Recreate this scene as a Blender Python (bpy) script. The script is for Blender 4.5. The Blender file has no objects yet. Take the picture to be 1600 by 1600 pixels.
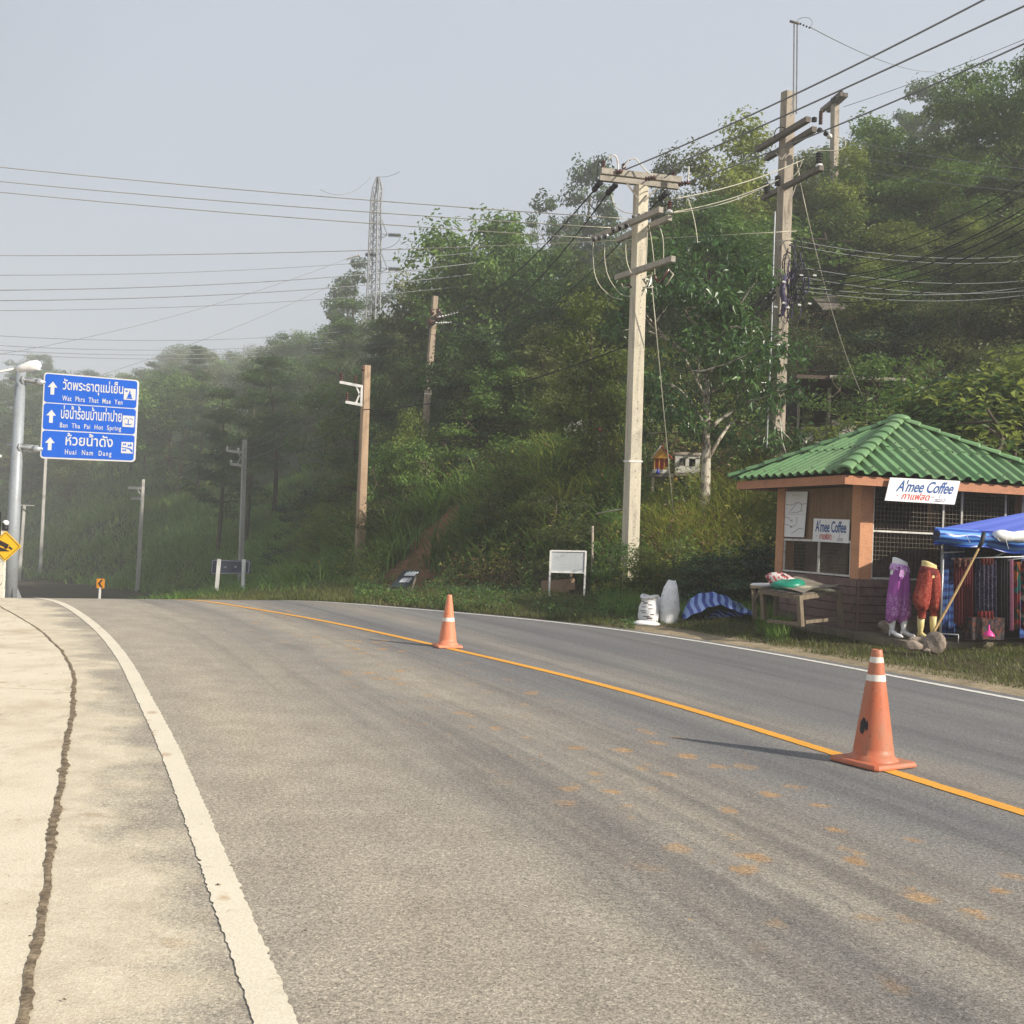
import bpy, bmesh, math, random
import numpy as np
from mathutils import Vector, Matrix

# ------------------------------------------------------------------ camera
SC = bpy.context.scene
COL = SC.collection
F = 1715.0; RHO = math.radians(2.4); PIT = math.radians(1.0); EYE = 1.6
FW = Vector((0, math.cos(PIT), math.sin(PIT)))
U0 = Vector((0, -math.sin(PIT), math.cos(PIT))); R0 = Vector((1, 0, 0))
RR = R0 * math.cos(RHO) + U0 * math.sin(RHO)
UU = U0 * math.cos(RHO) - R0 * math.sin(RHO)
cam = bpy.data.cameras.new('camera'); camo = bpy.data.objects.new('camera', cam); COL.objects.link(camo)
cam.sensor_width = 36; cam.lens = 36 * F / 1600; cam.clip_end = 3000; cam.clip_start = .05
M = Matrix.Identity(4)
for i, v in enumerate((RR, UU, -FW)):
    for j in range(3): M[j][i] = v[j]
M.translation = Vector((0, 0, EYE)); camo.matrix_world = M
SC.camera = camo

# ------------------------------------------------------------------ light
SUN_EL = math.radians(29); SUN_AZ = math.radians(118)      # azimuth clockwise from +Y
SUN_DIR = Vector((math.sin(SUN_AZ) * math.cos(SUN_EL), math.cos(SUN_AZ) * math.cos(SUN_EL), math.sin(SUN_EL)))
W = bpy.data.worlds.new('World'); SC.world = W; W.use_nodes = True
nt = W.node_tree; nt.nodes.clear()
o_ = nt.nodes.new('ShaderNodeOutputWorld'); bg = nt.nodes.new('ShaderNodeBackground'); bg2 = nt.nodes.new('ShaderNodeBackground')
sky = nt.nodes.new('ShaderNodeTexSky'); sky.sky_type = 'NISHITA'; sky.sun_disc = False
sky.sun_elevation = SUN_EL; sky.sun_rotation = SUN_AZ
bg.inputs[1].default_value = .1
nt.links.new(sky.outputs[0], bg.inputs[0])
tc = nt.nodes.new('ShaderNodeTexCoord'); sx = nt.nodes.new('ShaderNodeSeparateXYZ'); rp = nt.nodes.new('ShaderNodeValToRGB')
nt.links.new(tc.outputs['Generated'], sx.inputs[0]); nt.links.new(sx.outputs[2], rp.inputs[0])
rp.color_ramp.elements[0].position = 0.0; rp.color_ramp.elements[0].color = (.60, .63, .67, 1)
rp.color_ramp.elements[1].position = .6; rp.color_ramp.elements[1].color = (.56, .61, .70, 1)
nz = nt.nodes.new('ShaderNodeTexNoise'); nz.inputs['Scale'].default_value = 1.2; nz.inputs['Detail'].default_value = 4; nz.inputs['Roughness'].default_value = .45
nt.links.new(tc.outputs['Generated'], nz.inputs['Vector'])
mn_ = nt.nodes.new('ShaderNodeMapRange'); mn_.inputs[1].default_value = .35; mn_.inputs[2].default_value = .65; mn_.inputs[3].default_value = .84; mn_.inputs[4].default_value = 1.08
nt.links.new(nz.outputs[0], mn_.inputs[0]); sc_ = nt.nodes.new('ShaderNodeVectorMath'); sc_.operation = 'SCALE'; nt.links.new(rp.outputs[0], sc_.inputs[0]); nt.links.new(mn_.outputs[0], sc_.inputs['Scale'])
nt.links.new(sc_.outputs[0], bg2.inputs[0]); bg2.inputs[1].default_value = .67
mx = nt.nodes.new('ShaderNodeMixShader'); mx.inputs[0].default_value = .88
nt.links.new(bg.outputs[0], mx.inputs[1]); nt.links.new(bg2.outputs[0], mx.inputs[2]); nt.links.new(mx.outputs[0], o_.inputs[0])
sl = bpy.data.lights.new('sun', 'SUN'); sl.energy = 5.0; sl.angle = math.radians(1.2); sl.color = (1, .915, .79)
so = bpy.data.objects.new('sun', sl); COL.objects.link(so); so.rotation_euler = SUN_DIR.to_track_quat('Z', 'Y').to_euler()
so.location = (30, -20, 60)
SC.view_settings.view_transform = 'Standard'; SC.view_settings.look = 'None'
SC.view_settings.exposure = .53; SC.view_settings.gamma = 1; SC.view_settings.use_curve_mapping = False
SC.render.engine = 'CYCLES'
SC.cycles.use_denoising = True; SC.cycles.denoising_prefilter = 'ACCURATE'; SC.cycles.use_adaptive_sampling = False
SC.cycles.max_bounces = 5; SC.cycles.diffuse_bounces = 2; SC.cycles.transmission_bounces = 3
SC.cycles.volume_bounces = 2; SC.cycles.transparent_max_bounces = 6
SC.cycles.sample_clamp_indirect = 4

# ------------------------------------------------------------------ geometry of the view
def ray(px, py):
    return FW + RR * ((px - 800) / F) - UU * ((py - 800) / F)
def at(px, py, Y):
    d = ray(px, py); k = Y / d.y
    return Vector((d.x * k, Y, EYE + d.z * k))
def on_plane(px, py, P, N):
    d = ray(px, py); o = Vector((0, 0, EYE)); k = (Vector(P) - o).dot(N) / d.dot(N)
    return o + d * k
def proj(p):
    d = Vector(p) - Vector((0, 0, EYE)); z = d.dot(FW)
    return 800 + F * d.dot(RR) / z, 800 - F * d.dot(UU) / z
def proj_np(x, y, z):
    z = z - EYE; k = y * FW.y + z * FW.z
    return 800 + F * (x * RR.x + y * RR.y + z * RR.z) / k, 800 - F * (x * UU.x + y * UU.y + z * UU.z) / k

# ------------------------------------------------------------------ terrain functions (numpy)
LEFT = [(4.6, -9), (2.2, -3.5), (.55, .5), (-.67, 3.53), (-1.41, 5.42), (-2.28, 7.62), (-3.16, 9.71), (-4.22, 12.23), (-5.57, 15.14), (-7.02, 17.93), (-8.1, 19.8), (-11, 23.5), (-18, 31), (-30, 42), (-52, 60)]
CENT = [(9.6, -7.2), (7, -1.2), (5.1, 2.6), (3.9, 5.2), (3.21, 6.74), (2.37, 8.9), (1.5, 10.95), (.6, 12.55), (-.59, 14.39), (-2.32, 17.1), (-3.9, 19.2), (-5.6, 20.9), (-8.3, 23.9), (-14.8, 31.5), (-27, 44.5), (-48, 63)]
RIGHT = [(14.5, -5.5), (11.4, .6), (9.1, 4.6), (7.3, 8.2), (5.59, 11.85), (4.75, 13.8), (3.75, 16.0), (2.25, 18.4), (.85, 19.85), (-.9, 21.05), (-2.45, 21.8), (-4.4, 22.6), (-7.5, 25.2), (-12.6, 32.5), (-24.5, 46.5), (-45, 66)]
JOINT = [(2.9, -8), (.6, -2.5), (-.5, 1.0), (-1.45, 3.46), (-1.74, 4.26), (-2.26, 5.64), (-2.87, 7.28), (-3.91, 10.08), (-4.76, 12.03), (-6.3, 14.88), (-7.7, 17.09), (-9.0, 19.15), (-12.2, 23), (-19, 31)]
FOOT = [(60, -40), (38, -14), (26, 4), (17, 14.5), (11.5, 20.5), (9.0, 24.2), (5.4, 23.9), (4.0, 23.2), (2.4, 24.0), (.9, 26.0), (-1.4, 27.3), (-3.2, 29.6), (-5.2, 34.5), (-8.4, 43), (-15, 60), (-30, 92), (-54, 124), (-95, 165), (-160, 215)]

def smooth_line(pts, n=4, step=.4):
    P = np.array(pts, float)
    for _ in range(n):
        Q = np.empty((2 * len(P) - 2, 2)); Q[0::2] = P[:-1] * .75 + P[1:] * .25; Q[1::2] = P[:-1] * .25 + P[1:] * .75
        P = np.vstack([P[:1], Q, P[-1:]])
    return P
def resample(P, n):
    s = np.concatenate([[0], np.cumsum(np.hypot(*(np.diff(P, axis=0).T)))])
    t = np.linspace(0, s[-1], n)
    return np.stack([np.interp(t, s, P[:, 0]), np.interp(t, s, P[:, 1])], 1)
def signed_dist(x, y, P):
    """distance to polyline, positive on the right-hand side of its direction"""
    x = np.asarray(x, float); y = np.asarray(y, float)
    best = np.full(x.shape, 1e18); sg = np.ones(x.shape)
    for a, b in zip(P[:-1], P[1:]):
        d = b - a; L2 = d @ d
        t = np.clip(((x - a[0]) * d[0] + (y - a[1]) * d[1]) / L2, 0, 1)
        ex = x - a[0] - t * d[0]; ey = y - a[1] - t * d[1]; q = ex * ex + ey * ey
        m = q < best - 1e-9
        cr = d[0] * (y - a[1]) - d[1] * (x - a[0])
        best = np.where(m, q, best); sg = np.where(m, np.where(cr < 0, 1, -1), sg)
    return np.sqrt(best) * sg
FOOTS = smooth_line(FOOT, 2); RIGHTS = smooth_line(RIGHT, 2); LEFTS = smooth_line(LEFT, 2)
def zr(x, y):
    x = np.asarray(x, float); y = np.asarray(y, float)
    s = y - (18.9 + .5 * (np.clip(x, -16, 6) + 9.4))
    z = np.where(s <= 0, 0, np.where(s < 2.7, -.0157 * s * s, -.1145 - .085 * np.minimum(s - 2.7, 50) - .04 * np.clip(s - 52.7, 0, 150)))
    return z
def sst(a, b, v):
    t = np.clip((v - a) / (b - a), 0, 1); return t * t * (3 - 2 * t)
_rs = np.random.RandomState(5)
_w = [(_rs.uniform(.02, .16) * (1.0 + i * .35), _rs.uniform(0, 6.28), _rs.uniform(0, 6.28)) for i in range(14)]
def wob(x, y):
    s = 0
    for i, (f, a, p) in enumerate(_w):
        s = s + np.sin(f * (x * math.cos(a) + y * math.sin(a)) * 3 + p) / (1 + i * .5)
    return s * .32
def terrain(x, y):
    x = np.asarray(x, float); y = np.asarray(y, float)
    D = signed_dist(x, y, FOOTS); dr = signed_dist(x, y, RIGHTS); dl = -signed_dist(x, y, LEFTS)
    b = zr(x, y)
    t = np.clip(dr / np.maximum(dr - D, .05), 0, 1) * (dr > 0)
    t = np.where(D > 0, 1, t)
    raise_ = (.16 + .5 * sst(24, 34, y)) * sst(0, 1, t)
    bank_h = 3.0 + 2.6 * sst(26, 46, y)
    h = bank_h * (1 - np.exp(-(np.maximum(D, 0) / 3.4) ** 1.5)) + (.40 + .10 * sst(0, 14, x)) * np.maximum(D - 5, 0)
    h = h + .07 * np.clip(y - 70, 0, 210) * sst(0, 30, D)
    cp = 14 + .10 * np.clip(y - 120, 0, 150)
    h = np.where(h > 16, 16 + cp * (1 - np.exp(-np.maximum(h - 16, 0) / cp)), h)
    h = h + wob(x, y) * sst(2, 14, D) * 1.1 + .35 * wob(x * 4, y * 4) * sst(.5, 4, D)
    # terrace of the house in the trees
    q = np.exp(-(((x - 9.5) / 4.5) ** 4 + ((y - 31.5) / 4.0) ** 4))
    z = b + raise_ + h
    z = z * (1 - q) + 4.2 * q
    # left side: slightly raised past the lane, then a gentle fall
    lraise = .45 * sst(1.5, 4, dl) * sst(20, 26, y)
    z = np.where(dl > 0, b + lraise - .02 * np.clip(dl - 6, 0, 60), z)
    z = z + .05 * wob(x * 6, y * 6) * sst(.6, 2, dr)
    return z
def gh(px, py, y0=18., y1=60.):
    Y = np.arange(y0, y1, .05); d = ray(px, py); k = Y / d.y; z = EYE + d.z * k
    h = terrain(d.x * k, Y) >= z
    return float(Y[np.argmax(h)]) if h.any() else y1
def T1(x, y): return float(terrain(np.array([x]), np.array([y]))[0])

# ------------------------------------------------------------------ helpers
def tag(o, label=None, cat=None, group=None, kind=None):
    if label: o['label'] = label
    if cat: o['category'] = cat
    if group: o['group'] = group
    if kind: o['kind'] = kind
    return o
def empty(name, loc, label=None, cat=None, group=None):
    o = bpy.data.objects.new(name, None); o.empty_display_size = .2; COL.objects.link(o); o.location = loc
    return tag(o, label, cat, group)
def link_mesh(name, me, mat, parent=None):
    o = bpy.data.objects.new(name, me); COL.objects.link(o)
    if mat and not me.materials: me.materials.append(mat)
    if parent:
        o.parent = parent
        o.location = -Vector(parent.location) if parent.parent is None else -Vector(parent['_w']) if '_w' in parent else (0, 0, 0)
        if parent.parent is not None: o.location = (0, 0, 0)
    return o
class MB:
    """collects primitives in world space and links them as one mesh"""
    def __init__(s): s.v = []; s.f = []; s.sm = []
    def add(s, vs, fs, sm=False):
        n = len(s.v); s.v += [tuple(v) for v in vs]; s.f += [tuple(i + n for i in f) for f in fs]; s.sm += [sm] * len(fs); return s
    def box(s, c, d, ax=None, bev=0):
        c = Vector(c); ax = ax or (Vector((1, 0, 0)), Vector((0, 1, 0)), Vector((0, 0, 1)))
        h = [a * (k / 2) for a, k in zip(ax, d)]
        vs = [c + h[0] * i + h[1] * j + h[2] * k for i in (-1, 1) for j in (-1, 1) for k in (-1, 1)]
        return s.add(vs, [(0, 1, 3, 2), (4, 6, 7, 5), (0, 4, 5, 1), (2, 3, 7, 6), (0, 2, 6, 4), (1, 5, 7, 3)])
    def beam(s, a, b, w, h, up=(0, 0, 1), w1=None, h1=None):
        a = Vector(a); b = Vector(b); d = (b - a).normalized(); up = Vector(up)
        x = d.cross(up)
        if x.length < 1e-4: x = d.cross(Vector((1, 0, 0)))
        x.normalize(); y = x.cross(d); w1 = w if w1 is None else w1; h1 = h if h1 is None else h1
        vs = [a - x * w / 2 - y * h / 2, a + x * w / 2 - y * h / 2, a + x * w / 2 + y * h / 2, a - x * w / 2 + y * h / 2,
              b - x * w1 / 2 - y * h1 / 2, b + x * w1 / 2 - y * h1 / 2, b + x * w1 / 2 + y * h1 / 2, b - x * w1 / 2 + y * h1 / 2]
        return s.add(vs, [(0, 3, 2, 1), (4, 5, 6, 7), (0, 1, 5, 4), (1, 2, 6, 5), (2, 3, 7, 6), (3, 0, 4, 7)])
    def tube(s, pts, r, n=8, cap=True, ph=0):
        pts = [Vector(p) for p in pts]; rs = r if isinstance(r, (list, tuple)) else [r] * len(pts)
        rings = []; prev = None
        for i, p in enumerate(pts):
            d = (pts[min(i + 1, len(pts) - 1)] - pts[max(i - 1, 0)]).normalized()
            if prev is None:
                x = d.cross(Vector((0, 0, 1)))
                if x.length < .05: x = d.cross(Vector((1, 0, 0)))
            else: x = prev - d * prev.dot(d)
            x.normalize(); prev = x; y = d.cross(x)
            rings.append([p + (x * math.cos(2 * math.pi * k / n + ph) + y * math.sin(2 * math.pi * k / n + ph)) * rs[i] for k in range(n)])
        vs = [v for q in rings for v in q]; fs = []
        for i in range(len(pts) - 1):
            for k in range(n):
                k2 = (k + 1) % n; fs.append((i * n + k, i * n + k2, (i + 1) * n + k2, (i + 1) * n + k))
        s.add(vs, fs, True)
        if cap:
            m = len(s.v) - len(vs)
            s.f.append(tuple(m + k for k in range(n))[::-1]); s.f.append(tuple(m + (len(pts) - 1) * n + k for k in range(n))); s.sm += [False, False]
        return s
    def lathe(s, a, b, prof, n=10):
        a = Vector(a); b = Vector(b)
        return s.tube([a.lerp(b, t) for t, _ in prof], [max(r, 1e-4) for _, r in prof], n)
    def build(s, name, mat, parent=None, label=None, cat=None, group=None, kind=None, origin=None):
        me = bpy.data.meshes.new(name)
        if parent is not None: off = world_loc(parent)
        elif origin is not None: off = Vector(origin)
        else:
            xs = [v[0] for v in s.v]; ys = [v[1] for v in s.v]; zs = [v[2] for v in s.v]
            off = Vector(((min(xs) + max(xs)) / 2, (min(ys) + max(ys)) / 2, min(zs)))
        me.from_pydata([(v[0] - off.x, v[1] - off.y, v[2] - off.z) for v in s.v], [], s.f)
        me.polygons.foreach_set('use_smooth', s.sm); me.update(); me.validate()
        if mat: me.materials.append(mat)
        o = bpy.data.objects.new(name, me); COL.objects.link(o)
        if parent is not None: o.parent = parent
        else: o.location = off
        return tag(o, label, cat, group, kind)
def world_loc(o):
    v = Vector(o.location)
    while o.parent is not None:
        o = o.parent; v += Vector(o.location)
    return v
def copy_tree(o, parent=None):
    c = o.copy(); COL.objects.link(c); c.parent = parent
    for ch in list(o.children): copy_tree(ch, c)
    return c
def blob(c, r, seed=0, rough=.15, sub=2, squash=(1, 1, 1), flat=None):
    bm = bmesh.new(); bmesh.ops.create_icosphere(bm, subdivisions=sub, radius=1)
    rs = random.Random(seed); ks = [(Vector((rs.gauss(0, 1), rs.gauss(0, 1), rs.gauss(0, 1))).normalized() * rs.uniform(1.5, 4), rs.uniform(0, 6)) for _ in range(6)]
    vs = []
    for v in bm.verts:
        q = v.co.copy(); k = 1 + rough * sum(math.sin(q.dot(a) + p) for a, p in ks) / 2
        q = Vector((q.x * squash[0], q.y * squash[1], q.z * squash[2])) * (k * r)
        if flat is not None: q.z = max(q.z, -flat * r)
        vs.append(Vector(c) + q)
    fs = [tuple(v.index for v in f.verts) for f in bm.faces]; bm.free(); return vs, fs
def np_mesh(name, V, Fq, mat, attrs=None, smooth=False, uv=None, off=(0, 0, 0)):
    """V (n,3), Fq (m,k) all faces same size"""
    me = bpy.data.meshes.new(name); V = np.asarray(V, np.float32) - np.array(off, np.float32); Fq = np.asarray(Fq, np.int32); k = Fq.shape[1]
    me.vertices.add(len(V)); me.vertices.foreach_set('co', V.ravel())
    me.loops.add(Fq.size); me.loops.foreach_set('vertex_index', Fq.ravel())
    me.polygons.add(len(Fq)); me.polygons.foreach_set('loop_start', np.arange(0, Fq.size, k, dtype=np.int32))
    try: me.polygons.foreach_set('loop_total', np.full(len(Fq), k, np.int32))
    except Exception: pass
    me.polygons.foreach_set('use_smooth', np.full(len(Fq), smooth, bool))
    for n, a in (attrs or {}).items():
        at_ = me.attributes.new(n, 'FLOAT', 'POINT'); at_.data.foreach_set('value', np.asarray(a, np.float32))
    if uv is not None:
        l = me.uv_layers.new(name='UVMap'); l.data.foreach_set('uv', np.asarray(uv, np.float32)[Fq.ravel()].ravel())
    me.update(calc_edges=True)
    if mat: me.materials.append(mat)
    return me
def link(name, me, loc=(0, 0, 0), parent=None, **k):
    o = bpy.data.objects.new(name, me); COL.objects.link(o); o.location = loc
    if parent is not None: o.parent = parent
    return tag(o, k.get('label'), k.get('cat'), k.get('group'), k.get('kind'))

# ------------------------------------------------------------------ materials
class N:
    def __init__(s, name, rough=.8, spec=.3):
        s.m = bpy.data.materials.new(name); s.m.use_nodes = True; s.t = s.m.node_tree
        s.b = s.t.nodes['Principled BSDF']; s.b.inputs['Roughness'].default_value = rough
        s.b.inputs['Specular IOR Level'].default_value = spec; s._c = {}
    def n(s, typ, **k):
        q = s.t.nodes.new(typ)
        for a, b in k.items(): setattr(q, a, b)
        return q
    def l(s, a, b): s.t.links.new(a, b)
    def coord(s, kind='Object'):
        if 'tc' not in s._c: s._c['tc'] = s.n('ShaderNodeTexCoord')
        return s._c['tc'].outputs[kind]
    def mapv(s, vec, sc=(1, 1, 1), loc=(0, 0, 0)):
        q = s.n('ShaderNodeMapping'); q.inputs['Scale'].default_value = sc; q.inputs['Location'].default_value = loc; s.l(vec, q.inputs[0]); return q.outputs[0]
    def noise(s, scale, detail=3, vec=None, rough=.5, col=False, dist=0):
        q = s.n('ShaderNodeTexNoise'); q.inputs['Scale'].default_value = scale; q.inputs['Detail'].default_value = detail
        q.inputs['Roughness'].default_value = rough; q.inputs['Distortion'].default_value = dist
        s.l(vec if vec is not None else s.coord(), q.inputs['Vector']); return q.outputs[1 if col else 0]
    def ramp(s, v, pts, interp='LINEAR'):
        q = s.n('ShaderNodeValToRGB'); e = q.color_ramp.elements; q.color_ramp.interpolation = interp
        while len(e) < len(pts): e.new(.5)
        for i, (p, c) in enumerate(pts):
            e[i].position = p; e[i].color = (c, c, c, 1) if isinstance(c, (int, float)) else (*c, 1)
        s.l(v, q.inputs[0]); return q.outputs[0]
    def mix(s, f, a, b, mode='MIX'):
        q = s.n('ShaderNodeMix', data_type='RGBA', blend_type=mode)
        for i, v in ((0, f), (6, a), (7, b)):
            if isinstance(v, (int, float)): q.inputs[i].default_value = v
            elif isinstance(v, tuple): q.inputs[i].default_value = (*v, 1)
            else: s.l(v, q.inputs[i])
        return q.outputs[2]
    def math(s, op, a, b=None, c=None):
        q = s.n('ShaderNodeMath', operation=op)
        for i, v in enumerate((a, b, c)):
            if v is None: continue
            if isinstance(v, (int, float)): q.inputs[i].default_value = v
            else: s.l(v, q.inputs[i])
        return q.outputs[0]
    def mr(s, v, a, b, c=0, d=1):
        q = s.n('ShaderNodeMapRange'); q.inputs[1].default_value = a; q.inputs[2].default_value = b; q.inputs[3].default_value = c; q.inputs[4].default_value = d
        s.l(v, q.inputs[0]); return q.outputs[0]
    def attr(s, name):
        q = s.n('ShaderNodeAttribute', attribute_name=name); return q.outputs['Fac']
    def col(s, c):
        if isinstance(c, tuple): s.b.inputs['Base Color'].default_value = (*c, 1)
        else: s.l(c, s.b.inputs['Base Color'])
        return s
    def bump(s, h, st=.3, dist=.02):
        q = s.n('ShaderNodeBump'); q.inputs['Strength'].default_value = st; q.inputs['Distance'].default_value = dist
        s.l(h, q.inputs['Height']); s.l(q.outputs[0], s.b.inputs['Normal']); return s
def grimy(name, c, rough=.7, var=.25, scale=3, dark=None, bump=.15, streak=False, metal=0, spec=.3, amt=.6, fine=40):
    m = N(name, rough, spec); v = m.coord()
    vv = m.mapv(v, (3, 3, .35)) if streak else v
    a = m.noise(scale, 5, vv, .6); f = m.noise(fine, 3)
    c2 = tuple(min(1, x * (1 + var)) for x in c); c1 = tuple(x * (1 - var) for x in c)
    base = m.ramp(a, [(.3, c1), (.7, c2)])
    d = dark or tuple(x * .45 for x in c)
    mk = m.ramp(m.noise(scale * 1.7, 6, vv, .7), [(.52, 0.), (.68, amt)])
    base = m.mix(mk, base, d)
    base = m.mix(.12, base, m.ramp(f, [(.35, 0.), (.65, 1.)]), 'OVERLAY')
    m.col(base); m.b.inputs['Metallic'].default_value = metal
    if bump: m.bump(f, bump, .006)
    return m.m
def leafmat(name, dark, mid, lite, trans=.35, rough=.5, spec=.35):
    m = N(name, rough, spec)
    oi = m.n('ShaderNodeObjectInfo')
    a = m.attr('v')
    t = m.math('ADD', m.math('MULTIPLY', a, .65), m.math('MULTIPLY', oi.outputs['Random'], .5))
    big = m.noise(.55, 2, m.coord('Object'))
    t = m.math('ADD', t, m.math('MULTIPLY', m.math('SUBTRACT', big, .5), .9))
    c = m.ramp(t, [(.1, dark), (.5, mid), (.95, lite)])
    m.col(c)
    tr = m.n('ShaderNodeBsdfTranslucent'); m.l(m.mix(.5, c, lite), tr.inputs[0])
    ms = m.n('ShaderNodeMixShader'); ms.inputs[0].default_value = trans
    m.l(m.b.outputs[0], ms.inputs[1]); m.l(tr.outputs[0], ms.inputs[2])
    m.l(ms.outputs[0], m.t.nodes['Material Output'].inputs[0])
    return m.m
def stripes(name, c1, c2, scale, axis=0, rough=.45, dirt=.3, c3=None):
    m = N(name, rough, .4); x = m.n('ShaderNodeSeparateXYZ'); m.l(m.coord('UV'), x.inputs[0])
    w = m.math('FRACT', m.math('MULTIPLY', x.outputs[axis], scale))
    s = m.ramp(w, [(0, c1), (.47, c1), (.5, c2), (.97, c2)] if c3 is None else [(0, c1), (.45, c2), (.62, c3), (.8, c2)], 'CONSTANT' if c3 else 'LINEAR')
    s = m.mix(m.ramp(m.noise(9, 5), [(.5, 0.), (.75, dirt)]), s, (.1, .11, .14))
    m.col(s); m.bump(m.noise(14, 4), .3, .01); return m.m
MT = {}
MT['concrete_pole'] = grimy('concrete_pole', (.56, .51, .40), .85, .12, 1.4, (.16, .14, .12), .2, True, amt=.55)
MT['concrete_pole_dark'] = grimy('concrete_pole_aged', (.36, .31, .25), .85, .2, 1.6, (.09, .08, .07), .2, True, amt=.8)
MT['concrete_far'] = grimy('concrete_pole_grey', (.42, .41, .38), .85, .15, 1.2, (.13, .12, .11), .1, True)
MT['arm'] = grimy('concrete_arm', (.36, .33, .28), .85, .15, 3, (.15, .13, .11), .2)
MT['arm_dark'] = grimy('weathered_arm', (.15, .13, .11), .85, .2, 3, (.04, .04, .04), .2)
MT['galv'] = grimy('galvanised_steel', (.42, .44, .46), .45, .12, 4, (.25, .25, .25), .05, metal=.5)
MT['tower'] = grimy('tower_steel', (.24, .25, .26), .5, .1, 1, (.35, .35, .35), 0, metal=.2)
MT['brown_ceramic'] = grimy('brown_ceramic', (.075, .025, .018), .25, .2, 6, spec=.6, bump=0)
MT['black_rubber'] = grimy('black_cable', (.018, .018, .022), .6, .2, 5, bump=0)
MT['violet_cable'] = grimy('violet_cable', (.05, .04, .10), .5, .2, 5, bump=0)
MT['white_ceramic'] = grimy('white_ceramic', (.72, .72, .70), .3, .06, 6, (.4, .38, .35), 0, spec=.6)
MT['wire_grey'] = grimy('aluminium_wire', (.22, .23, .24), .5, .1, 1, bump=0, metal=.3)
MT['wire_bright'] = grimy('sun_tinted_wire', (.45, .43, .34), .45, .1, 1, bump=0, metal=.3)  # paler, warmer copy of the wire grey with sunlight put into the colour
MT['white_paint'] = grimy('white_paint', (.78, .77, .74), .5, .05, 3, (.45, .40, .32), .05, amt=.3)
MT['sign_white'] = grimy('sign_white', (.80, .80, .80), .4, .03, 3, (.62, .6, .56), 0, amt=.2)
MT['sign_blue'] = grimy('sign_blue', (.010, .14, .74), .35, .06, 1, (.01, .11, .6), 0, amt=.3)
MT['sign_yellow'] = grimy('sign_yellow', (.80, .47, .015), .4, .05, 3, (.6, .35, .02), 0, amt=.3)
MT['sign_black'] = grimy('sign_black', (.035, .02, .018), .5, .1, 3, bump=0)
MT['lane_orange'] = None
MT['wood'] = grimy('weathered_wood', (.17, .135, .095), .85, .25, 5, (.07, .055, .045), .3, True)
MT['wood_grey'] = grimy('grey_wood', (.14, .12, .10), .85, .25, 5, (.06, .055, .05), .3, True)
MT['bamboo'] = grimy('bamboo_pole', (.42, .28, .12), .6, .15, 5, (.2, .12, .05), .1)
MT['orange_paint'] = grimy('orange_paint', (.52, .255, .135), .7, .08, 2, (.28, .14, .08), .1, amt=.35)
MT['fascia'] = grimy('fascia_paint', (.44, .20, .11), .7, .1, 2, (.25, .12, .07), .1, amt=.4)
MT['soffit'] = grimy('soffit_board', (.10, .07, .055), .85, .2, 2)
MT['plank'] = grimy('brown_plank', (.165, .105, .092), .75, .22, 3, (.04, .025, .022), .35, amt=.6)
MT['plywood'] = grimy('plywood', (.20, .12, .065), .75, .18, 4, (.10, .06, .035), .1, True)
MT['dark_in'] = grimy('interior_shade', (.012, .009, .008), .9, .3, 2)  # near-black: the shade inside the buildings is put into the wall colour
MT['mesh_wire'] = grimy('mesh_wire', (.13, .11, .085), .6, .2, 8, bump=0, metal=.3)
MT['frame_white'] = grimy('frame_white', (.62, .60, .56), .5, .1, 6, (.25, .2, .16), .05)
MT['stone'] = grimy('stone', (.26, .21, .17), .9, .25, 5, (.10, .08, .07), .5)
MT['pad'] = grimy('concrete_pad', (.20, .165, .12), .9, .25, 2, (.09, .075, .055), .4)
MT['sack'] = grimy('white_sack', (.80, .80, .80), .6, .1, 7, (.35, .34, .32), .4, amt=.5)
MT['cardboard'] = grimy('cardboard', (.36, .24, .16), .85, .12, 3, (.22, .15, .1), .1)
MT['mann_white'] = grimy('white_plastic', (.82, .82, .82), .35, .02, 3, (.7, .7, .7), 0, amt=.1)
MT['mann_yellow'] = grimy('yellow_plastic', (.70, .58, .26), .35, .04, 3, (.55, .45, .2), 0, amt=.2)
MT['roof_green'] = None
def roofmat():
    m = N('green_roof_tile', .45, .4); a = m.noise(1.3, 5, None, .6); oi = m.n('ShaderNodeObjectInfo')
    c = m.ramp(a, [(.3, (.10, .225, .085)), (.7, (.14, .275, .115))])
    c = m.mix(m.math('MULTIPLY', oi.outputs['Random'], .55), c, (.16, .25, .12))
    c = m.mix(m.ramp(m.noise(2.2, 8, m.mapv(m.coord(), (2, 2, 1)), .75), [(.50, 0.), (.70, .6)]), c, (.06, .095, .045))
    m.col(c).bump(m.noise(60, 3), .15, .004); return m.m
MT['roof_green'] = roofmat()
def bark(name, c, d, lich=None):
    m = N(name, .9, .2); v = m.mapv(m.coord(), (5, 5, 1.2)); a = m.noise(2.5, 6, v, .65)
    k = m.ramp(a, [(.35, d), (.65, c)])
    if lich: k = m.mix(m.ramp(m.noise(5, 4), [(.45, 0.), (.55, .85)]), k, lich)
    m.col(k).bump(a, .5, .03); return m.m
MT['bark'] = bark('bark_brown', (.13, .10, .07), (.05, .04, .03))
MT['bark_pale'] = bark('bark_pale', (.20, .17, .13), (.08, .065, .05), (.52, .48, .40))
L_ = leafmat
MT['leaf_dark'] = L_('leaf_dark', (0.014, 0.036, 0.012), (0.043, 0.096, 0.023), (0.113, 0.190, 0.038))
MT['leaf_mid'] = L_('leaf_mid', (0.021, 0.052, 0.013), (0.067, 0.145, 0.028), (0.174, 0.271, 0.049))
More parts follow.
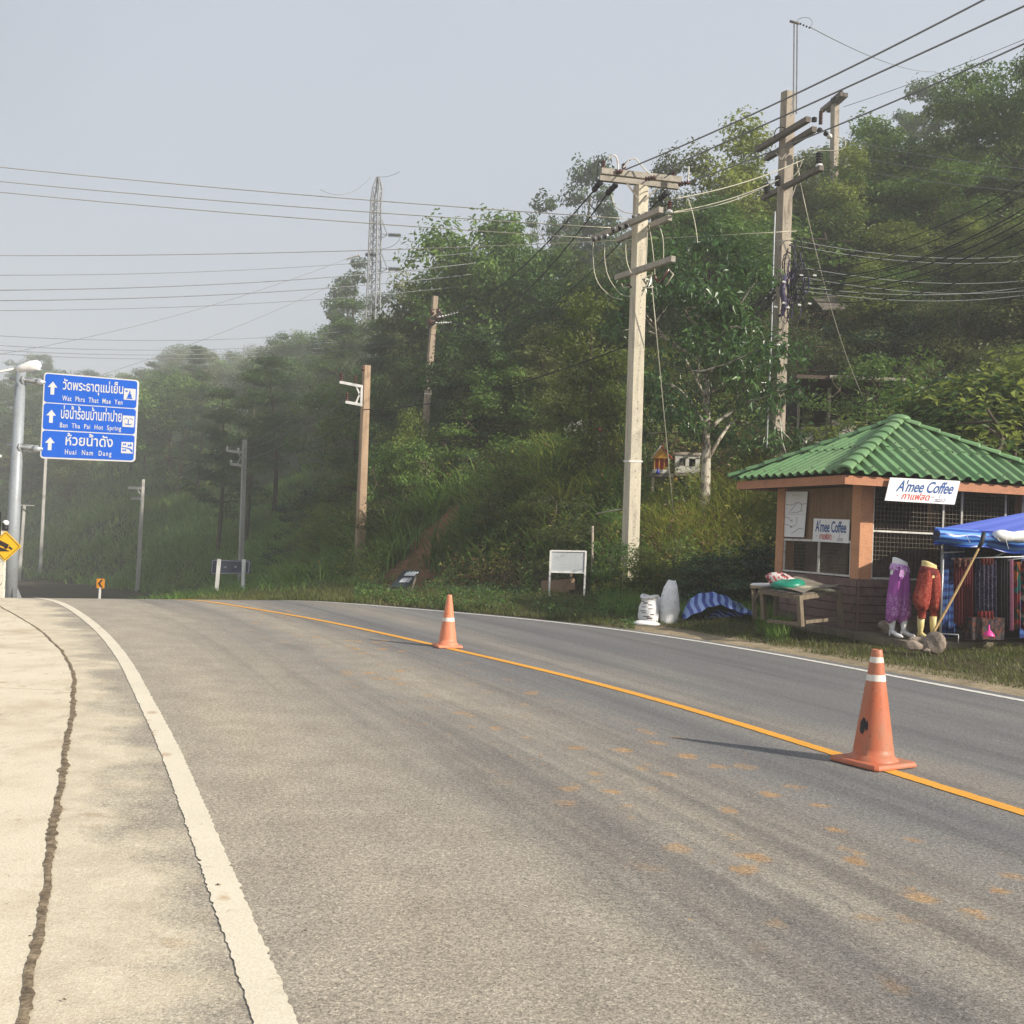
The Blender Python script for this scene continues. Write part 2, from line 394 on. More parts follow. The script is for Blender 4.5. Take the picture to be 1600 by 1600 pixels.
MT['leaf_yel'] = L_('leaf_yellow', (0.043, 0.061, 0.013), (0.128, 0.179, 0.031), (0.297, 0.344, 0.064), .42)
MT['leaf_olive'] = L_('leaf_olive', (0.033, 0.047, 0.015), (0.090, 0.120, 0.032), (0.205, 0.233, 0.064))
MT['leaf_glossy'] = L_('leaf_glossy', (0.016, 0.047, 0.015), (0.054, 0.129, 0.031), (0.154, 0.271, 0.064), .25, .33, .55)
MT['leaf_pine'] = L_('leaf_pine', (0.018, 0.047, 0.015), (0.056, 0.117, 0.033), (0.133, 0.221, 0.058), .35)
MT['leaf_ivy'] = L_('leaf_ivy', (0.010, 0.030, 0.013), (0.029, 0.074, 0.028), (0.082, 0.166, 0.058), .2)
MT['grass_mid'] = L_('grass_green', (0.036, 0.082, 0.016), (0.108, 0.211, 0.037), (0.248, 0.365, 0.075), .4)
MT['grass_yel'] = L_('grass_yellow', (.10, .12, .018), (.27, .31, .045), (.50, .50, .10), .45)
MT['bank_green'] = L_('bank_green', (0.040, 0.082, 0.018), (0.112, 0.192, 0.040), (0.240, 0.336, 0.075), .4)
MT['bank_yellow'] = L_('bank_yellow', (.08, .09, .02), (.21, .23, .045), (.42, .40, .09), .4)
MT['weed_brown'] = L_('weed_brown', (.06, .040, .018), (.16, .105, .045), (.32, .23, .095), .35)
MT['tuft'] = L_('short_grass', (.030, .045, .010), (.075, .105, .022), (.17, .17, .055), .35)

# ------------------------------------------------------------------ ground, road, apron
def axis(pts):
    out = []
    for a, b, st in pts: out += list(np.arange(a, b, st))
    return np.array(out + [pts[-1][1]])
gx = axis([(-420, -120, 20), (-120, -40, 3), (-40, -14, .8), (-14, 14, .3), (14, 40, .8), (40, 120, 3), (120, 420, 20)])
gy = axis([(-120, -20, 8), (-20, 8, 1.0), (8, 40, .3), (40, 70, .8), (70, 200, 2.5), (200, 420, 12)])
X, Y = np.meshgrid(gx, gy)
Z = terrain(X.ravel(), Y.ravel())
dr_ = signed_dist(X.ravel(), Y.ravel(), RIGHTS); dl_ = -signed_dist(X.ravel(), Y.ravel(), LEFTS)
Z = Z - .09 * (1 - sst(.12, .45, dr_)) * (1 - sst(9.5, 11, dl_)) * (Y.ravel() < 90)
Z = Z + .012 * sst(.3, .8, dr_)
nx, ny = len(gx), len(gy)
idx = np.arange(nx * ny).reshape(ny, nx)
Q = np.stack([idx[:-1, :-1], idx[:-1, 1:], idx[1:, 1:], idx[1:, :-1]], -1).reshape(-1, 4)
Dd = signed_dist(X.ravel(), Y.ravel(), FOOTS)
def groundmat():
    m = N('ground_soil', .95, .15); a = m.noise(.7, 6, None, .65); f = m.noise(6, 6, None, .7)
    base = m.ramp(a, [(.3, (.045, .038, .022)), (.55, (.075, .060, .032)), (.75, (.06, .07, .025))])
    base = m.mix(m.math('MULTIPLY', m.attr('cover'), .85), base, m.ramp(f, [(.3, (.020, .036, .012)), (.7, (.050, .080, .022))]))
    red = m.ramp(f, [(.3, (.20, .085, .042)), (.7, (.32, .155, .08))])
    base = m.mix(m.attr('red'), base, red)
    sand = m.ramp(f, [(.3, (.34, .27, .17)), (.7, (.55, .45, .30))])
    base = m.mix(m.math('MULTIPLY', m.attr('sand'), m.ramp(m.noise(1.6, 5), [(.3, .55), (.6, 1.)])), base, sand)
    base = m.mix(m.ramp(m.noise(40, 4), [(.3, .5), (.7, 0.)]), base, (.02, .018, .012))
    m.col(base).bump(f, .6, .05); return m.m
x_, y_ = X.ravel(), Y.ravel()
def redmask(x, y):
    px, py = proj_np(x, np.maximum(y, 1), terrain(x, y))
    d = signed_dist(x, y, FOOTS)
    return np.clip(np.exp(-((x + 3.1 - (y - 28) * .12) / 1.1) ** 2) * (d > -1.6) * (d < 7) * (y > 25) * (y < 38) * 1.3, 0, 1)
red = redmask(x_, y_)
sand = (1 - sst(.7, 1.7, dr_)) * (dr_ > 0) * (y_ < 21) * sst(22, 19, y_) if False else np.clip((1 - sst(.6, 1.5, dr_)) * (dr_ > 0) * (1 - sst(18.5, 20.5, y_)), 0, 1)
sand = np.maximum(sand, .9 * (dl_ > 0))
cover = sst(2, 8, Dd) * (1 - np.clip(red, 0, 1))
me = np_mesh('ground', np.stack([x_, y_, Z], 1), Q, groundmat(), dict(red=red, sand=sand, cover=cover), True)
link('ground', me, kind='structure')

def hit(p, n, P):
    """distance from p along n to polyline P"""
    best = None
    for a, b in zip(P[:-1], P[1:]):
        d = b - a; den = n[0] * d[1] - n[1] * d[0]
        if abs(den) < 1e-9: continue
        w = a - p
        t = (w[0] * d[1] - w[1] * d[0]) / den; u = (w[0] * n[1] - w[1] * n[0]) / den
        if t > 0 and -1e-6 <= u <= 1 + 1e-6 and (best is None or t < best): best = t
    return best
st = resample(smooth_line(LEFT, 3), 420); seg = np.gradient(st, axis=0); seg /= np.linalg.norm(seg, axis=1)[:, None]
nrm = np.stack([seg[:, 1], -seg[:, 0]], 1)
k_ = 25; ker = np.ones(k_) / k_
nrm = np.stack([np.convolve(np.pad(nrm[:, i], k_ // 2, 'edge'), ker, 'valid') for i in (0, 1)], 1)
arc = np.concatenate([[0], np.cumsum(np.linalg.norm(np.diff(st, axis=0), axis=1))])
CL = smooth_line(CENT, 3); RL = smooth_line(RIGHT, 3); JL = smooth_line(JOINT, 1)
def fillnan(a):
    a = np.array([np.nan if v is None else v for v in a], float); ok = ~np.isnan(a)
    return np.interp(np.arange(len(a)), np.arange(len(a))[ok], a[ok])
tR = fillnan([hit(p, n, RL) for p, n in zip(st, nrm)])
tC = fillnan([hit(p, n, CL) for p, n in zip(st, nrm)])
tJ = fillnan([hit(p, -n, JL) for p, n in zip(st, nrm)]); tJ = np.clip(tJ, .6, 2.2)
sm = lambda a, k=15: np.convolve(np.pad(a, k // 2, 'edge'), np.ones(k) / k, 'valid')
tR = sm(tR); tC = sm(tC); tJ = sm(tJ, 7)
def ribbon(lats, dz, name, mat, i0=0, i1=None, noise=0, seed=0, parent=None, kind='structure', sub=1):
    """lats: list of arrays (lateral offsets per station)"""
    i1 = i1 or len(st); rs = np.random.RandomState(seed)
    S = st[i0:i1]; Nn = nrm[i0:i1]; A = arc[i0:i1]; Ls = [l[i0:i1] for l in lats]
    if sub > 1:
        n = (len(S) - 1) * sub + 1; q = np.linspace(0, len(S) - 1, n); b = np.arange(len(S))
        S = np.stack([np.interp(q, b, S[:, i]) for i in (0, 1)], 1); Nn = np.stack([np.interp(q, b, Nn[:, i]) for i in (0, 1)], 1)
        A = np.interp(q, b, A); Ls = [np.interp(q, b, l) for l in Ls]
    rows = []
    for j, l in enumerate(Ls):
        e = rs.normal(0, noise, len(S)) if noise and j in (0, len(Ls) - 1) else 0
        l = l + e; p = S + Nn * l[:, None]; rows.append((p, l))
    V = np.concatenate([np.column_stack([p, zr(p[:, 0], p[:, 1]) + dz]) for p, _ in rows])
    uv = np.concatenate([np.column_stack([l, A]) for _, l in rows]); n = len(S)
    Fs = [(j * n + i, (j + 1) * n + i, (j + 1) * n + i + 1, j * n + i + 1) for j in range(len(Ls) - 1) for i in range(n - 1)]
    me = np_mesh(name, V, Fs, mat, None, True, uv)
    return link(name, me, kind=kind, parent=parent)
def asphaltmat():
    m = N('asphalt', .85, .25); uv = m.coord('UV'); s = m.n('ShaderNodeSeparateXYZ'); m.l(uv, s.inputs[0]); lat = s.outputs[0]; al = s.outputs[1]
    big = m.noise(.6, 5, m.mapv(uv, (1, .25, 1)), .6)
    fine = m.noise(95, 2, None, .7); fine2 = m.noise(38, 3, None, .7); fine3 = m.noise(13, 3)
    base = m.ramp(m.noise(.9, 4, m.mapv(uv, (1.6, .12, 1))), [(.3, (.135, .134, .136)), (.7, (.185, .182, .178))])
    # dry dust: strongest beside the left line, carried along by wheels
    dustn = m.math('ADD', m.math('MULTIPLY', m.math('SUBTRACT', big, .5), 2.2), m.math('MULTIPLY', m.math('SUBTRACT', fine2, .5), .8))
    prof = m.ramp(m.mr(lat, -2.5, 9), [(0, 1.), (.13, .95), (.20, .95), (.27, 1.05), (.34, .85), (.40, .45), (.46, .78), (.52, .42), (.59, .10), (.66, .50), (.71, .10), (.85, .02), (1, .1)])
    left = m.ramp(m.math('ADD', lat, m.math('MULTIPLY', m.math('SUBTRACT', m.noise(1.3, 6, None, .65), .5), 1.7)), [(.0, 1.), (1, 1.)])
    shoulder = m.mr(m.math('ADD', lat, m.math('MULTIPLY', m.math('SUBTRACT', m.noise(1.1, 7, None, .62), .5), 1.9)), -.50, -.12, 1, 0)
    dust = m.math('ADD', prof, m.math('MULTIPLY', dustn, .45))
    dust = m.n('ShaderNodeClamp').outputs[0] if False else m.mr(dust, .1, 1.25, 0, .95)
    dcol = m.ramp(m.noise(2.5, 5), [(.3, (.36, .31, .235)), (.7, (.46, .405, .31))])
    c = m.mix(dust, base, dcol)
    sc = m.ramp(m.noise(3.2, 6, None, .65), [(.3, (.50, .43, .315)), (.62, (.65, .575, .435)), (.8, (.56, .46, .32))])
    c = m.mix(m.math('MULTIPLY', shoulder, .93), c, sc)
    # dark wheel polish streaks
    stk = m.ramp(m.noise(1.0, 4, m.mapv(uv, (3.4, .10, 1), (3, 0, 0)), .6), [(.48, 0.), (.70, .55)])
    c = m.mix(m.math('MULTIPLY', stk, m.mr(lat, .6, 2, 0, 1)), c, (.09, .086, .088))
    # ochre mud drops along the middle of the near lane
    vo = m.n('ShaderNodeTexVoronoi'); vo.inputs['Scale'].default_value = 3.3; vo.inputs['Randomness'].default_value = 1
    m.l(m.mapv(uv, (1.0, .8, 1)), vo.inputs['Vector'])
    wn = m.math('ADD', vo.outputs['Distance'], m.math('MULTIPLY', m.math('SUBTRACT', m.noise(9, 5, None, .72), .5), .75))
    zone = m.mr(m.noise(.55, 3, m.mapv(uv, (1, .6, 1), (7, 3, 0))), .40, .50)
    zl = m.ramp(m.mr(lat, 0, 6), [(.30, 0.), (.40, 1.), (.60, 1.), (.68, 0.)])
    mud = m.math('MULTIPLY', m.math('MULTIPLY', m.mr(m.math('ADD', wn, m.math('MULTIPLY', m.noise(1.1, 3, m.mapv(uv, (1, 1, 1), (4, 4, 4))), .35)), .45, .30), zone), zl)
    zs_ = m.math('MULTIPLY', m.math('MULTIPLY', m.mr(wn, .19, .11), shoulder), .45)
    c = m.mix(zs_, c, (.36, .25, .14))
    c = m.mix(m.math('MULTIPLY', mud, .6), c, m.ramp(fine3, [(.3, (.36, .19, .07)), (.7, (.52, .32, .13))]))
    oil = m.ramp(m.noise(.8, 5, m.mapv(uv, (1.6, .45, 1), (11, 2, 0)), .65), [(.60, 0.), (.70, .30)])
    c = m.mix(m.math('MULTIPLY', oil, m.mr(lat, .4, 1.4, 0, 1)), c, (.085, .082, .085))
    # pale scuffs
    c = m.mix(m.ramp(m.noise(1.4, 7, m.mapv(uv, (1, .5, 1), (1, 9, 0)), .7), [(.63, 0.), (.72, .28)]), c, (.42, .39, .33))
    # aggregate
    v2 = m.n('ShaderNodeTexVoronoi'); v2.inputs['Scale'].default_value = 105; m.l(m.coord(), v2.inputs['Vector']); sp = m.n('ShaderNodeSeparateColor'); m.l(v2.outputs['Color'], sp.inputs[0])
    agf = m.math('SUBTRACT', 1, m.math('MULTIPLY', shoulder, .6))
    c = m.mix(m.math('MULTIPLY', agf, .42), c, m.ramp(sp.outputs[0], [(0, .08), (.25, .38), (.7, .56), (.92, .72), (1, .98)]), 'OVERLAY')
    c = m.mix(m.math('MULTIPLY', agf, .38), c, m.ramp(fine, [(.36, .18), (.5, .5), (.64, .86)]), 'OVERLAY')
    c = m.mix(m.math('MULTIPLY', agf, .35), c, m.ramp(fine2, [(.35, .25), (.65, .75)]), 'OVERLAY')
    m.col(c).bump(m.math('ADD', fine, m.math('MULTIPLY', fine2, .8)), .55, .006); return m.m
ASPH = asphaltmat()
lats = [-tJ - .10] + [-tJ * (1 - q) for q in (.25, .5, .75)] + [0 * tR] + [tR * q for q in np.linspace(.08, 1, 14)] + [tR + .28]
ribbon(lats, 0, 'road', ASPH)
def paintmat(name, c, wear=.5, spots=True):
    m = N(name, .6, .3); f = m.noise(95, 3, None, .7)
    uv = m.coord('UV'); w = m.noise(5, 7, None, .7)
    base = m.mix(m.ramp(m.noise(1.5, 5), [(.35, 0.), (.7, .4)]), c, tuple(v * .78 for v in c))
    base = m.mix(m.ramp(w, [(.60, 0.), (.70, wear)]), base, (.33, .28, .20))
    if spots:
        vo = m.n('ShaderNodeTexVoronoi'); vo.inputs['Scale'].default_value = 2.6; m.l(m.mapv(uv, (1.5, .8, 1)), vo.inputs['Vector'])
        wn = m.math('ADD', vo.outputs['Distance'], m.math('MULTIPLY', m.math('SUBTRACT', m.noise(18, 4), .5), .3))
        base = m.mix(m.mr(wn, .19, .10, 0, .55), base, (.40, .25, .12))
    base = m.mix(.25, base, m.ramp(f, [(.36, .25), (.6, .8)]), 'OVERLAY')
    m.col(base).bump(f, .4, .004); return m.m
PW = paintmat('road_paint_white', (.70, .63, .49)); PW2 = paintmat('road_paint_white_far', (.68, .66, .60), .6, False); PO = paintmat('road_paint_orange', (.72, .34, .045), .45, False)
o1 = np.ones_like(tR)
ribbon([-.082 * o1, -.01 * o1, .052 * o1], .005, 'edge_line_left', PW, noise=.0035, seed=1, sub=8)
ribbon([tC - .065, tC + .065], .005, 'centre_line', PO, noise=.0025, seed=2, sub=6)
ribbon([tR - .06, tR + .06], .005, 'edge_line_right', PW2, noise=.004, seed=3, sub=6)
# concrete apron slabs
def slabmat():
    m = N('concrete_slab', .9, .2); oi = m.n('ShaderNodeObjectInfo')
    a = m.noise(1.2, 6, None, .6); f = m.noise(90, 3, None, .7); g = m.noise(9, 6, None, .7)
    c = m.ramp(a, [(.28, (.47, .39, .28)), (.5, (.62, .545, .415)), (.75, (.68, .60, .46))])
    c = m.mix(m.ramp(g, [(.60, 0.), (.72, .35)]), c, (.38, .29, .18))
    c = m.mix(m.ramp(m.noise(3.4, 5, m.mapv(m.coord(), (1, .4, 1)), .7), [(.56, 0.), (.68, .5)]), c, (.33, .29, .22))
    c = m.mix(m.ramp(m.noise(7, 8, m.mapv(m.coord(), (1, .6, 1)), .8), [(.60, 0.), (.66, .45)]), c, (.30, .20, .11))
    vo = m.n('ShaderNodeTexVoronoi'); vo.inputs['Scale'].default_value = 2.6; m.l(m.coord(), vo.inputs['Vector'])
    wn = m.math('ADD', vo.outputs['Distance'], m.math('MULTIPLY', m.math('SUBTRACT', m.noise(16, 4), .5), .35))
    c = m.mix(m.mr(wn, .15, .08, 0, .5), c, (.36, .24, .12))
    c = m.mix(.3, c, m.ramp(f, [(.36, .25), (.6, .8)]), 'OVERLAY')
    m.col(c).bump(m.math('ADD', f, g), .4, .006); return m.m
SLAB = slabmat()
ap = empty('concrete_apron', (0, 0, 0)); ap['kind'] = 'structure'
cuts = [-8.5, -2.6, 3.1, 9.85, 13.6, 17.3, 21.0, 24.5]
ys = st[:, 1] - nrm[:, 1] * (tJ + 1)
for a, b in zip(cuts[:-1], cuts[1:]):
    rows = []
    for col in range(2):
        V = []; Fq = []
        yy = np.linspace(a + .02, b - .02, 40)
        jx = np.interp(yy, JL[:, 1], JL[:, 0]); rs = np.random.RandomState(int(a * 10 + 500))
        x1 = jx - .016 + rs.normal(0, .005, 40) if col == 0 else jx - 4.0
        x0 = jx - 3.985 if col == 0 else jx - 9
        for q in np.linspace(0, 1, 5):
            xx = x0 + (x1 - x0) * q
            V.append(np.stack([xx, yy + .03 * np.sin(xx * 3) * 0, zr(xx, yy) + .009], 1))
        V = np.concatenate(V); bot = V.copy(); bot[:, 2] -= .14; n0 = len(V); V = np.concatenate([V, bot])
        for j in range(4):
            for i in range(39): Fq.append((j * 40 + i, (j + 1) * 40 + i, (j + 1) * 40 + i + 1, j * 40 + i + 1))
        rim = [i for i in range(40)] + [j * 40 + 39 for j in range(1, 5)] + [4 * 40 + i for i in range(38, -1, -1)] + [j * 40 for j in range(3, 0, -1)]
        for i in range(len(rim)):
            p, q = rim[i], rim[(i + 1) % len(rim)]; Fq.append((p, p + n0, q + n0, q))
        link('slab', np_mesh('slab', V, Fq, SLAB, None, False), parent=ap)
# mud filled joint
jm = N('joint_mud', .95, .1); jm.col(jm.ramp(jm.noise(14, 5, None, .7), [(.35, (.10, .078, .055)), (.6, (.24, .19, .13)), (.8, (.42, .35, .24))])).bump(jm.noise(40, 4), .8, .02)
rs = np.random.RandomState(9); yy = np.arange(-6, 24, .022); jx = np.interp(yy, JL[:, 1], JL[:, 0])
sk = lambda a: np.convolve(a, np.ones(3) / 3, 'same')
w1 = .001 + .009 * np.abs(sk(rs.normal(0, 1, len(yy)))); w2 = .001 + .011 * np.abs(sk(rs.normal(0, 1, len(yy)))); vw = .45 + .75 * np.abs(np.sin(yy * 1.7 + 2 * np.sin(yy * .9))) + .4 * np.abs(np.sin(yy * 7.3)); w1 = w1 * vw; w2 = w2 * vw; jx = jx + .006 * np.sin(yy * 3.1) + .004 * np.sin(yy * 11)
V = np.concatenate([np.stack([jx - .024 - w1, yy, zr(jx, yy) + .012], 1), np.stack([jx - .012, yy, zr(jx, yy) + .011], 1), np.stack([jx + .002 + w2, yy, zr(jx, yy) + .006], 1)])
n = len(yy); link('joint_mud', np_mesh('joint_mud', V, [(j * n + i, (j + 1) * n + i, (j + 1) * n + i + 1, j * n + i + 1) for j in (0, 1) for i in range(n - 1)], jm.m), kind='structure')

# ------------------------------------------------------------------ text helper
def text_faces(txt, shear=0, bold=0.0, spacing=1.0, res=3):
    """triangulated outline of a line of text, scaled to the unit square"""
    cu = bpy.data.curves.new('lettering', 'FONT'); cu.body = txt; cu.size = 1; cu.resolution_u = res; cu.shear = shear; cu.offset = bold; cu.space_character = spacing
    ob = bpy.data.objects.new('lettering', cu); COL.objects.link(ob)
    bpy.context.view_layer.update()
    me = bpy.data.meshes.new_from_object(ob.evaluated_get(bpy.context.evaluated_depsgraph_get()))
    V = np.empty(len(me.vertices) * 3); me.vertices.foreach_get('co', V); V = V.reshape(-1, 3)[:, :2]
    fs = [tuple(p.vertices) for p in me.polygons]
    bpy.data.objects.remove(ob); bpy.data.curves.remove(cu); bpy.data.meshes.remove(me)
    mn, mxx = V.min(0), V.max(0); ar = (mxx[0] - mn[0]) / (mxx[1] - mn[1])
    return (V - mn) / (mxx - mn), fs, ar
def quad_map(c, u, v):
    """c: four corners bl, br, tr, tl"""
    return (c[0] * (1 - u) + c[1] * u) * (1 - v) + (c[3] * (1 - u) + c[2] * u) * v
def sub_quad(c, u0, v0, u1, v1): return [quad_map(c, u0, v0), quad_map(c, u1, v0), quad_map(c, u1, v1), quad_map(c, u0, v1)]
def put_text(c, u0, v0, u1, v1, txt, mat, name, parent, nrm_, shear=0, bold=0, spacing=1., eps=.004, label=None):
    UV, fs, ar = text_faces(txt, shear, bold, spacing)
    q = sub_quad(c, u0, v0, u1, v1)
    return MB().add([quad_map(q, a, b) + nrm_ * eps for a, b in UV], fs).build(name, mat, parent, label)
def put_poly(mb, c, pts, nrm_, eps=.004):
    return mb.add([quad_map(c, a, b) + nrm_ * eps for a, b in pts], [tuple(range(len(pts)))])
def rounded(u0, v0, u1, v1, ru, rv, n=4):
    out = []
    for cu, cv, a0 in ((u1 - ru, v0 + rv, -90), (u1 - ru, v1 - rv, 0), (u0 + ru, v1 - rv, 90), (u0 + ru, v0 + rv, 180)):
        for k in range(n + 1):
            a = math.radians(a0 + 90 * k / n); out.append((cu + ru * math.cos(a), cv + rv * math.sin(a)))
    return out
def slab_poly(c, pts, nrm_, th):
    """prism of a polygon given in board coordinates"""
    a = [quad_map(c, u, v) for u, v in pts]; b = [p - nrm_ * th for p in a]; n = len(a)
    return MB().add(a + b, [tuple(range(n)), tuple(range(2 * n - 1, n - 1, -1))] + [(i, i + n, (i + 1) % n + n, (i + 1) % n) for i in range(n)])

# ------------------------------------------------------------------ coffee kiosk
C0 = at(1320, 755, 17.8); UR = Vector((.955, .297, 0)).normalized(); UL = Vector((-.297, .955, 0)).normalized()
C0.z = 0; UZ = Vector((0, 0, 1)); LR, LL = 4.6, 3.55; INS = .52
def K(x, y, z): return C0 + UR * x + UL * y + UZ * z
Z0, ZP, ZF = .17, 1.05, 2.60
AXK = (UR, UL, UZ)
kio = empty('coffee_kiosk', K(LR / 2, LL / 2, Z0), 'small square coffee kiosk with green hipped roof and brown plank base', 'kiosk')
# platform
MB().box(K(4.75, LL / 2 - .6, .0), (8.7, LL + 1.1, .34), AXK).build('concrete_pad', MT['pad'], kind='structure')
def rect_col(mb, x, y, w, z0, z1): mb.box(K(x, y, (z0 + z1) / 2), (w, w, z1 - z0), AXK)
X0, X1, Y0_, Y1_ = .72, LR - INS, INS, LL - .62
for x, y in ((X0, Y0_), (X1, Y0_), (X0, Y1_), (X1, Y1_)):
    mb = MB(); rect_col(mb, x, y, .25, ZP - .02, ZF + .02); mb.build('corner_post', MT['orange_paint'], kio)
# plank skirt: each board a part
rs = random.Random(3); nb = 6; hb = (ZP - Z0) / nb
def plank_wall(a, b, out):
    for i in range(nb):
        z = Z0 + hb * (i + .5); t = rs.uniform(-.004, .006)
        MB().beam(K(*a, z) + out * t, K(*b, z) + out * t, .03, hb - .013).build('plank', MT['plank'], kio)
o = .115
plank_wall((X0 - o, Y0_ - o, ), (X1 + o, Y0_ - o), -UL); plank_wall((X0 - o, Y0_ - o + .035), (X0 - o, Y1_ + o), -UR)
plank_wall((X1 + o, Y0_ - o + .035), (X1 + o, Y1_ + o), UR); plank_wall((X0 - o, Y1_ + o), (X1 + o, Y1_ + o), UL)
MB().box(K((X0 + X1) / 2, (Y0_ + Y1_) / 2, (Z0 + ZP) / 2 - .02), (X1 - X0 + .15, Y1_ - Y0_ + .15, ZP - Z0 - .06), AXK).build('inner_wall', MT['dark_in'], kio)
MB().beam(K(X0 - o + .002, Y0_ - o - .004, Z0), K(X0 - o + .002, Y0_ - o - .004, ZP), .035, .035).build('corner_strip', MT['plank'], kio)
# back and far walls, dark inside
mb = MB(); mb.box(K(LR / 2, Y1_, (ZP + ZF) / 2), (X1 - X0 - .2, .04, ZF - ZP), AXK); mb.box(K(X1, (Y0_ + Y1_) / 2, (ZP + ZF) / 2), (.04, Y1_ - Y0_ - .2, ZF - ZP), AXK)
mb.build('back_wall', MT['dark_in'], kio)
mb = MB(); mb.box(K(LR / 2 + .6, Y1_ - .45, 1.5), (1.2, .4, 1.1), AXK); mb.box(K(LR / 2 - .9, Y1_ - .35, 1.35), (.7, .35, .8), AXK); mb.build('counter', MT['plank'], kio)
# right face: mesh window
yf = Y0_ - .07
def grid(mb, a, b, z0, z1, st_, r=.0035, sv=None):
    A = K(*a, 0); B = K(*b, 0); L = (B - A).length; d = (B - A) / L; n = int(L / (sv or st_))
    for i in range(n + 1):
        p = A + d * (L * i / n); mb.beam(p + UZ * z0, p + UZ * z1, r * 2, r * 2)
    n = int((z1 - z0) / st_)
    for i in range(n + 1):
        z = z0 + (z1 - z0) * i / n; mb.beam(A + UZ * z + d.cross(UZ) * .006, B + UZ * z + d.cross(UZ) * .006, r * 2, r * 2, up=d)
mb = MB(); grid(mb, (X0 + .16, yf), (X1 - .14, yf), ZP + .03, ZF - .02, .072); mb.build('wire_mesh', MT['mesh_wire'], kio)
mb = MB()
for x in (X0 + .145, X0 + 1.55, X0 + 1.93, X0 + 2.85, X1 - .14): mb.beam(K(x, yf - .02, ZP), K(x, yf - .02, ZF), .03, .03)
mb.beam(K(X0 + .13, yf - .022, ZP + .015), K(X1 - .13, yf - .022, ZP + .015), .03, .035)
mb.beam(K(X0 + .13, yf - .024, 1.86), K(X0 + 1.56, yf - .024, 1.86), .03, .03)
mb.build('window_frame', MT['frame_white'], kio)
# left face: plywood above, mesh below
xf = X0 - .07; zm = 1.66
MB().box(K(xf + .03, (Y0_ + Y1_) / 2, (zm + ZF) / 2), (.02, Y1_ - Y0_ - .24, ZF - zm), AXK).build('plywood_panel', MT['plywood'], kio)
mb = MB(); grid(mb, (xf, Y0_ + .14), (xf, Y1_ - .14), ZP + .05, zm, .062, .003, .042); mb.build('wire_mesh', MT['mesh_wire'], kio)
mb = MB()
mb.beam(K(xf - .02, (Y0_ + Y1_) / 2 - .08, ZP + .03), K(xf - .02, (Y0_ + Y1_) / 2 - .08, zm), .035, .035)
mb.beam(K(xf - .02, Y0_ + .16, ZP + .03), K(xf - .02, Y0_ + .16, zm), .03, .03); mb.beam(K(xf - .02, Y1_ - .14, ZP + .03), K(xf - .02, Y1_ - .14, zm), .03, .03)
mb.beam(K(xf - .022, Y0_ + .12, ZP + .03), K(xf - .022, Y1_ - .12, ZP + .03), .03, .03); mb.beam(K(xf - .022, Y0_ + .12, zm), K(xf - .022, Y1_ - .12, zm), .03, .04)
mb.build('window_frame', MT['frame_white'], kio)
# eaves: soffit, fascia
MB().box(K(LR / 2, LL / 2, ZF + .035), (LR - .12, LL - .12, .03), AXK).build('soffit', MT['soffit'], kio)
fz = ZF + .065
for a, b in (((-.0, .02), (LR, .02)), ((.02, .042), (.02, LL)), ((LR - .02, .042), (LR - .02, LL - .04)), ((.042, LL - .02), (LR, LL - .02))):
    MB().beam(K(*a, fz), K(*b, fz), .04, .15).build('fascia_board', MT['fascia'], kio)
# roof sheets
ZE, ZA = ZF + .20, 3.93; RX0, RX1, RY0, RY1 = -.10, LR + .10, -.10, LL + .10; AX_, AY_ = LR / 2, LL / 2
PER, AMP = .262, .034
def wave(u):
    t = (u / PER) % 1; return AMP * (math.tanh(2.2 * math.sin(2 * math.pi * t)) )
def roof_face(corner_a, corner_b):
    A = Vector((*corner_a, ZE)); B = Vector((*corner_b, ZE)); T = Vector((AX_, AY_, ZA))
    L = (B - A).length; d = (B - A) / L; tt = (T - A).dot(d); foot = A + d * tt; up = T - foot; H = up.length; up /= H
    nn = d.cross(up); n_sh = 3 * PER
    if nn.z < 0: nn = -nn
    for row, (v0, v1) in enumerate(((0, .47), (.43, 1.))):
        k = 0; u = 0
        while u < L - 1e-4:
            u1 = min(u + n_sh, L); us = np.arange(u, u1 + .02 + 1e-6, PER / 10); us = us[us <= L]
            vs = []; fs = []; m = len(us)
            for uu in us:
                vm = uu / tt if uu < tt else (L - uu) / (L - tt)
                lo = v0 * H; hi = min(v1, max(vm, 0)) * H
                lo2 = min(lo, max(vm, 0) * H)
                for q in (0, .5, 1):
                    v = lo2 + (hi - lo2) * q
                    p = A + d * uu + up * v + nn * (wave(uu) + .016 * row + .008 * (k % 2) - .012 * (v - lo) / H)
                    vs.append(p)
            keep = [i for i in range(m)]
            for i in range(m - 1):
                hi_a = (vs[i * 3 + 2] - vs[i * 3]).length; hi_b = (vs[i * 3 + 5] - vs[i * 3 + 3]).length
                if hi_a < 1e-3 and hi_b < 1e-3: continue
                for j in (0, 1): fs.append((i * 3 + j, i * 3 + 3 + j, i * 3 + 4 + j, i * 3 + 1 + j))
            if fs:
                n0 = len(vs); vs2 = vs + [p - nn * .008 for p in vs]
                f2 = fs + [tuple(a + n0 for a in f[::-1]) for f in fs] + [(i * 3, i * 3 + n0, i * 3 + 3 + n0, i * 3 + 3) for i in range(m - 1)]
                MB().add([K(*p) for p in vs2], f2, False).build('roof_sheet', MT['roof_green'], kio)
            u = u1; k += 1
roof_face((RX0, RY0), (RX1, RY0)); roof_face((RX0, RY1), (RX0, RY0)); roof_face((RX1, RY0), (RX1, RY1)); roof_face((RX1, RY1), (RX0, RY1))
scr = MB()
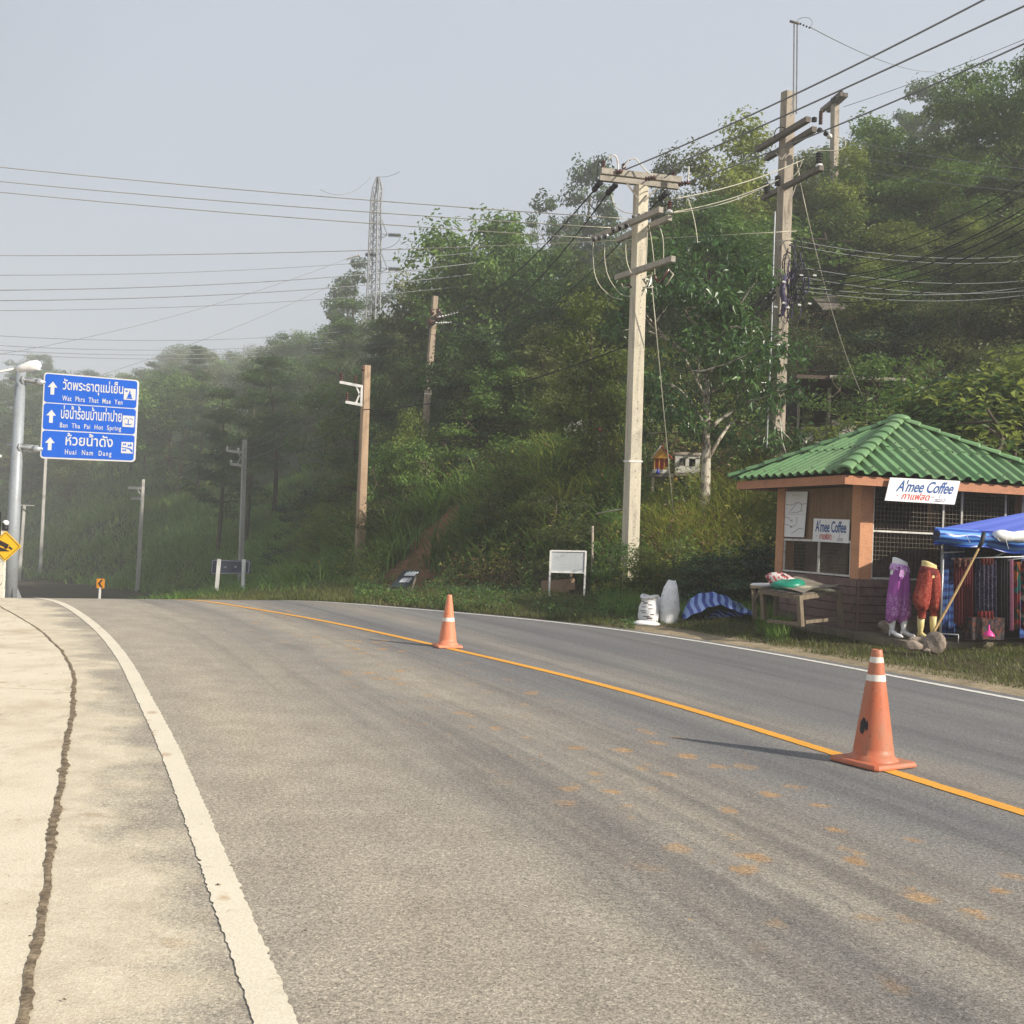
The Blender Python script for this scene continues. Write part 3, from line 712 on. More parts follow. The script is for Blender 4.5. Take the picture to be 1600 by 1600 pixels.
for (ca, cb) in (((RX0, RY0), (RX1, RY0)), ((RX0, RY1), (RX0, RY0))):
    A = Vector((*ca, ZE)); B = Vector((*cb, ZE)); T = Vector((AX_, AY_, ZA)); L = (B - A).length; d = (B - A) / L; tt = (T - A).dot(d); ft = A + d * tt; up = T - ft; H_ = up.length; up /= H_; nn = d.cross(up); nn = nn if nn.z > 0 else -nn
    for vf in (.05, .40, .50, .86):
        k = 0
        while (k + .25) * PER < L:
            u = (k + .25) * PER; vm = u / tt if u < tt else (L - u) / (L - tt)
            if vf < vm - .06 and k % 2 == 0: p = A + d * u + up * vf * H_ + nn * (AMP + .02); scr.box(K(*p), (.022, .022, .02), AXK)
            k += 1
tag(scr.build('roof_screw', MT['arm_dark'], kio), kind='stuff')
def hip_caps(cx, cy):
    A = K(cx, cy, ZE + .03); T = K(AX_, AY_, ZA + .035); n = 9; d = (T - A).normalized(); L = (T - A).length
    side = d.cross(UZ).normalized(); up = side.cross(d).normalized()
    for i in range(n):
        a = A + d * (L * i / n - .03); b = A + d * (L * (i + 1) / n + .03); vs = []; fs = []; m = 11
        for q, (p, r, h) in enumerate(((a, .135, .085), (a + d * .03, .135, .085), (b, .105, .062))):
            for k in range(m):
                an = math.pi * k / (m - 1); vs.append(p + side * (r * math.cos(an) * 1.1) + up * (h * math.sin(an) - .02 + (.012 if q < 2 else 0)))
        for k in range(m):
            vs.append(a + side * (.11 * math.cos(math.pi * k / (m - 1))) + up * (.062 * math.sin(math.pi * k / (m - 1)) - .02))
        for q in (0, 1): fs += [(q * m + k, (q + 1) * m + k, (q + 1) * m + k + 1, q * m + k + 1) for k in range(m - 1)]
        fs += [(k, k + 1, 3 * m + k + 1, 3 * m + k) for k in range(m - 1)]
        MB().add(vs, fs, True).build('ridge_tile', MT['roof_green'], kio)
for c in ((RX0, RY0), (RX1, RY0), (RX0, RY1), (RX1, RY1)): hip_caps(*c)
mb = MB(); mb.add(*blob(K(AX_, AY_, ZA + .03), .21, 3, .02, 3, (1, 1, .42)), True); mb.build('apex_cap', MT['roof_green'], kio)
# signs
def board_on(corners_px, P, Nn, name, mat, label, cat, th=.015, off=.03, group=None, root=True):
    c = [on_plane(x, y, P + Nn * off, Nn) for x, y in corners_px]
    e = empty(name, sum(c, Vector()) / 4, label, cat, group)
    slab_poly(c, [(0, 0), (1, 0), (1, 1), (0, 1)], Nn, th).build('board', mat, e)
    return e, c
BLUE_L = grimy('blue_lettering', (.03, .10, .30), .6, .1, 4, bump=0); RED_L = grimy('red_lettering', (.62, .06, .04), .6, .1, 4, bump=0); GREY_L = grimy('grey_drawing', (.35, .36, .42), .6, .1, 4, bump=0)
def coffee_sign(corners, P, Nn, off, label, shear):
    e, c = board_on(corners, P, Nn, 'coffee_sign', MT['sign_white'], label, 'sign', .012, off, 'coffee signs on the kiosk')
    put_text(c, .12 if shear else .07, .42, .93, .93, "A'mee Coffee", BLUE_L, 'lettering', e, Nn, shear, .016, .96)
    put_text(c, .22 if shear else .2, .1, .62 if shear else .54, .40, 'กาแฟสด', RED_L, 'lettering', e, Nn, shear * .6, .014)
    mb = MB()
    for u, v in ((.155, .24), (.665, .24)) if shear else ((.12, .24), (.6, .24)):
        put_poly(mb, c, [(u + .008 * math.cos(a), v + .03 * math.sin(a)) for a in np.linspace(0, 5.6, 8)], Nn)
    tag(mb.build('dots', RED_L, e), kind='stuff')
    mb = MB(); q = c     # little cup drawing
    mb.tube([quad_map(c, .76 + .055 * math.cos(a), .17 + .05 * math.sin(a)) + Nn * .004 for a in np.linspace(math.pi, 2 * math.pi, 8)], .004, 4)
    mb.tube([quad_map(c, u, .18) + Nn * .004 for u in (.705, .815)], .004, 4); mb.tube([quad_map(c, u, .09) + Nn * .004 for u in (.70, .84)], .004, 4)
    mb.tube([quad_map(c, .835 + .02 * math.cos(a), .16 + .04 * math.sin(a)) + Nn * .004 for a in np.linspace(-2, 2, 6)], .004, 4)
    mb.tube([quad_map(c, .76 + .012 * math.sin(v * 60), v) + Nn * .004 for v in np.linspace(.22, .38, 7)], .003, 4)
    mb.build('cup_drawing', GREY_L, e)
    return e, c
tilt = (-UL * 1.0 - UZ * .12).normalized()
coffee_sign([(1382.5, 782), (1491.5, 788.5), (1500.5, 751.5), (1391, 746)], K(1, 0, ZF + .06), -UL, .075, 'wide slanted white coffee sign hanging from the eave of the kiosk', .28)
coffee_sign([(1269.5, 845.5), (1325.5, 849), (1327.5, 812), (1271.5, 810)], K(xf, 1, 2), -UR, .045, 'smaller upright white coffee sign on the shaded left wall of the kiosk', 0)
e, c = board_on([(1224, 838.5), (1256, 839.5), (1262, 768), (1228, 768)], K(xf, 1, 2), -UR, 'map_poster', MT['sign_white'], 'tall white paper with a hand drawn map on the kiosk wall', 'poster', .006, .03)
mb = MB(); DARKL = MT['sign_black']
def sketch(pts, r=.0035): mb.tube([quad_map(c, u, v) - UR * .003 for u, v in pts], r, 4, cap=False)
sketch([(.05, .72), (.2, .70), (.38, .71), (.5, .75), (.62, .76), (.8, .72), (.97, .74)]); sketch([(.2, .52), (.32, .60), (.45, .68), (.58, .75)]); sketch([(.3, .52), (.45, .54), (.6, .53), (.75, .58), (.8, .66), (.76, .73)])
sketch([(.75, .58), (.85, .55)]); sketch([(.03, .44), (.2, .42), (.3, .36), (.42, .33)]); sketch([(.05, .28), (.22, .26), (.4, .22), (.55, .26), (.62, .36), (.6, .44)]); sketch([(.4, .08), (.55, .12), (.72, .19), (.95, .18)])
sketch([(.3, .36), (.42, .37)]); sketch([(.3, .90), (.5, .93), (.7, .92)], .002); mb.box(quad_map(c, .36, .22) - UR * .004, (.006, .05, .02), AXK)
mb.build('map_drawing', DARKL, e); MB().beam(quad_map(c, 0, .495) - UR * .003, quad_map(c, 1, .495) - UR * .003, .012, .003).build('fold', GREY_L, e)

# ------------------------------------------------------------------ striped market canopy
FLc = at(1464, 826, 16.6); ZC = FLc.z
UY = Vector((.42, .907, 0))
def sc(x, y, z): return Vector((FLc.x, FLc.y, 0)) + UR * x + UY * y + UZ * z
can = empty('market_canopy', sc(1.7, .8, Z0), 'blue striped market canopy propped by a bamboo pole beside the kiosk', 'canopy')
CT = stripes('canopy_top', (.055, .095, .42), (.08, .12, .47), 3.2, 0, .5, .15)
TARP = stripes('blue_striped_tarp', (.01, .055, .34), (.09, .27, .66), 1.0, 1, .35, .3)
TARPW = stripes('tarp_wall', (.006, .022, .13), (.03, .085, .26), 5.0, 1, .45, .4)  # darker copy of the tarp stripes, stall shade put into the colour
WX, WY = 5.2, 2.0; PK = (3.0, 1.0, ZC + .62)
def cloth_patch(P00, P10, P11, P01, nu, nv, fn, name, mat, parent, us=1, vs=1, label=None):
    V = []; UV = []
    for j in range(nv + 1):
        for i in range(nu + 1):
            u, v = i / nu, j / nv; p = (P00 * (1 - u) + P10 * u) * (1 - v) + (P01 * (1 - u) + P11 * u) * v
            V.append(p + fn(u, v)); UV.append((u * us, v * vs))
    off = world_loc(parent) if parent is not None else sum(V, Vector()) / len(V)
    Fq = [(j * (nu + 1) + i, j * (nu + 1) + i + 1, (j + 1) * (nu + 1) + i + 1, (j + 1) * (nu + 1) + i) for j in range(nv) for i in range(nu)]
    me = np_mesh(name, np.array([tuple(v) for v in V]), Fq, mat, None, True, np.array(UV), off)
    return link(name, me, parent=parent, loc=(0, 0, 0) if parent is not None else off, label=label)
zero = lambda u, v: Vector((0, 0, -.05 * math.sin(math.pi * u) * math.sin(math.pi * v)))
pk = sc(*PK)
cloth_patch(sc(0, 0, ZC), sc(WX, 0, ZC), pk, pk, 16, 10, zero, 'canopy_panel', CT, can, 3, 1)
cloth_patch(sc(0, WY, ZC), sc(0, 0, ZC), pk, pk, 12, 8, zero, 'canopy_panel', CT, can, 2, 1)
cloth_patch(sc(WX, WY, ZC), sc(0, WY, ZC), pk, pk, 12, 8, zero, 'canopy_panel', CT, can, 3, 1)
cloth_patch(sc(WX, 0, ZC), sc(WX, WY, ZC), pk, pk, 12, 8, zero, 'canopy_panel', CT, can, 2, 1)
def val(u, v):
    w = math.sin(u * 23 + 2 * math.sin(v * 4)) * .022 + math.sin(u * 51 + 1.3 + v * 5) * .014
    return -UL * (.10 * math.sin(math.pi * min(v * 1.15, 1)) + w) + UZ * (.03 * math.sin(u * 14) * v + .018 * math.sin(u * 37 + 1) * v - .015 * math.sin(u * 9))
cloth_patch(sc(-.03, 0, ZC - .25), sc(WX, 0, ZC - .36), sc(WX, 0, ZC + .02), sc(-.03, 0, ZC + .02), 90, 12, lambda u, v: val(u, 1 - v), 'valance', TARP, can, 1, 3.6)
cloth_patch(sc(-.03, WY, ZC - .25), sc(-.03, 0, ZC - .25), sc(-.03, 0, ZC + .02), sc(-.03, WY, ZC + .02), 30, 6, lambda u, v: -UR * .04 * math.sin(math.pi * v), 'valance', TARP, can, 1, 3.6)
mb = MB(); pts = [sc(1.06 + t * 1.0, -.13, ZC - .05 - .02 * math.sin(t * 5)) for t in np.linspace(0, 1, 12)]
mb.tube(pts, [.05] + [.085 + .01 * math.sin(i * 1.7) for i in range(10)] + [.05], 12); mb.build('rolled_cover', MT['sack'], can)
GP = MT['galv']
def cpost(x, y, z1=None): MB().tube([sc(x, y, Z0), sc(x, y, (z1 or ZC - .02))], .018, 8).build('pole', GP, can)
cpost(.10, .35, ZC - .36); cpost(WX - .1, .1); cpost(WX - .1, WY - .1); cpost(.1, WY - .1)
mb = MB(); mb.tube([sc(.10, .35, ZC - .36), sc(.5, .35, ZC - .33)], .015, 6); mb.tube([sc(.1, .35, ZC - .36), sc(.1, .1, ZC - .05)], .012, 6)
mb.tube([sc(1.0, .3, ZC - .42), sc(1.7, .0, ZC - .15)], .014, 6); mb.tube([sc(.1, .35, Z0 + .13), sc(.45, .1, Z0 + .13), sc(.45, .1, Z0 + .0)], .014, 6); mb.build('brace', GP, can)
def fold(u, v): return UL * (.03 * math.sin(u * 19) + .018 * math.sin(u * 43 + v * 3))
cloth_patch(sc(WX - .05, .1, Z0 + .1), sc(WX - .05, WY - .1, Z0 + .1), sc(WX - .05, WY - .1, ZC), sc(WX - .05, .1, ZC), 20, 8, fold, 'tarp_wall', TARPW, can, 1, 2.8)  # unseen end wall, added to shade the stall
cloth_patch(sc(1.6, .06, Z0 + .1), sc(WX, .06, Z0 + .1), sc(WX, .06, ZC), sc(1.6, .06, ZC), 30, 8, fold, 'tarp_wall', TARPW, can, 1, 2.8)  # unseen front wall, added to keep the sun off the clothes
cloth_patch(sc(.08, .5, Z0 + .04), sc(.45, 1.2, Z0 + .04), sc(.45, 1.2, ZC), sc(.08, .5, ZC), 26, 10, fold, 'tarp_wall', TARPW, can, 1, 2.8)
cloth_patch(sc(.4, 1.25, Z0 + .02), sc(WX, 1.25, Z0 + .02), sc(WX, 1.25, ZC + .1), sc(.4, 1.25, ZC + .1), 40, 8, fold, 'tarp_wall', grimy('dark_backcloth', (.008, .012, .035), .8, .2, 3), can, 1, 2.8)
for i, (px, y0, y1) in enumerate(((1511, 838, 848), (1571, 838, 858), (1558, 840, 846))):
    p = at(px, y0, 16.5); MB().tube([p, at(px + 2, (y0 + y1) / 2, 16.5), at(px + 5, y1, 16.5)], .004, 5).build('tie_cord', MT['sack'], can)
# prop pole and stones
a = at(1537, 842, 16.38); b = at(1450, 1003, 16.0)
pm = MB(); n = 9; pp = [b.lerp(a, t) + Vector((0, 0, -.03 * math.sin(t * math.pi))) for t in np.linspace(0, 1, n)]
pm.tube(pp, [.021 - .006 * i / n for i in range(n)], 8); pm.build('bamboo_pole', MT['bamboo'], None, 'long bamboo pole leaning from the stones up to the canopy', 'pole')
MB().tube([a.lerp(b, .0) + Vector((0, 0, .1)), a.lerp(b, .03), a.lerp(b, .09)], [.03, .032, .028], 8).build('cloth_tie', MT['black_rubber'], can)
gs = [((1462, 1004), .145, 'round brown stone holding the foot of the bamboo pole', (1, .8, .95), .3), ((1430, 1009), .095, 'pale stone at the left end of the pile under the bamboo pole', (1.1, .8, .8), .25), ((1441, 1001), .09, 'flat grey stone lying on top of the pole pile', (1.4, .9, .55), .2), ((1448, 1016), .08, 'small brown stone in front of the pole pile', (1.3, .8, .7), .25), ((1428, 1000), .07, 'small grey stone at the back left of the pole pile', (1.2, .8, .7), .2)]
for i, ((px, py), r, lb, sq, ro) in enumerate(gs):
    MB().add(*blob(at(px, py, 15.95 + (.12 if i in (2, 4) else 0)), r, i + 3, ro, 2, sq), False).build('stone', MT['stone'], None, lb, 'stone', 'stones at the foot of the bamboo pole')
MB().add(*blob(at(1386, 981, 17.55), .16, 21, .2, 3, (1.1, .8, .8)), True).build('stone', MT['stone'], None, 'big dark boulder against the kiosk planks left of the white mannequin', 'stone')
MB().box(at(1424, 978, 17.6), (.2, .12, .17), AXK).build('concrete_block', MT['pad'], None, 'grey concrete block against the kiosk behind the mannequins', 'block')

# ------------------------------------------------------------------ mannequins
def floral(name, c, pat, th=(.52, .56), border=False, sc_=26):
    m = N(name, .75, .2); vo = m.n('ShaderNodeTexVoronoi'); vo.inputs['Scale'].default_value = sc_; vo.feature = 'DISTANCE_TO_EDGE'
    m.l(m.coord(), vo.inputs['Vector']); a = m.noise(sc_ * .8, 4, None, .7, dist=1.5)
    k = m.ramp(a, [(th[0], 0.), (th[1], 1.)])
    if border:
        s = m.n('ShaderNodeSeparateXYZ'); m.l(m.coord(), s.inputs[0]); z = s.outputs[2]
        zone = m.ramp(m.mr(z, 0, 1.25), [(.08, .9), (.20, .9), (.24, .5), (.30, 1.), (.50, .75), (.58, 0.), (.82, 0.), (.88, .9), (.98, .9)])
        k = m.math('MULTIPLY', k, zone)
    m.col(m.mix(m.math('MULTIPLY', k, .8), c, pat)); m.bump(m.noise(8, 4), .3, .02); return m.m
def body_loft(secs, n=24):
    """secs: list of (centre Vector, rx, ry, rot); returns verts, faces"""
    vs = []
    for c_, rx, ry, ph in secs:
        for k in range(n):
            a = 2 * math.pi * k / n; vs.append(c_ + Vector((rx * math.cos(a), ry * math.sin(a), 0)) * 1.0)
    fs = [(i * n + k, i * n + (k + 1) % n, (i + 1) * n + (k + 1) % n, (i + 1) * n + k) for i in range(len(secs) - 1) for k in range(n)]
    return vs, fs, n
def mannequin(px, py, Y, H, plastic, cloth, label, style, hem):
    base = at(px, py, Y); base.z = Z0 + .03
    def p(x, y, z): return base + UR * x + UL * y + UZ * z * H
    e = empty('mannequin', base, label, 'mannequin', None)
    # waist block
    mb = MB(); vs = []; n = 24
    for z, rx, ry, tl in ((.80, .155, .11, 0), (.86, .15, .105, 0), (.92, .135, .095, .01), (.965, .125, .088, .03), (.985, .128, .09, .035), (.99, .10, .07, .035)):
        for k in range(n):
            a = 2 * math.pi * k / n; vs.append(p(rx * math.cos(a) - .01, ry * math.sin(a), z - tl * math.cos(a) + (.0)))
    fs = [(i * n + k, i * n + (k + 1) % n, (i + 1) * n + (k + 1) % n, (i + 1) * n + k) for i in range(5) for k in range(n)] + [tuple(range(5 * n, 6 * n))]
    mb.add(vs, fs, True); mb.build('torso', plastic, e)
    # calves and shoe feet
    for s, dx, dy, yaw in ((-1, -.115 if style else -.10, .02, -70), (1, .085, -.02, -18)):
        mb = MB(); ca, sa = math.cos(math.radians(yaw)), math.sin(math.radians(yaw))
        def q(fx, fy, z): return base + UR * (dx + fx * ca - fy * sa) + UL * (dy + fx * sa + fy * ca) + UZ * z
        zt = .30 * H
        mb.tube([q(0, 0, zt), q(0, 0, .2), q(0, 0, .13), q(.0, 0, .095)], [.058, .05, .038, .036], 14)
        mb.tube([q(-.035, 0, .10), q(.0, 0, .088), q(.045, 0, .062), (q(.10, 0, .034)), q(.16, 0, .022), q(.20, 0, .017)], [.026, .036, .036, .033, .027, .008], 12)
        mb.tube([q(-.03, 0, .085), q(-.037, 0, .004)], [.02, .011], 8)
        mb.build('foot', plastic, e)
    # trousers: two baggy legs meeting at a waistband
    fr = random.Random(int(px))
    for s in (-1, 1):
        mb = MB(); vs = []; n = 28
        if style == 0: prof = [(.20, .06, .055, .10), (.225, .095, .085, .10), (.26, .118, .10, .095), (.32, .12, .105, .09), (.45, .118, .11, .085), (.58, .11, .115, .075), (.70, .10, .115, .065), (.80, .088, .105, .06), (.88, .078, .10, .055), (.905, .074, .095, .05)]
        else: prof = [(.27, .055, .05, .115), (.30, .058, .055, .115), (.38, .062, .058, .115), (.385, .085, .08, .115), (.46, .095, .085, .112), (.56, .115, .10, .105), (.68, .115, .11, .095), (.78, .105, .112, .08), (.86, .095, .11, .065), (.905, .082, .10, .052)]
        for i, (z, rx, ry, cx) in enumerate(prof):
            bulge = (.028 if s < 0 and style and .42 < z < .62 else 0)
            for k in range(n):
                a = 2 * math.pi * k / n; w = 1 + .05 * math.sin(a * 7 + z * 4 + s) + .03 * math.sin(a * 13 + z * 9)
                vs.append(p(s * (cx + bulge * .5) + (rx + bulge) * w * math.cos(a) - .01, ry * w * math.sin(a) - .01, z + (.03 * math.cos(a + .5) if i < 3 and style == 0 else 0)))
        fs = [(i * n + k, i * n + (k + 1) % n, (i + 1) * n + (k + 1) % n, (i + 1) * n + k) for i in range(len(prof) - 1) for k in range(n)]
        mb.add(vs, fs, True); mb.build('trouser_leg', cloth, e)
    mb = MB(); vs = []; n = 28
    for z, r_ in ((.845, .172), (.87, .168), (.90, .158), (.925, .148), (.93, .13)):
        for k in range(n):
            a = 2 * math.pi * k / n; vs.append(p(r_ * math.cos(a) - .01, r_ * .72 * math.sin(a), z - .02 * math.cos(a)))
    mb.add(vs, [(i * n + k, i * n + (k + 1) % n, (i + 1) * n + (k + 1) % n, (i + 1) * n + k) for i in range(4) for k in range(n)], True)
    mb.build('waistband', hem, e)
    if style == 0:
        MB().add([p(-.10, -.14, .89), p(-.04, -.15, .895), p(-.05, -.155, .78), p(-.075, -.15, .74), p(-.115, -.13, .79)], [(0, 1, 2, 3, 4)]).build('sash', hem, e)
    return e
PUR = floral('purple_floral_cloth', (.31, .075, .33), (.62, .38, .62), border=True); REDC = floral('red_floral_cloth', (.22, .020, .015), (.42, .11, .07), (.50, .55), sc_=34)
MAR = grimy('maroon_cloth', (.13, .012, .015), .8, .1, 6)
PURB = floral('purple_hem', (.32, .07, .38), (.70, .50, .74), (.46, .5))
mannequin(1403, 992, 17.2, 1.215, MT['mann_white'], PUR, 'white lower body mannequin in baggy purple floral trousers', 0, PURB)
mannequin(1449, 994, 17.0, 1.19, MT['mann_yellow'], REDC, 'cream yellow lower body mannequin in red patterned harem trousers', 1, MAR)
MB().box(K(1.25, -.72, Z0 + .015), (1.05, .3, .02), AXK).build('plank_board', MT['wood'], None, 'thin pale board on the pad under the mannequin feet', 'board')

# ------------------------------------------------------------------ clothes on the stall, colours darkened for the shade inside
def hang(px0, px1, y0, y1, Y, mat, label, name, cat, folds=6, dep=.05, taper=0, n=26):
    a = at(px0, y0, Y); b = at(px1, y0, Y); c_ = at(px1 + taper, y1, Y); d = at(px0 - taper, y1, Y)
    V = []; UV = []; m = 14
    for sd in (1, -1):
        for j in range(m + 1):
            for i in range(n + 1):
                u, v = i / n, j / m; q = (a * (1 - u) + b * u) * (1 - v) + (d * (1 - u) + c_ * u) * v
                f = dep * .45 * math.sin(u * folds * 6.28 + sd * .2) * (.3 + .7 * v)
                V.append(q + Vector((0, f + sd * .02 * math.sin(math.pi * u), .02 * math.sin(u * 17) * v))); UV.append((u, v))
    k = (n + 1) * (m + 1)
    Fq = [(s * k + j * (n + 1) + i, s * k + j * (n + 1) + i + 1, s * k + (j + 1) * (n + 1) + i + 1, s * k + (j + 1) * (n + 1) + i) for s in (0, 1) for j in range(m) for i in range(n)]
    off = sum(V, Vector()) / len(V)
    return link(name, np_mesh(name, np.array([tuple(v) for v in V]), Fq, mat, None, True, np.array(UV), off), off, label=label, cat=cat, group='clothes for sale on the stall')
def multi(name, cols, scale=22):
    m = N(name, .8, .2); vo = m.n('ShaderNodeTexVoronoi'); vo.inputs['Scale'].default_value = scale; m.l(m.mapv(m.coord(), (1, 1, .7)), vo.inputs['Vector'])
    s = m.n('ShaderNodeSeparateColor'); m.l(vo.outputs['Color'], s.inputs[0]); k = len(cols)
    m.col(m.ramp(s.outputs[0], [(i / k, c) for i, c in enumerate(cols)], 'CONSTANT')); return m.m
hang(1490, 1520, 876, 976, 17.0, grimy('dark_red_cloth', (.085, .006, .010), .8, .15, 8), 'long dark red trousers hanging left inside the stall', 'hanging_trousers', 'trousers', 7)
hang(1491, 1517, 872, 884, 16.95, multi('faded_print', [(.07, .03, .02), (.15, .07, .05), (.04, .01, .01)], 40), 'faded printed cloth folded over the red trousers', 'folded_cloth', 'cloth', 3)
hang(1524, 1557, 874, 964, 17.1, floral('navy_print_cloth', (.010, .007, .032), (.16, .15, .20), (.54, .60), sc_=40), 'navy dress with pale specks hanging in the stall', 'hanging_dress', 'dress', 5)
hang(1528, 1552, 955, 966, 16.98, grimy('red_cloth', (.16, .012, .014), .8, .15, 8), 'bright red cloth at the hem of the navy dress', 'hanging_cloth', 'cloth', 4)
hang(1532, 1552, 872, 882, 17.0, grimy('brick_cloth', (.12, .018, .014), .8, .15, 8), 'red cloth hung over the neck of the navy dress', 'hanging_cloth', 'cloth', 4)
hang(1560, 1578, 872, 978, 17.15, grimy('black_cloth', (.012, .010, .016), .85, .2, 8), 'plain black skirt hanging beside the navy dress', 'hanging_skirt', 'skirt', 4)
hang(1578, 1583, 874, 984, 16.5, grimy('pink_cloth', (.42, .16, .24), .8, .15, 8), 'narrow pink scarf hanging at the front edge of the stall', 'hanging_scarf', 'scarf', 1)
hang(1584, 1594, 878, 982, 16.55, multi('bright_print', [(.26, .025, .018), (.01, .13, .11), (.30, .08, .02), (.16, .01, .03), (.02, .03, .02)], 13), 'red orange and teal patterned scarf on the stall front', 'hanging_scarf', 'scarf', 2)
hang(1595, 1612, 876, 984, 16.6, multi('dark_print', [(.02, .10, .08), (.20, .03, .03), (.01, .02, .02), (.3, .28, .25), (.08, .01, .02)], 20), 'dark green and red patterned scarf at the right picture edge', 'hanging_scarf', 'scarf', 3)
MB().tube([at(1486, 873, 17.05), at(1625, 869, 17.05)], .012, 6).build('clothes_rail', MT['galv'], None, 'steel rail carrying the clothes inside the stall', 'rail')
MB().tube([at(1576, 875, 16.52), at(1625, 869, 16.6)], .012, 6).build('clothes_rail', MT['galv'], None, 'steel rail carrying the scarves at the stall front', 'rail')
mb = MB(); q = at(1533, 981, 17.1); mb.box(q, (.62, .3, .34), AXK); mb.build('goods_basket', multi('basket_goods', [(.03, .02, .02), (.12, .04, .03), (.06, .05, .05), (.02, .02, .03)], 26), None, 'dark basket of small goods under the navy dress', 'basket')
# pink funnel
q = at(1545, 994, 16.35); mb = MB(); mb.lathe(q + UZ * .0, q + UZ * .17, [(0, .085), (.08, .083), (.45, .035), (.55, .014), (1, .010)], 18)
mb.build('funnel', grimy('pink_plastic', (.75, .06, .30), .35, .05, 5, (.6, .04, .22), 0, amt=.1), None, 'bright pink plastic funnel upside down on the pad edge', 'funnel')

# ------------------------------------------------------------------ utility poles
PM = MT['concrete_pole']
def pole(name, bot, top, w0, w1, mat, label, group='concrete power poles along the hillside', yaw=.5, holes=True, band=None):
    bot = Vector(bot); top = Vector(top); gz = T1(bot.x, bot.y)
    if gz - .1 < bot.z:
        t = (gz - .3 - bot.z) / (top.z - bot.z); bot = bot + (top - bot) * t
    e = empty(name, bot, label, 'utility pole', group)
    d = (top - bot).normalized(); x = Vector((math.cos(yaw), math.sin(yaw), 0)); x = (x - d * x.dot(d)).normalized(); y = d.cross(x)
    mb = MB(); ch = .22
    def ring(p, w):
        h = w * .42; w = w * .5; return [p + x * a + y * b for a, b in ((-w + w * ch, -h), (w - w * ch, -h), (w, -h + h * ch * 1.5), (w, h - h * ch), (w - w * ch, h), (-w + w * ch, h), (-w, h - h * ch), (-w, -h + h * ch * 1.5))]
    n = 7; vs = []
    for i in range(n): t = i / (n - 1); vs += ring(bot.lerp(top, t), w0 + (w1 - w0) * t)
    fs = [(i * 8 + k, i * 8 + (k + 1) % 8, (i + 1) * 8 + (k + 1) % 8, (i + 1) * 8 + k) for i in range(n - 1) for k in range(8)] + [tuple(range((n - 1) * 8, n * 8))]
    mb.add(vs, fs).build('shaft', mat, e)
    if holes:
        hb = MB(); L = (top - bot).length; k = 0; rs = random.Random(int(top.x * 10))
        z = 1.0
        while z < L - .2:
            t = z / L; w = w0 + (w1 - w0) * t; p = bot.lerp(top, t) - y * (w * .42 + .001) + x * (.01 * (k % 2))
            hb.lathe(p + y * .01, p - y * .002, [(0, .011), (1, .011)], 6); z += rs.choice((.14, .14, .28, .42)); k += 1
        tag(hb.build('bolt_hole_disc', MT['sign_black'], e), kind='stuff')  # black discs on the pole face, painted in place of shaded holes
    if band:
        t = band; w = (w0 + (w1 - w0) * t) * 1.03; p = bot.lerp(top, t); MB().beam(p, p + d * .035, w, w * .86, up=y).build('band', MT['white_paint'], e)
    return e, x, y, d, bot
def arm_pts(ax, ay, bx, by, Y0):
    """end points of a level beam seen from a to b with middle distance Y0"""
    best = None
    for k in np.linspace(-.25, .25, 201):
        A = at(ax, ay, Y0 * (1 + k)); B = at(bx, by, Y0 * (1 - k))
        if best is None or abs(A.z - B.z) < best[0]: best = (abs(A.z - B.z), A, B)
    return best[1], best[2]
def insul(parent, p, d, L, r, n, mats, name='insulator', gap=None):
    """ribbed insulator from p along d"""
    d = Vector(d).normalized(); prof = []
    for i in range(n):
        a = i / n; prof += [(a, r * .45), (a + .10 / n, r), (a + .55 / n, r * .95), (a + .6 / n, r * .45)]
    prof += [(1, r * .45)]
    return MB().lathe(p, p + d * L, prof, 10).build(name, mats, parent)
# main pole in front of the hill
mp, mx_, my_, md, mb0 = pole('utility_pole', at(984, 892, 24.8), at(1002, 291, 24.3), .345, .29, PM, 'tall cream concrete power pole in the middle with three pairs of crossarms', yaw=.35, band=.34)
BR, BK, WC = MT['brown_ceramic'], MT['black_rubber'], MT['white_ceramic']
A, B = arm_pts(938, 272, 1062, 286, 24.3); 
for k, (dy, dz) in enumerate(((-.20, 0), (.20, -.02))):
    o_ = Vector((0, dy, dz)); MB().beam(A + o_, B + o_, .12, .13).build('crossarm', MT['arm'], mp)
def brace(a, b, par, w=.035): return MB().beam(a, b, w, w).build('brace', MT['arm'], par)
brace(at(979, 285, 24.1), at(998, 312, 24.1), mp); brace(at(1027, 294, 24.1), at(1006, 315, 24.1), mp)
for px, py, L, dx, dz in ((953, 271, .3, 1, .12), (1008, 280, .26, 1, .08), (1060, 288, .26, 1, .1)):
    insul(mp, at(px, py, 24.0), (1, -.5, dz * .6), L, .055, 4, BR)
for px, py in ((942, 258), (974, 263), (1052, 275)): insul(mp, at(px, py + 11, 24.45), (0, 0, 1), .27, .055, 5, BR)
for px, py, qx, qy in ((938, 284, 927, 298), (962, 289, 948, 303), (1042, 301, 1030, 312)):
    a, b = at(px, py, 24.3), at(qx, qy, 24.8); insul(mp, a, b - a, (b - a).length, .07, 3, BK)
A2, B2 = arm_pts(926, 377, 1031, 332, 24.3)
MB().beam(A2 + Vector((0, -.2, 0)), B2 + Vector((0, -.2, 0)), .11, .12).build('crossarm', MT['arm'], mp)
A3, B3 = arm_pts(968, 371, 1049, 336, 24.5)
MB().beam(A3 + Vector((0, .2, 0)), B3 + Vector((0, .2, 0)), .11, .12).build('crossarm', MT['arm'], mp)
A4, B4 = arm_pts(962, 437, 1050, 408, 24.2)
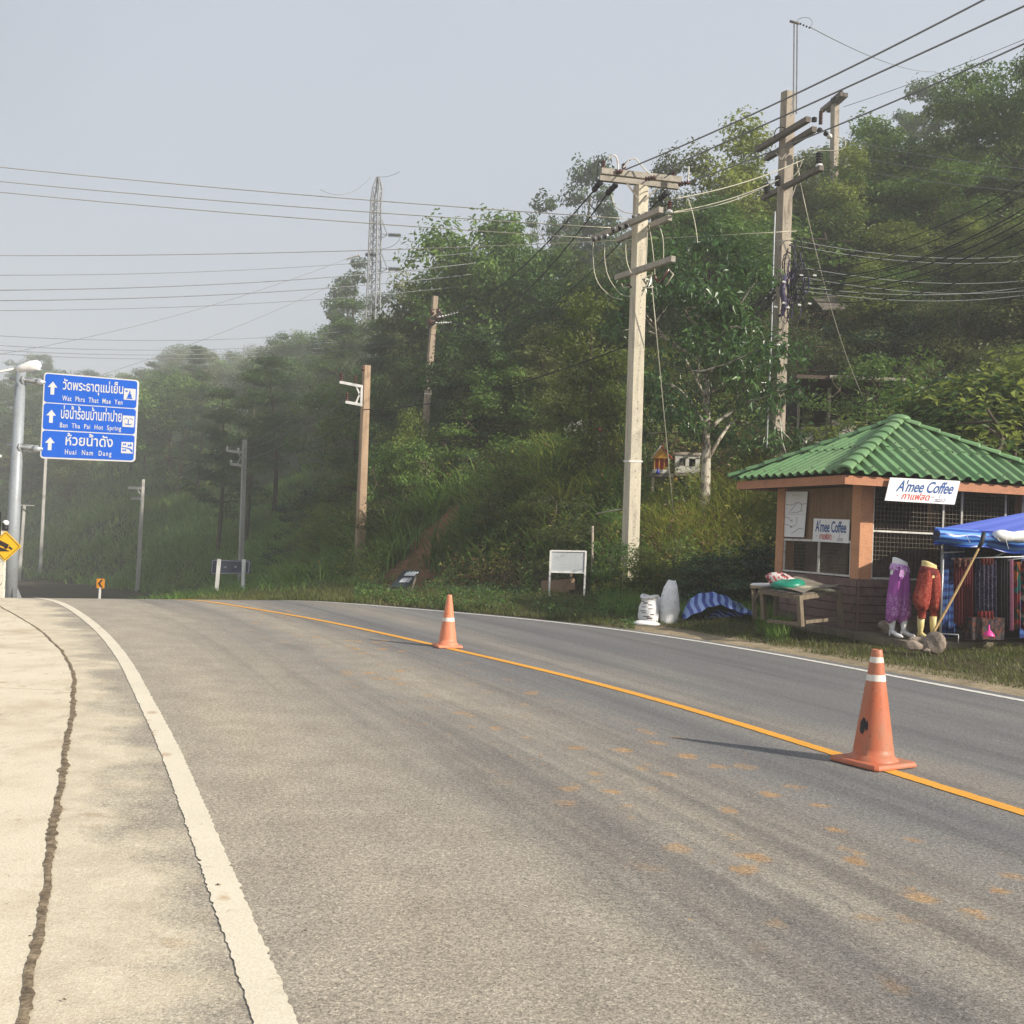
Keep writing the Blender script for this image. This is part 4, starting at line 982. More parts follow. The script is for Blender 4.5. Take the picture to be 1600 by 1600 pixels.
MB().beam(A4 + Vector((0, -.2, 0)), B4 + Vector((0, -.2, 0)), .11, .12).build('crossarm', MT['arm'], mp)
for px, py, qx, qy in ((987, 341, 1018, 333), (955, 360, 986, 351), (925, 375, 952, 368)):
    a, b = at(px, py, 24.0), at(qx, qy, 23.9)
    for i in range(6): c_ = a.lerp(b, (i + .1) / 6); insul(mp, c_, b - a, (b - a).length / 7, .062 if i % 2 == 0 else .045, 1, BK if i % 2 == 0 else WC)
insul(mp, at(1046, 331, 23.4), (0, 0, 1), .24, .055, 5, BR); MB().lathe(at(1046, 333, 23.4), at(1046, 327, 23.4), [(0, .07), (.6, .065), (1, .03)], 10).build('insulator_base', WC, mp)
for px, py, qx, qy in ((1045, 420, 1032, 443), (1022, 430, 1028, 442), (980, 443, 986, 449), (1006, 437, 1011, 444)):
    a, b = at(px, py, 23.6), at(qx, qy, 23.7); MB().tube([a, b], .03, 6).build('cutout_fuse', BR, mp)
for p_ in (((1044, 420), (1052, 429), (1040, 447)), ((1003, 436), (1012, 443), (1003, 455)), ((971, 443), (974, 450), (984, 448)), ((1004, 449), (1014, 450), (1021, 448))):
    MB().tube([at(x, y, 23.6) for x, y in p_], .016, 5).build('fuse_bracket', MT['wire_bright'], mp)
def loop(parent, pts, Y, r=.011, mat='wire_grey', name='jumper_wire'):
    P = [at(x, y, Y if not isinstance(Y, (list, tuple)) else Y[0] + (Y[1] - Y[0]) * i / (len(pts) - 1)) for i, (x, y) in enumerate(pts)]
    Q = [np.array(p) for p in P]
    for _ in range(3):
        R_ = [Q[0]]
        for a, b in zip(Q[:-1], Q[1:]): R_ += [a * .75 + b * .25, a * .25 + b * .75]
        Q = R_ + [Q[-1]]
    return MB().tube([Vector(q) for q in Q], r, 5).build(name, MT[mat], parent)
WB = 'wire_bright'
for pts, mt, r in (([(942, 258), (936, 250), (934, 262), (932, 284)], 'black_rubber', .012), ([(951, 248), (959, 241), (965, 248), (966, 267)], 'frame_white', .02), ([(974, 262), (981, 251), (992, 246), (1000, 256), (1010, 268), (1020, 275)], 'frame_white', .016),
                   ([(975, 258), (980, 252), (985, 250)], 'black_rubber', .014), ([(1076, 260), (1076, 270), (1075, 284)], 'frame_white', .018), ([(1038, 278), (1050, 270), (1064, 264)], 'black_rubber', .012),
                   ([(955, 304), (960, 322), (972, 331), (988, 334)], WB, .010), ([(927, 378), (926, 400), (930, 440), (955, 465), (972, 468)], WB, .010), ([(945, 375), (944, 405), (950, 435), (970, 462), (984, 463)], WB, .010),
                   ([(980, 364), (977, 385), (979, 410), (986, 427)], WB, .010), ([(1029, 350), (1036, 370), (1037, 395), (1036, 408)], WB, .011), ([(1012, 356), (1011, 380), (1010, 410), (1004, 425)], WB, .010),
                   ([(1014, 352), (1018, 375), (1022, 410), (1024, 440)], WB, .010), ([(1020, 425), (1008, 450), (1002, 462)], WB, .010), ([(1075, 310), (1083, 335), (1088, 360), (1090, 380)], WB, .010), ([(1020, 428), (1010, 433), (1004, 436)], WB, .010)):
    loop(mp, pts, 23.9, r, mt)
# second tall pole above the kiosk
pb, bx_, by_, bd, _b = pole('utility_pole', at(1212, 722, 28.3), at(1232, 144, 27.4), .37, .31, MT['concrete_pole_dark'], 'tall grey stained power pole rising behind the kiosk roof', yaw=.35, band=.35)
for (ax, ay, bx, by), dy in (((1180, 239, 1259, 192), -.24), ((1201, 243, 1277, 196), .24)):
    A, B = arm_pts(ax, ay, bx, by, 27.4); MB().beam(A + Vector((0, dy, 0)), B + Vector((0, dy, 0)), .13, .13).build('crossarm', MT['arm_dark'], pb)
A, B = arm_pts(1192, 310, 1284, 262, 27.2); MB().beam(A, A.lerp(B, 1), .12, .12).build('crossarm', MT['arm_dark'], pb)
insul(pb, at(1279, 258, 26.4), (0, 0, 1), .32, .08, 5, BK); MB().lathe(at(1280, 264, 26.3), at(1280, 257, 26.3), [(0, .09), (1, .08)], 10).build('insulator_base', WC, pb)
insul(pb, at(1215, 290, 27.4), (0, 0, 1), .25, .08, 5, BK); insul(pb, at(1198, 302, 28.2), (0, 0, 1), .26, .08, 5, BK)
insul(pb, at(1272, 190, 26.8), (0, 0, 1), .11, .07, 3, BK); insul(pb, at(1282, 194, 26.8), (0, 0, 1), .34, .05, 8, BR)
for px, py in ((1291, 209), (1296, 213), (1281, 204)): MB().add(*blob(at(px, py, 27.0), .075, px, .1, 2), True).build('insulator_disc', BK if px != 1296 else WC, pb)
brace(at(1212, 238, 27.1), at(1221, 250, 27.1), pb, .025); brace(at(1228, 240, 27.1), at(1221, 250, 27.1), pb, .025); brace(at(1248, 278, 27), at(1236, 312, 27), pb, .022); brace(at(1245, 245, 27), at(1248, 278, 27), pb, .012)
for x in (1239.2, 1244.0): MB().beam(at(x + .3, 178, 27.1), at(x + 1.8, 33, 26.8), .035, .03).build('steel_channel', MT['galv'], pb)
MB().tube([at(1234, 33, 26.8), at(1249, 37, 26.8)], .03, 6).build('top_bracket', MT['arm_dark'], pb)
for i in range(4): MB().add(*blob(at(1251 + i * 4.6, 37.5 + i * 1.9, 26.8), .028, i, .1, 1), True).build('insulator_disc', BK, pb)
loop(pb, [(1246, 31), (1254, 27), (1266, 28), (1270, 36), (1266, 43)], 26.8, .008, 'wire_grey'); loop(pb, [(1210, 215), (1211, 202), (1222, 197), (1230, 203)], 27.2, .014, 'black_rubber')
loop(pb, [(1270, 240), (1275, 236), (1292, 235), (1312, 236), (1322, 228), (1320, 218), (1308, 213)], 26.6, .013, WB); loop(pb, [(1254, 249), (1250, 262), (1244, 272), (1236, 278)], 26.9, .011, WB); loop(pb, [(1244, 252), (1248, 268), (1250, 278)], 26.9, .010, WB)
loop(pb, [(1211, 330), (1208, 420), (1204, 560), (1200, 640), (1198, 700)], 27.4, .022, 'galv', 'conduit'); loop(pb, [(1219, 655), (1222, 690), (1228, 708)], 27.4, .014, 'frame_white', 'pale_conduit')
for px, py in ((1211, 377), (1211, 383)): MB().tube([at(px, py, 27), at(px + 28, py - 4, 27)], .01, 5).build('clamp', MT[WB], pb)
# cable tangle on the second pole
tg = empty('cable_tangle', at(1235, 450, 26.9), 'black and violet tangle of communication cables hung on the second pole', 'cable bundle')
rs = random.Random(11)
for i in range(34):
    cx, cy = rs.gauss(1240, 9), rs.gauss(440, 24); rx, ry = rs.uniform(4, 13), rs.uniform(14, 40); a0 = rs.uniform(0, 6.28); dY = rs.uniform(-.25, .15)
    P = [at(cx + rx * math.cos(a0 + t) + rs.gauss(0, .8), cy + ry * math.sin(a0 + t), 26.8 + dY) for t in np.linspace(0, rs.uniform(3, 6), 14)]
    MB().tube(P, rs.uniform(.008, .022), 5).build('cable_loop', MT[rs.choice(('black_rubber', 'black_rubber', 'violet_cable'))], tg)
loopv = [(1227, 430), (1222, 455), (1226, 475), (1222, 492), (1216, 494)]
P = [at(x, y, 26.6) for x, y in loopv]; MB().tube(P, [.05, .07, .075, .05, .03], 8).build('cable_wrap', MT['violet_cable'], tg)
for px, py in ((1225, 440), (1225, 473), (1231, 480), (1249, 476), (1265, 474), (1252, 430), (1273, 430), (1212, 479)):
    MB().beam(at(px - 2.5, py, 26.5), at(px + 2.5, py + 1, 26.5), .05, .04).build('white_tie', WC, tg)
tg2 = empty('cable_tangle', at(1165, 480, 27.2), 'loose dark cables with white clips hanging left of the second pole', 'cable bundle')
for i in range(14):
    a = (1212, 445 + rs.uniform(0, 22)); b = (rs.uniform(1135, 1165), rs.uniform(470, 530))
    P = [at(a[0] + (b[0] - a[0]) * t + rs.gauss(0, 1.5), a[1] + (b[1] - a[1]) * t + 10 * math.sin(t * 3.1) * rs.random(), 27.0) for t in np.linspace(0, 1, 9)]
    MB().tube(P, rs.uniform(.008, .016), 5).build('cable_loop', BK, tg2)
for px, py in ((1136, 524), (1144, 515), (1151, 484), (1165, 479), (1168, 483), (1197, 466), (1203, 457)): MB().add(*blob(at(px, py, 26.9), .035, px, .2, 1, (1, 1, .7)), False).build('white_clip', WC, tg2)
# small pole further up right with a transformer can
pc, *_ = pole('utility_pole', at(1303, 296, 47), at(1305, 158, 47), .34, .31, MT['concrete_pole_dark'], 'short dark pole top above the trees with a grey transformer can', yaw=.4, holes=False)
for (ax, ay, bx, by) in ((1284, 173, 1316, 147), (1294, 173, 1322, 148)):
    A, B = arm_pts(ax, ay, bx, by, 47); MB().beam(A, B, .17, .17).build('crossarm', MT['arm_dark'], pc)
for i in range(5): insul(pc, at(1300 + i * 3.6, 160 - i * 3, 46.5), (0, 0, 1), .2, .065, 2, BK)
MB().lathe(at(1320, 266, 46.5), at(1320, 247, 46.5), [(0, .18), (.03, .20), (.9, .20), (.93, .22), (1, .13)], 14).build('transformer_can', MT['galv'], pc); MB().beam(at(1318, 262, 46.6), at(1307, 262, 47), .06, .06).build('bracket', MT['galv'], pc)
# poles down the road
def side_arms(e, specs, Y, w=.09, mat='white_paint', ins=BR, br=True):
    for (ax, ay, bx, by) in specs:
        MB().beam(at(ax, ay, Y), at(bx, by, Y), w, w).build('crossarm', MT[mat], e)
p3, *_ = pole('utility_pole', at(560, 922, 36), at(573, 571, 36), .31, .24, grimy('brownish_concrete', (.38, .27, .18), .85, .2, 1.5, (.15, .10, .07), .2, True), 'brownish power pole with white bracket arms left of the bushes', yaw=.5, holes=False)
side_arms(p3, ((531, 597, 566, 604), (540, 628, 566, 633)), 35.7)
MB().beam(at(565.5, 602, 35.7), at(564.5, 632, 35.7), .07, .06).build('bracket', MT['white_paint'], p3); MB().beam(at(556, 602, 35.7), at(564, 620, 35.7), .05, .05).build('brace', MT['white_paint'], p3); MB().beam(at(556, 630, 35.7), at(564, 612, 35.7), .05, .05).build('brace', MT['white_paint'], p3)
for px, py in ((533, 595), (555, 599), (542, 626)): insul(p3, at(px, py, 35.7), (0, 0, 1), .26, .07, 4, BR)
MB().add(*blob(at(567, 576, 35.8), .07, 2, .1, 1), True).build('insulator', BR, p3)
pn, *_ = pole('utility_pole', at(663, 690, 50), at(680, 463, 50), .30, .26, grimy('mossy_concrete', (.34, .27, .20), .85, .25, 1.5, (.12, .09, .07), .2, True), 'slender stained pole standing high on the bank among the trees', yaw=.4, holes=False, band=.45)
for q in (((666, 505, 690, 488)), ((668, 512, 692, 494))): MB().beam(at(q[0], q[1], 49.7), at(q[2], q[3], 49.3), .12, .12).build('crossarm', MT['arm_dark'], pn)
for px, py in ((675, 487), (685, 486), (672, 503), (683, 497), (690, 495)): MB().add(*blob(at(px, py, 49.4), .13, px, .2, 1, (1, 1, 1.3)), True).build('insulator', BR, pn)
for a, b in (((687, 495), (714, 488)), ((682, 505), (704, 504))):
    for i in range(7):
        t = i / 6; MB().add(*blob(at(a[0] + (b[0] - a[0]) * t, a[1] + (b[1] - a[1]) * t, 49.0), .055, i, .1, 1), True).build('insulator_disc', WC, pn)
p4, *_ = pole('utility_pole', at(376, 905, 62), at(382.5, 687, 62), .30, .24, MT['concrete_far'], 'grey power pole with two bracket arms behind the double post sign', yaw=.5, holes=False)
side_arms(p4, ((354, 704, 378, 707), (360, 725, 378, 727)), 61.4, .15, 'concrete_far')
for a, b in (((371, 706), (377, 716)), ((371, 724), (377, 714))): MB().beam(at(*a, 61.6), at(*b, 61.6), .07, .07).build('brace', MT['concrete_far'], p4)
for px, py in ((355, 703), (372, 705), (361, 724)): insul(p4, at(px, py, 61.6), (0, 0, 1), .2, .07, 3, WC)
p5, *_ = pole('utility_pole', at(215, 915, 88), at(224, 749, 88), .30, .24, MT['concrete_far'], 'misty grey power pole with bracket arms far down the road', yaw=.5, holes=False)
side_arms(p5, ((200, 762, 220, 763), (205, 779, 220, 779)), 87.3, .2, 'concrete_far'); MB().beam(at(214, 764, 87.6), at(219, 772, 87.6), .08, .08).build('brace', MT['concrete_far'], p5)
p6, *_ = pole('utility_pole', at(29, 915, 108), at(38, 790, 108), .34, .28, MT['concrete_far'], 'faint pole just right of the sign mast in the mist', yaw=.5, holes=False); side_arms(p6, ((28, 789, 53, 790),), 107.5, .1, 'concrete_far')
p7, *_ = pole('utility_pole', at(66, 825, 118), at(71.5, 716, 118), .36, .30, MT['concrete_far'], 'faint leaning pole below the left corner of the blue sign', yaw=.5, holes=False)

# ------------------------------------------------------------------ wires
def wire(a, b, sag, r, mat, label, cat='wire', group=None, n=18, name='overhead_wire'):
    a = Vector(a); b = Vector(b); P = []
    for i in range(n + 1):
        t = i / n; p = a.lerp(b, t); p.z -= 4 * sag * t * (1 - t); P.append(p)
    return MB().tube(P, r, 5).build(name, MT[mat], None, label, cat, group)
G1, G2, G3, G4 = 'heavy lines crossing the top right', 'thin lines crossing the misty sky', 'black cables fanning out right of the second pole', 'cables crossing the trees'
wire(at(1620, -44, 16.5), at(975, 266, 24.3), .12, .017, 'wire_grey', 'highest heavy power line rising to the top edge right', group=G1)
wire(at(1640, -9, 16.5), at(1030, 268, 24.3), .02, .017, 'wire_grey', 'second heavy line leaving the right edge just below the top corner', group=G1)
wire(at(1640, 50, 16.5), at(1076, 284, 24.2), .10, .015, 'wire_grey', 'third heavy line reaching the right edge above the dark ridge tree', group=G1)
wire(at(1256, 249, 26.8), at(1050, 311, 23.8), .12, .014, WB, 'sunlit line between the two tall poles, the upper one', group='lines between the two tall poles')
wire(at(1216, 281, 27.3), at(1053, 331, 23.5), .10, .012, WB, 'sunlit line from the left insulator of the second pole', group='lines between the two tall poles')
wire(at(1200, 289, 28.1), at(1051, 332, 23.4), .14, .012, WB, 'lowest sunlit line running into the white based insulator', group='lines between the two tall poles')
wire(at(1640, 45, 38), at(1318, 167, 47), .1, .012, 'wire_grey', 'pale line from the small pole top to the right edge', group=G1); wire(at(1267, 43, 26.8), at(1460, 112, 60), .3, .012, 'wire_grey', 'thin wire sloping down from the steel top channels', group=G1); wire(at(1460, 112, 60), at(1640, 165, 64), .3, .012, 'wire_grey', 'thin wire passing the dark ridge tree', group=G1)
for i, (y0, y1) in enumerate(((219, 268), (242, 286), (263, 302))):
    wire(at(1315, y0 - 2, 46.8), at(1640, y1, 34), .12, .010, 'wire_grey', ('upper', 'middle', 'lower')[i] + ' thin line descending right from the small pole', group='thin lines right of the small pole')
# left running lines
for i, (y0, ya, yb) in enumerate(((260, 328, 342), (284, 345, 356), (300, 367, 372))):
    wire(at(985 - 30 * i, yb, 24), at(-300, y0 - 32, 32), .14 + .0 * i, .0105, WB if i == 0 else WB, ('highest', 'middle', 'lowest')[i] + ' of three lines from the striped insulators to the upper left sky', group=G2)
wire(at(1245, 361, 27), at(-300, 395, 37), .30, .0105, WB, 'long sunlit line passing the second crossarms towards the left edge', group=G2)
lw = [(413, 416, 'upper'), (438, 442, 'thick upper'), (453, 458, 'thick lower'), (469, 473, 'thin')]
for i, (yr, yl, nm) in enumerate(lw):
    wire(at(-300, yl + 9, 38), at(760, 392 + i * 17, 52), .5, .018 if i in (1, 2) else .012, 'wire_grey', nm + ' line across the fog left of the steel tower', group=G2)
for i, (yl, yr) in enumerate(((502, 500), (517, 515), (524, 523), (529, 530))):
    wire(at(-300, yl - 4, 44), at(640, yr + 6, 60), .9, .014, 'wire_grey', ('first', 'second', 'third', 'fourth')[i] + ' of the low lines just above the misty ridge', group=G2)
wire(at(927, 299, 24.8), at(686, 492, 49.4), .7, .018, 'black_rubber', 'black cable from the top arm down to the bank pole, left one', group=G4); wire(at(948, 304, 24.8), at(690, 497, 49.4), 1.3, .018, 'black_rubber', 'black cable from the top arm down to the bank pole, right one', group=G4)
wire(at(1030, 312, 24.8), at(684, 505, 49.4), 1.6, .014, 'black_rubber', 'sagging black cable behind the main pole to the bank pole', group=G4)
for i, (y0, y1) in enumerate(((398, 445), (412, 452), (425, 462))):
    wire(at(1204, y0 - 20, 27.6), at(672, y1 + 60, 49.6), .55 + .2 * i, .010, 'black_rubber', ('upper', 'middle', 'lower')[i] + ' dark thin cable passing behind the main pole', group=G4)
wire(at(990, 536, 24.6), at(566, 640, 36), .35, .016, 'black_rubber', 'dark service cable from the main pole down to the brownish pole', group=G4); wire(at(1206, 560, 27.9), at(990, 540, 24.6), .5, .010, 'black_rubber', 'dark slack cable between the two tall poles', group=G4)
wire(at(566, 645, 36), at(380, 735, 62), .3, .012, 'black_rubber', 'dark cable from the brownish pole to the grey pole', group=G4)
for (a, b), lb in zip((((533, 590), (356, 700)), ((556, 594), (374, 702)), ((543, 621), (362, 721))), ('upper', 'middle', 'lower')): wire(at(*a, 35.7), at(*b, 61.6), .5, .009, 'wire_grey', lb + ' conductor from the white bracket arms towards the grey pole', group='conductors down the road')
for (a, b), lb in zip((((356, 700), (202, 759)), ((374, 702), (214, 760)), ((362, 721), (207, 776))), ('upper', 'middle', 'lower')): wire(at(*a, 61.6), at(*b, 87.6), .5, .009, 'wire_grey', lb + ' conductor from the grey pole into the mist', group='conductors down the road')
for k, (y0, y1) in enumerate(((405, 283), (418, 300), (426, 322), (436, 331), (440, 341), (446, 352), (455, 374), (462, 396))):
    wire(at(1236, y0 + 4, 26.8), at(1640, y1 - 22 + k, 20), .42 + .05 * (k % 3), .014 if k in (2, 4, 5) else .010, 'black_rubber', ('topmost', 'second', 'third', 'fourth', 'fifth', 'sixth', 'seventh', 'lowest')[k] + ' black cable of the fan right of the tangle', group=G3)
for k, (y0, y1) in enumerate(((375, 385), (383, 393), (415, 424), (430, 440), (446, 432), (452, 445))):
    wire(at(1238, y0, 27), at(1640, y1 + 10, 34), .3, .008, 'wire_grey', ('first', 'second', 'third', 'fourth', 'fifth', 'sixth')[k] + ' thin level wire in front of the upper trees', group='thin level wires right of the second pole')
wire(at(1018, 440, 24), at(1052, 800, 25.2), -.0, .011, WB, 'guy wire running down from the main pole into the tall grass', 'guy wire', name='guy_wire', n=4); wire(at(1250, 284, 27), at(1352, 628, 29), .5, .011, WB, 'guy wire running down from the second pole to the trees behind the kiosk', 'guy wire', name='guy_wire', n=10)
wire(at(1238, 690, 27.6), at(1205, 655, 27.6), 0, .01, WB, 'short wire wrapped at the foot of the second pole', name='short_wire', n=4)
# tower lines in the fog
for k, (a, b) in enumerate((((623, 367), (700, 352)), ((540, 405), (-40, 560)), ((530, 440), (-40, 640)), ((580, 276), (500, 296)))):
    wire(at(*a, 106), at(b[0], b[1], 90), 1.0, .02, 'wire_grey', ('faint line from the upper right insulator of the tower', 'faint high line falling left from the tower into fog', 'second faint line falling left from the tower', 'short ground wire left of the tower tip')[k], group='tower lines in the fog')
wire(at(590, 276, 106), at(625, 268, 100), .2, .02, 'wire_grey', 'short ground wire right of the tower tip', group='tower lines in the fog'); wire(at(626, 420, 106), at(700, 405, 104), .6, .02, 'wire_grey', 'faint line from the lower right insulator of the tower', group='tower lines in the fog')

# ------------------------------------------------------------------ lattice tower
YT = 106.0
tw = empty('lattice_tower', at(584, 560, YT), 'white steel lattice pylon standing in the fog above the trees', 'pylon')
def tc_(py): # centre pixel x and half width
    return 581 + (560 - py) * .027 + (2 if py < 300 else 0), np.interp(py, [276, 294, 400, 440, 560], [1.2, 6.5, 8.5, 8.6, 11.5])
levels = [560, 541, 522, 503, 485, 468, 452, 437, 423, 409, 396, 383, 371, 359, 347, 335, 324, 313, 294, 277]
zc = []
for py in levels:
    cx, hw = tc_(py); c_ = at(cx, py, YT); h = hw / F * YT * .98; zc.append((c_, h))
def corner(i, k):
    c_, h = zc[i]; a = math.radians(25 + 90 * k); return c_ + Vector((math.cos(a), math.sin(a), 0)) * h * 1.2
for k in range(4): MB().tube([corner(i, k) for i in range(len(levels))], .09, 4).build('leg', MT['tower'], tw)
mb = MB()
for i in range(len(levels) - 1):
    for k in range(4):
        mb.beam(corner(i, k), corner(i + 1, (k + 1) % 4), .055, .055); mb.beam(corner(i + 1, k), corner(i + 1, (k + 1) % 4), .045, .045)
        pass
tag(mb.build('lattice_bracing', MT['tower'], tw), kind='stuff')
for y0, y1 in ((343, 367), (396, 420)):
    mb = MB(); tip = at(605, y1, YT); mb.beam(at(596, y0, YT), tip, .1, .1); mb.beam(at(594, y1 - 2, YT), tip, .08, .08); mb.beam(at(594, y1 + 6, YT), tip, .08, .08); mb.build('tower_arm', MT['tower'], tw)
    insul(tw, at(607, y1, YT), (1, 0, 0), 1.2, .2, 9, BK)
insul(tw, at(571, 398, YT), (1, 0, .02), 1.2, .2, 9, BK); insul(tw, at(541, 405, YT), (1, 0, .35), 1.4, .13, 9, MT['concrete_far'])
loop(tw, [(626, 368), (624, 376), (612, 386), (596, 389)], YT, .03, 'wire_grey', 'jumper_wire')

# ------------------------------------------------------------------ blue direction sign on its mast
YS = 27.0
mast = empty('sign_mast', (at(15, 934, YS).x, YS, T1(at(15, 934, YS).x, YS)), 'tall grey tubular steel mast carrying the blue direction sign', 'mast')
b0 = at(15, 940, YS); b0.z = min(b0.z, T1(b0.x, YS) + .02); t0 = at(33.5, 570, YS)
MB().tube([b0, b0.lerp(t0, .33), t0], [.165, .15, .115], 20).build('tube', grimy('mast_steel', (.30, .33, .36), .5, .06, 2, (.24, .24, .24), .03, metal=.2), mast)
for k in range(6):
    a = k * math.pi / 3 + .2; d = Vector((math.cos(a), math.sin(a), 0)); MB().add([b0 + d * .15, b0 + d * .33, b0 + d * .15 + UZ * .42], [(0, 1, 2)]).build('base_gusset', MT['galv'], mast)
MB().lathe(b0 + UZ * -.02, b0 + UZ * .03, [(0, .36), (1, .36)], 16).build('base_plate', MT['stone'], mast)
for (ax, ay), (bx, by) in (((17, 591), (72, 598)), ((11, 696), (68, 702))):
    A = at(ax, ay, YS); B = at(bx, by, YS - .1); MB().tube([A, B], .045, 8).build('arm', MT['galv'], mast)
    m_ = at((38 + 0) if ay < 650 else 33, ay + 3.2, YS - .03)
    for o_ in (-.07, 0, .07): MB().tube([m_ + UZ * o_, m_ + UZ * o_ + (B - A).normalized() * .38], .022, 6).build('clamp_rod', MT['galv'], mast)
    e1 = m_ + (B - A).normalized() * .38; MB().lathe(e1 - (B - A).normalized() * .03, e1 + (B - A).normalized() * .16, [(0, .10), (.3, .10), (1, .05)], 8).build('flange', MT['galv'], mast); MB().lathe(m_ - (B - A).normalized() * .03, m_ + (B - A).normalized() * .02, [(0, .12), (1, .12)], 8).build('flange', MT['galv'], mast)
sg = empty('direction_sign', at(140, 650, YS), 'large blue direction sign with three Thai destinations and white arrows', 'road sign')
cs = [at(62.5, 716, YS - .12), at(210.5, 722, YS - .22), at(217, 594, YS - .22), at(69, 581.5, YS - .12)]
NS = (cs[1] - cs[0]).cross(cs[3] - cs[0]).normalized()
if NS.y > 0: NS = -NS
slab_poly(cs, rounded(0, 0, 1, 1, .035, .04), NS, .03).build('panel', MT['sign_white'], sg)
SB = MT['sign_blue']; rows = [(.655, .985), (.338, .643), (.018, .324)]
for v0, v1 in rows: slab_poly([p + NS * .004 for p in cs], rounded(.014, v0, .986, v1, .028, .03), NS, .003).build('blue_field', SB, sg)
def ctext(u0, v0, u1, v1, t, bold=.02, sp=1.): put_text(cs, u0, v0, u1, v1, t, MT['sign_white'], 'lettering', sg, NS, 0, bold, sp, .008)
ctext(.205, .775, .842, .955, 'วัดพระธาตุแม่เย็น', .014); ctext(.205, .685, .842, .745, 'Wat  Phra  That  Mae  Yen', .012, 1.15)
ctext(.200, .475, .842, .632, 'บ่อน้ำร้อนบ้านท่าปาย', .014); ctext(.195, .352, .842, .428, 'Ban  Tha  Pai  Hot  Spring', .012, 1.15)
ctext(.262, .165, .762, .312, 'ห้วยน้ำดัง', .014); ctext(.262, .040, .752, .118, 'Huai  Nam  Dang', .012, 1.3)
for (v0, v1) in rows:
    c_ = (v0 + v1) / 2 + .002; mb = MB(); u = .098
    put_poly(mb, cs, [(u - .02, c_ - .075), (u + .02, c_ - .075), (u + .02, c_ + .01), (u - .02, c_ + .01)], NS, .008)
    put_poly(mb, cs, [(u - .052, c_ + .01), (u + .052, c_ + .01), (u + .002, c_ + .078)], NS, .008); mb.build('arrow', MT['sign_white'], sg)
    uq = (.852, c_ - .072, .975, c_ + .066) if v0 < .3 or True else None
    q = sub_quad(cs, *uq); slab_poly([p + NS * .008 for p in q], rounded(0, 0, 1, 1, .05, .05), NS, .003).build('pictogram_plate', MT['sign_white'], sg)
    mb = MB()
    def pp_(pts): put_poly(mb, q, pts, NS, .011)
    if v0 > .6: pp_([(.22, .1), (.78, .1), (.72, .2), (.28, .2)]); pp_([(.3, .22), (.7, .22), (.62, .52), (.38, .52)]); pp_([(.42, .54), (.58, .54), (.51, .84), (.49, .84)]); pp_([(.12, .7), (.32, .7), (.32, .82), (.12, .82)])
    elif v0 > .3:
        pp_([(.15, .32), (.3, .2), (.7, .2), (.85, .32), (.7, .27), (.3, .27)]); pp_([(.47, .25), (.53, .25), (.53, .7), (.47, .7)])
        for sgn in (-1, 1): pp_([(.5, .68), (.5 + sgn * .2, .80), (.5 + sgn * .38, .68), (.5 + sgn * .4, .58), (.5 + sgn * .3, .70), (.5 + sgn * .18, .74)][::sgn])
    else:
        for u_, v_, k in ((.2, .72, .09), (.35, .74, .09), (.62, .62, .1), (.8, .64, .12), (.18, .2, .1), (.36, .2, .1)): pp_([(u_ - k, v_), (u_ + k, v_), (u_, v_ + k * 2)])
        pp_([(.05, .5), (.35, .45), (.7, .36), (.92, .12), (.98, .1), (.98, .3), (.75, .45), (.4, .52), (.05, .56)])
    mb.build('pictogram', SB, sg)
# street lamp head
lp = empty('street_lamp', at(-30, 582, YS - .6), 'white street lamp head on a thin arm above the blue sign', 'street lamp')
A = at(-60, 590, YS - .6); MB().tube([A, at(0, 581, YS - .6), at(28, 575, YS - .6)], .028, 8).build('arm', MT['white_paint'], lp)
a, b = at(26, 577, YS - .6), at(64, 569.5, YS - .6); MB().lathe(a, b, [(0, .04), (.05, .09), (.3, .10), (.6, .14), (.9, .12), (1, .03)], 14).build('housing', MT['sign_white'], lp)
MB().add(*blob(at(54, 577, YS - .6), .1, 3, .02, 2, (1.5, .9, .5)), True).build('lens', grimy('lamp_lens', (.6, .62, .62), .15, .05, 2, bump=0), lp)
MB().tube([A, (A.x, A.y, T1(A.x, A.y) - .2)], [.06, .09], 12).build('post', MT['galv'], lp)

# ------------------------------------------------------------------ yellow warning sign (steep hill)
YW = 22.5
ws = empty('warning_sign', at(5, 936, YW), 'yellow diamond steep hill warning sign on a spotted white post', 'road sign')
cw = [at(x, y, YW) for x, y in ((7.5, 877.5), (33.5, 854), (9, 829.5), (-16, 853))]
NW = Vector((0, -1, 0)); cen = sum(cw, Vector()) / 4
slab_poly(cw, rounded(0, 0, 1, 1, .06, .06), NW, .012).build('plate', MT['sign_yellow'], ws)
mb = MB(); 
for (a, b) in (((.06, .06), (.94, .06)), ((.94, .075), (.94, .925)), ((.94, .94), (.06, .94)), ((.06, .925), (.06, .075))): mb.beam(quad_map(cw, *a) + NW * .003, quad_map(cw, *b) + NW * .003, .004, .008)
mb.build('border_line', MT['sign_black'], ws)
mb = MB()
def wp(pts): 
    P = [at(x, y, YW - .006) for x, y in pts]; mb.add(P, [tuple(range(len(P)))])
wp([(-9, 851), (-9, 861.5), (16, 861.5)][::1]); wp([(-7, 843), (1, 844.5), (14, 851), (11.5, 857), (-1, 851.5), (-8, 849.5)]); wp([(12.5, 856), (15.5, 853), (17, 855), (20, 857.5), (17.5, 860), (15.5, 857.5)]); wp([(7, 853.5), (11.2, 855.5), (9.5, 858), (6.5, 856.5)])
mb.build('truck_symbol', MT['sign_black'], ws)
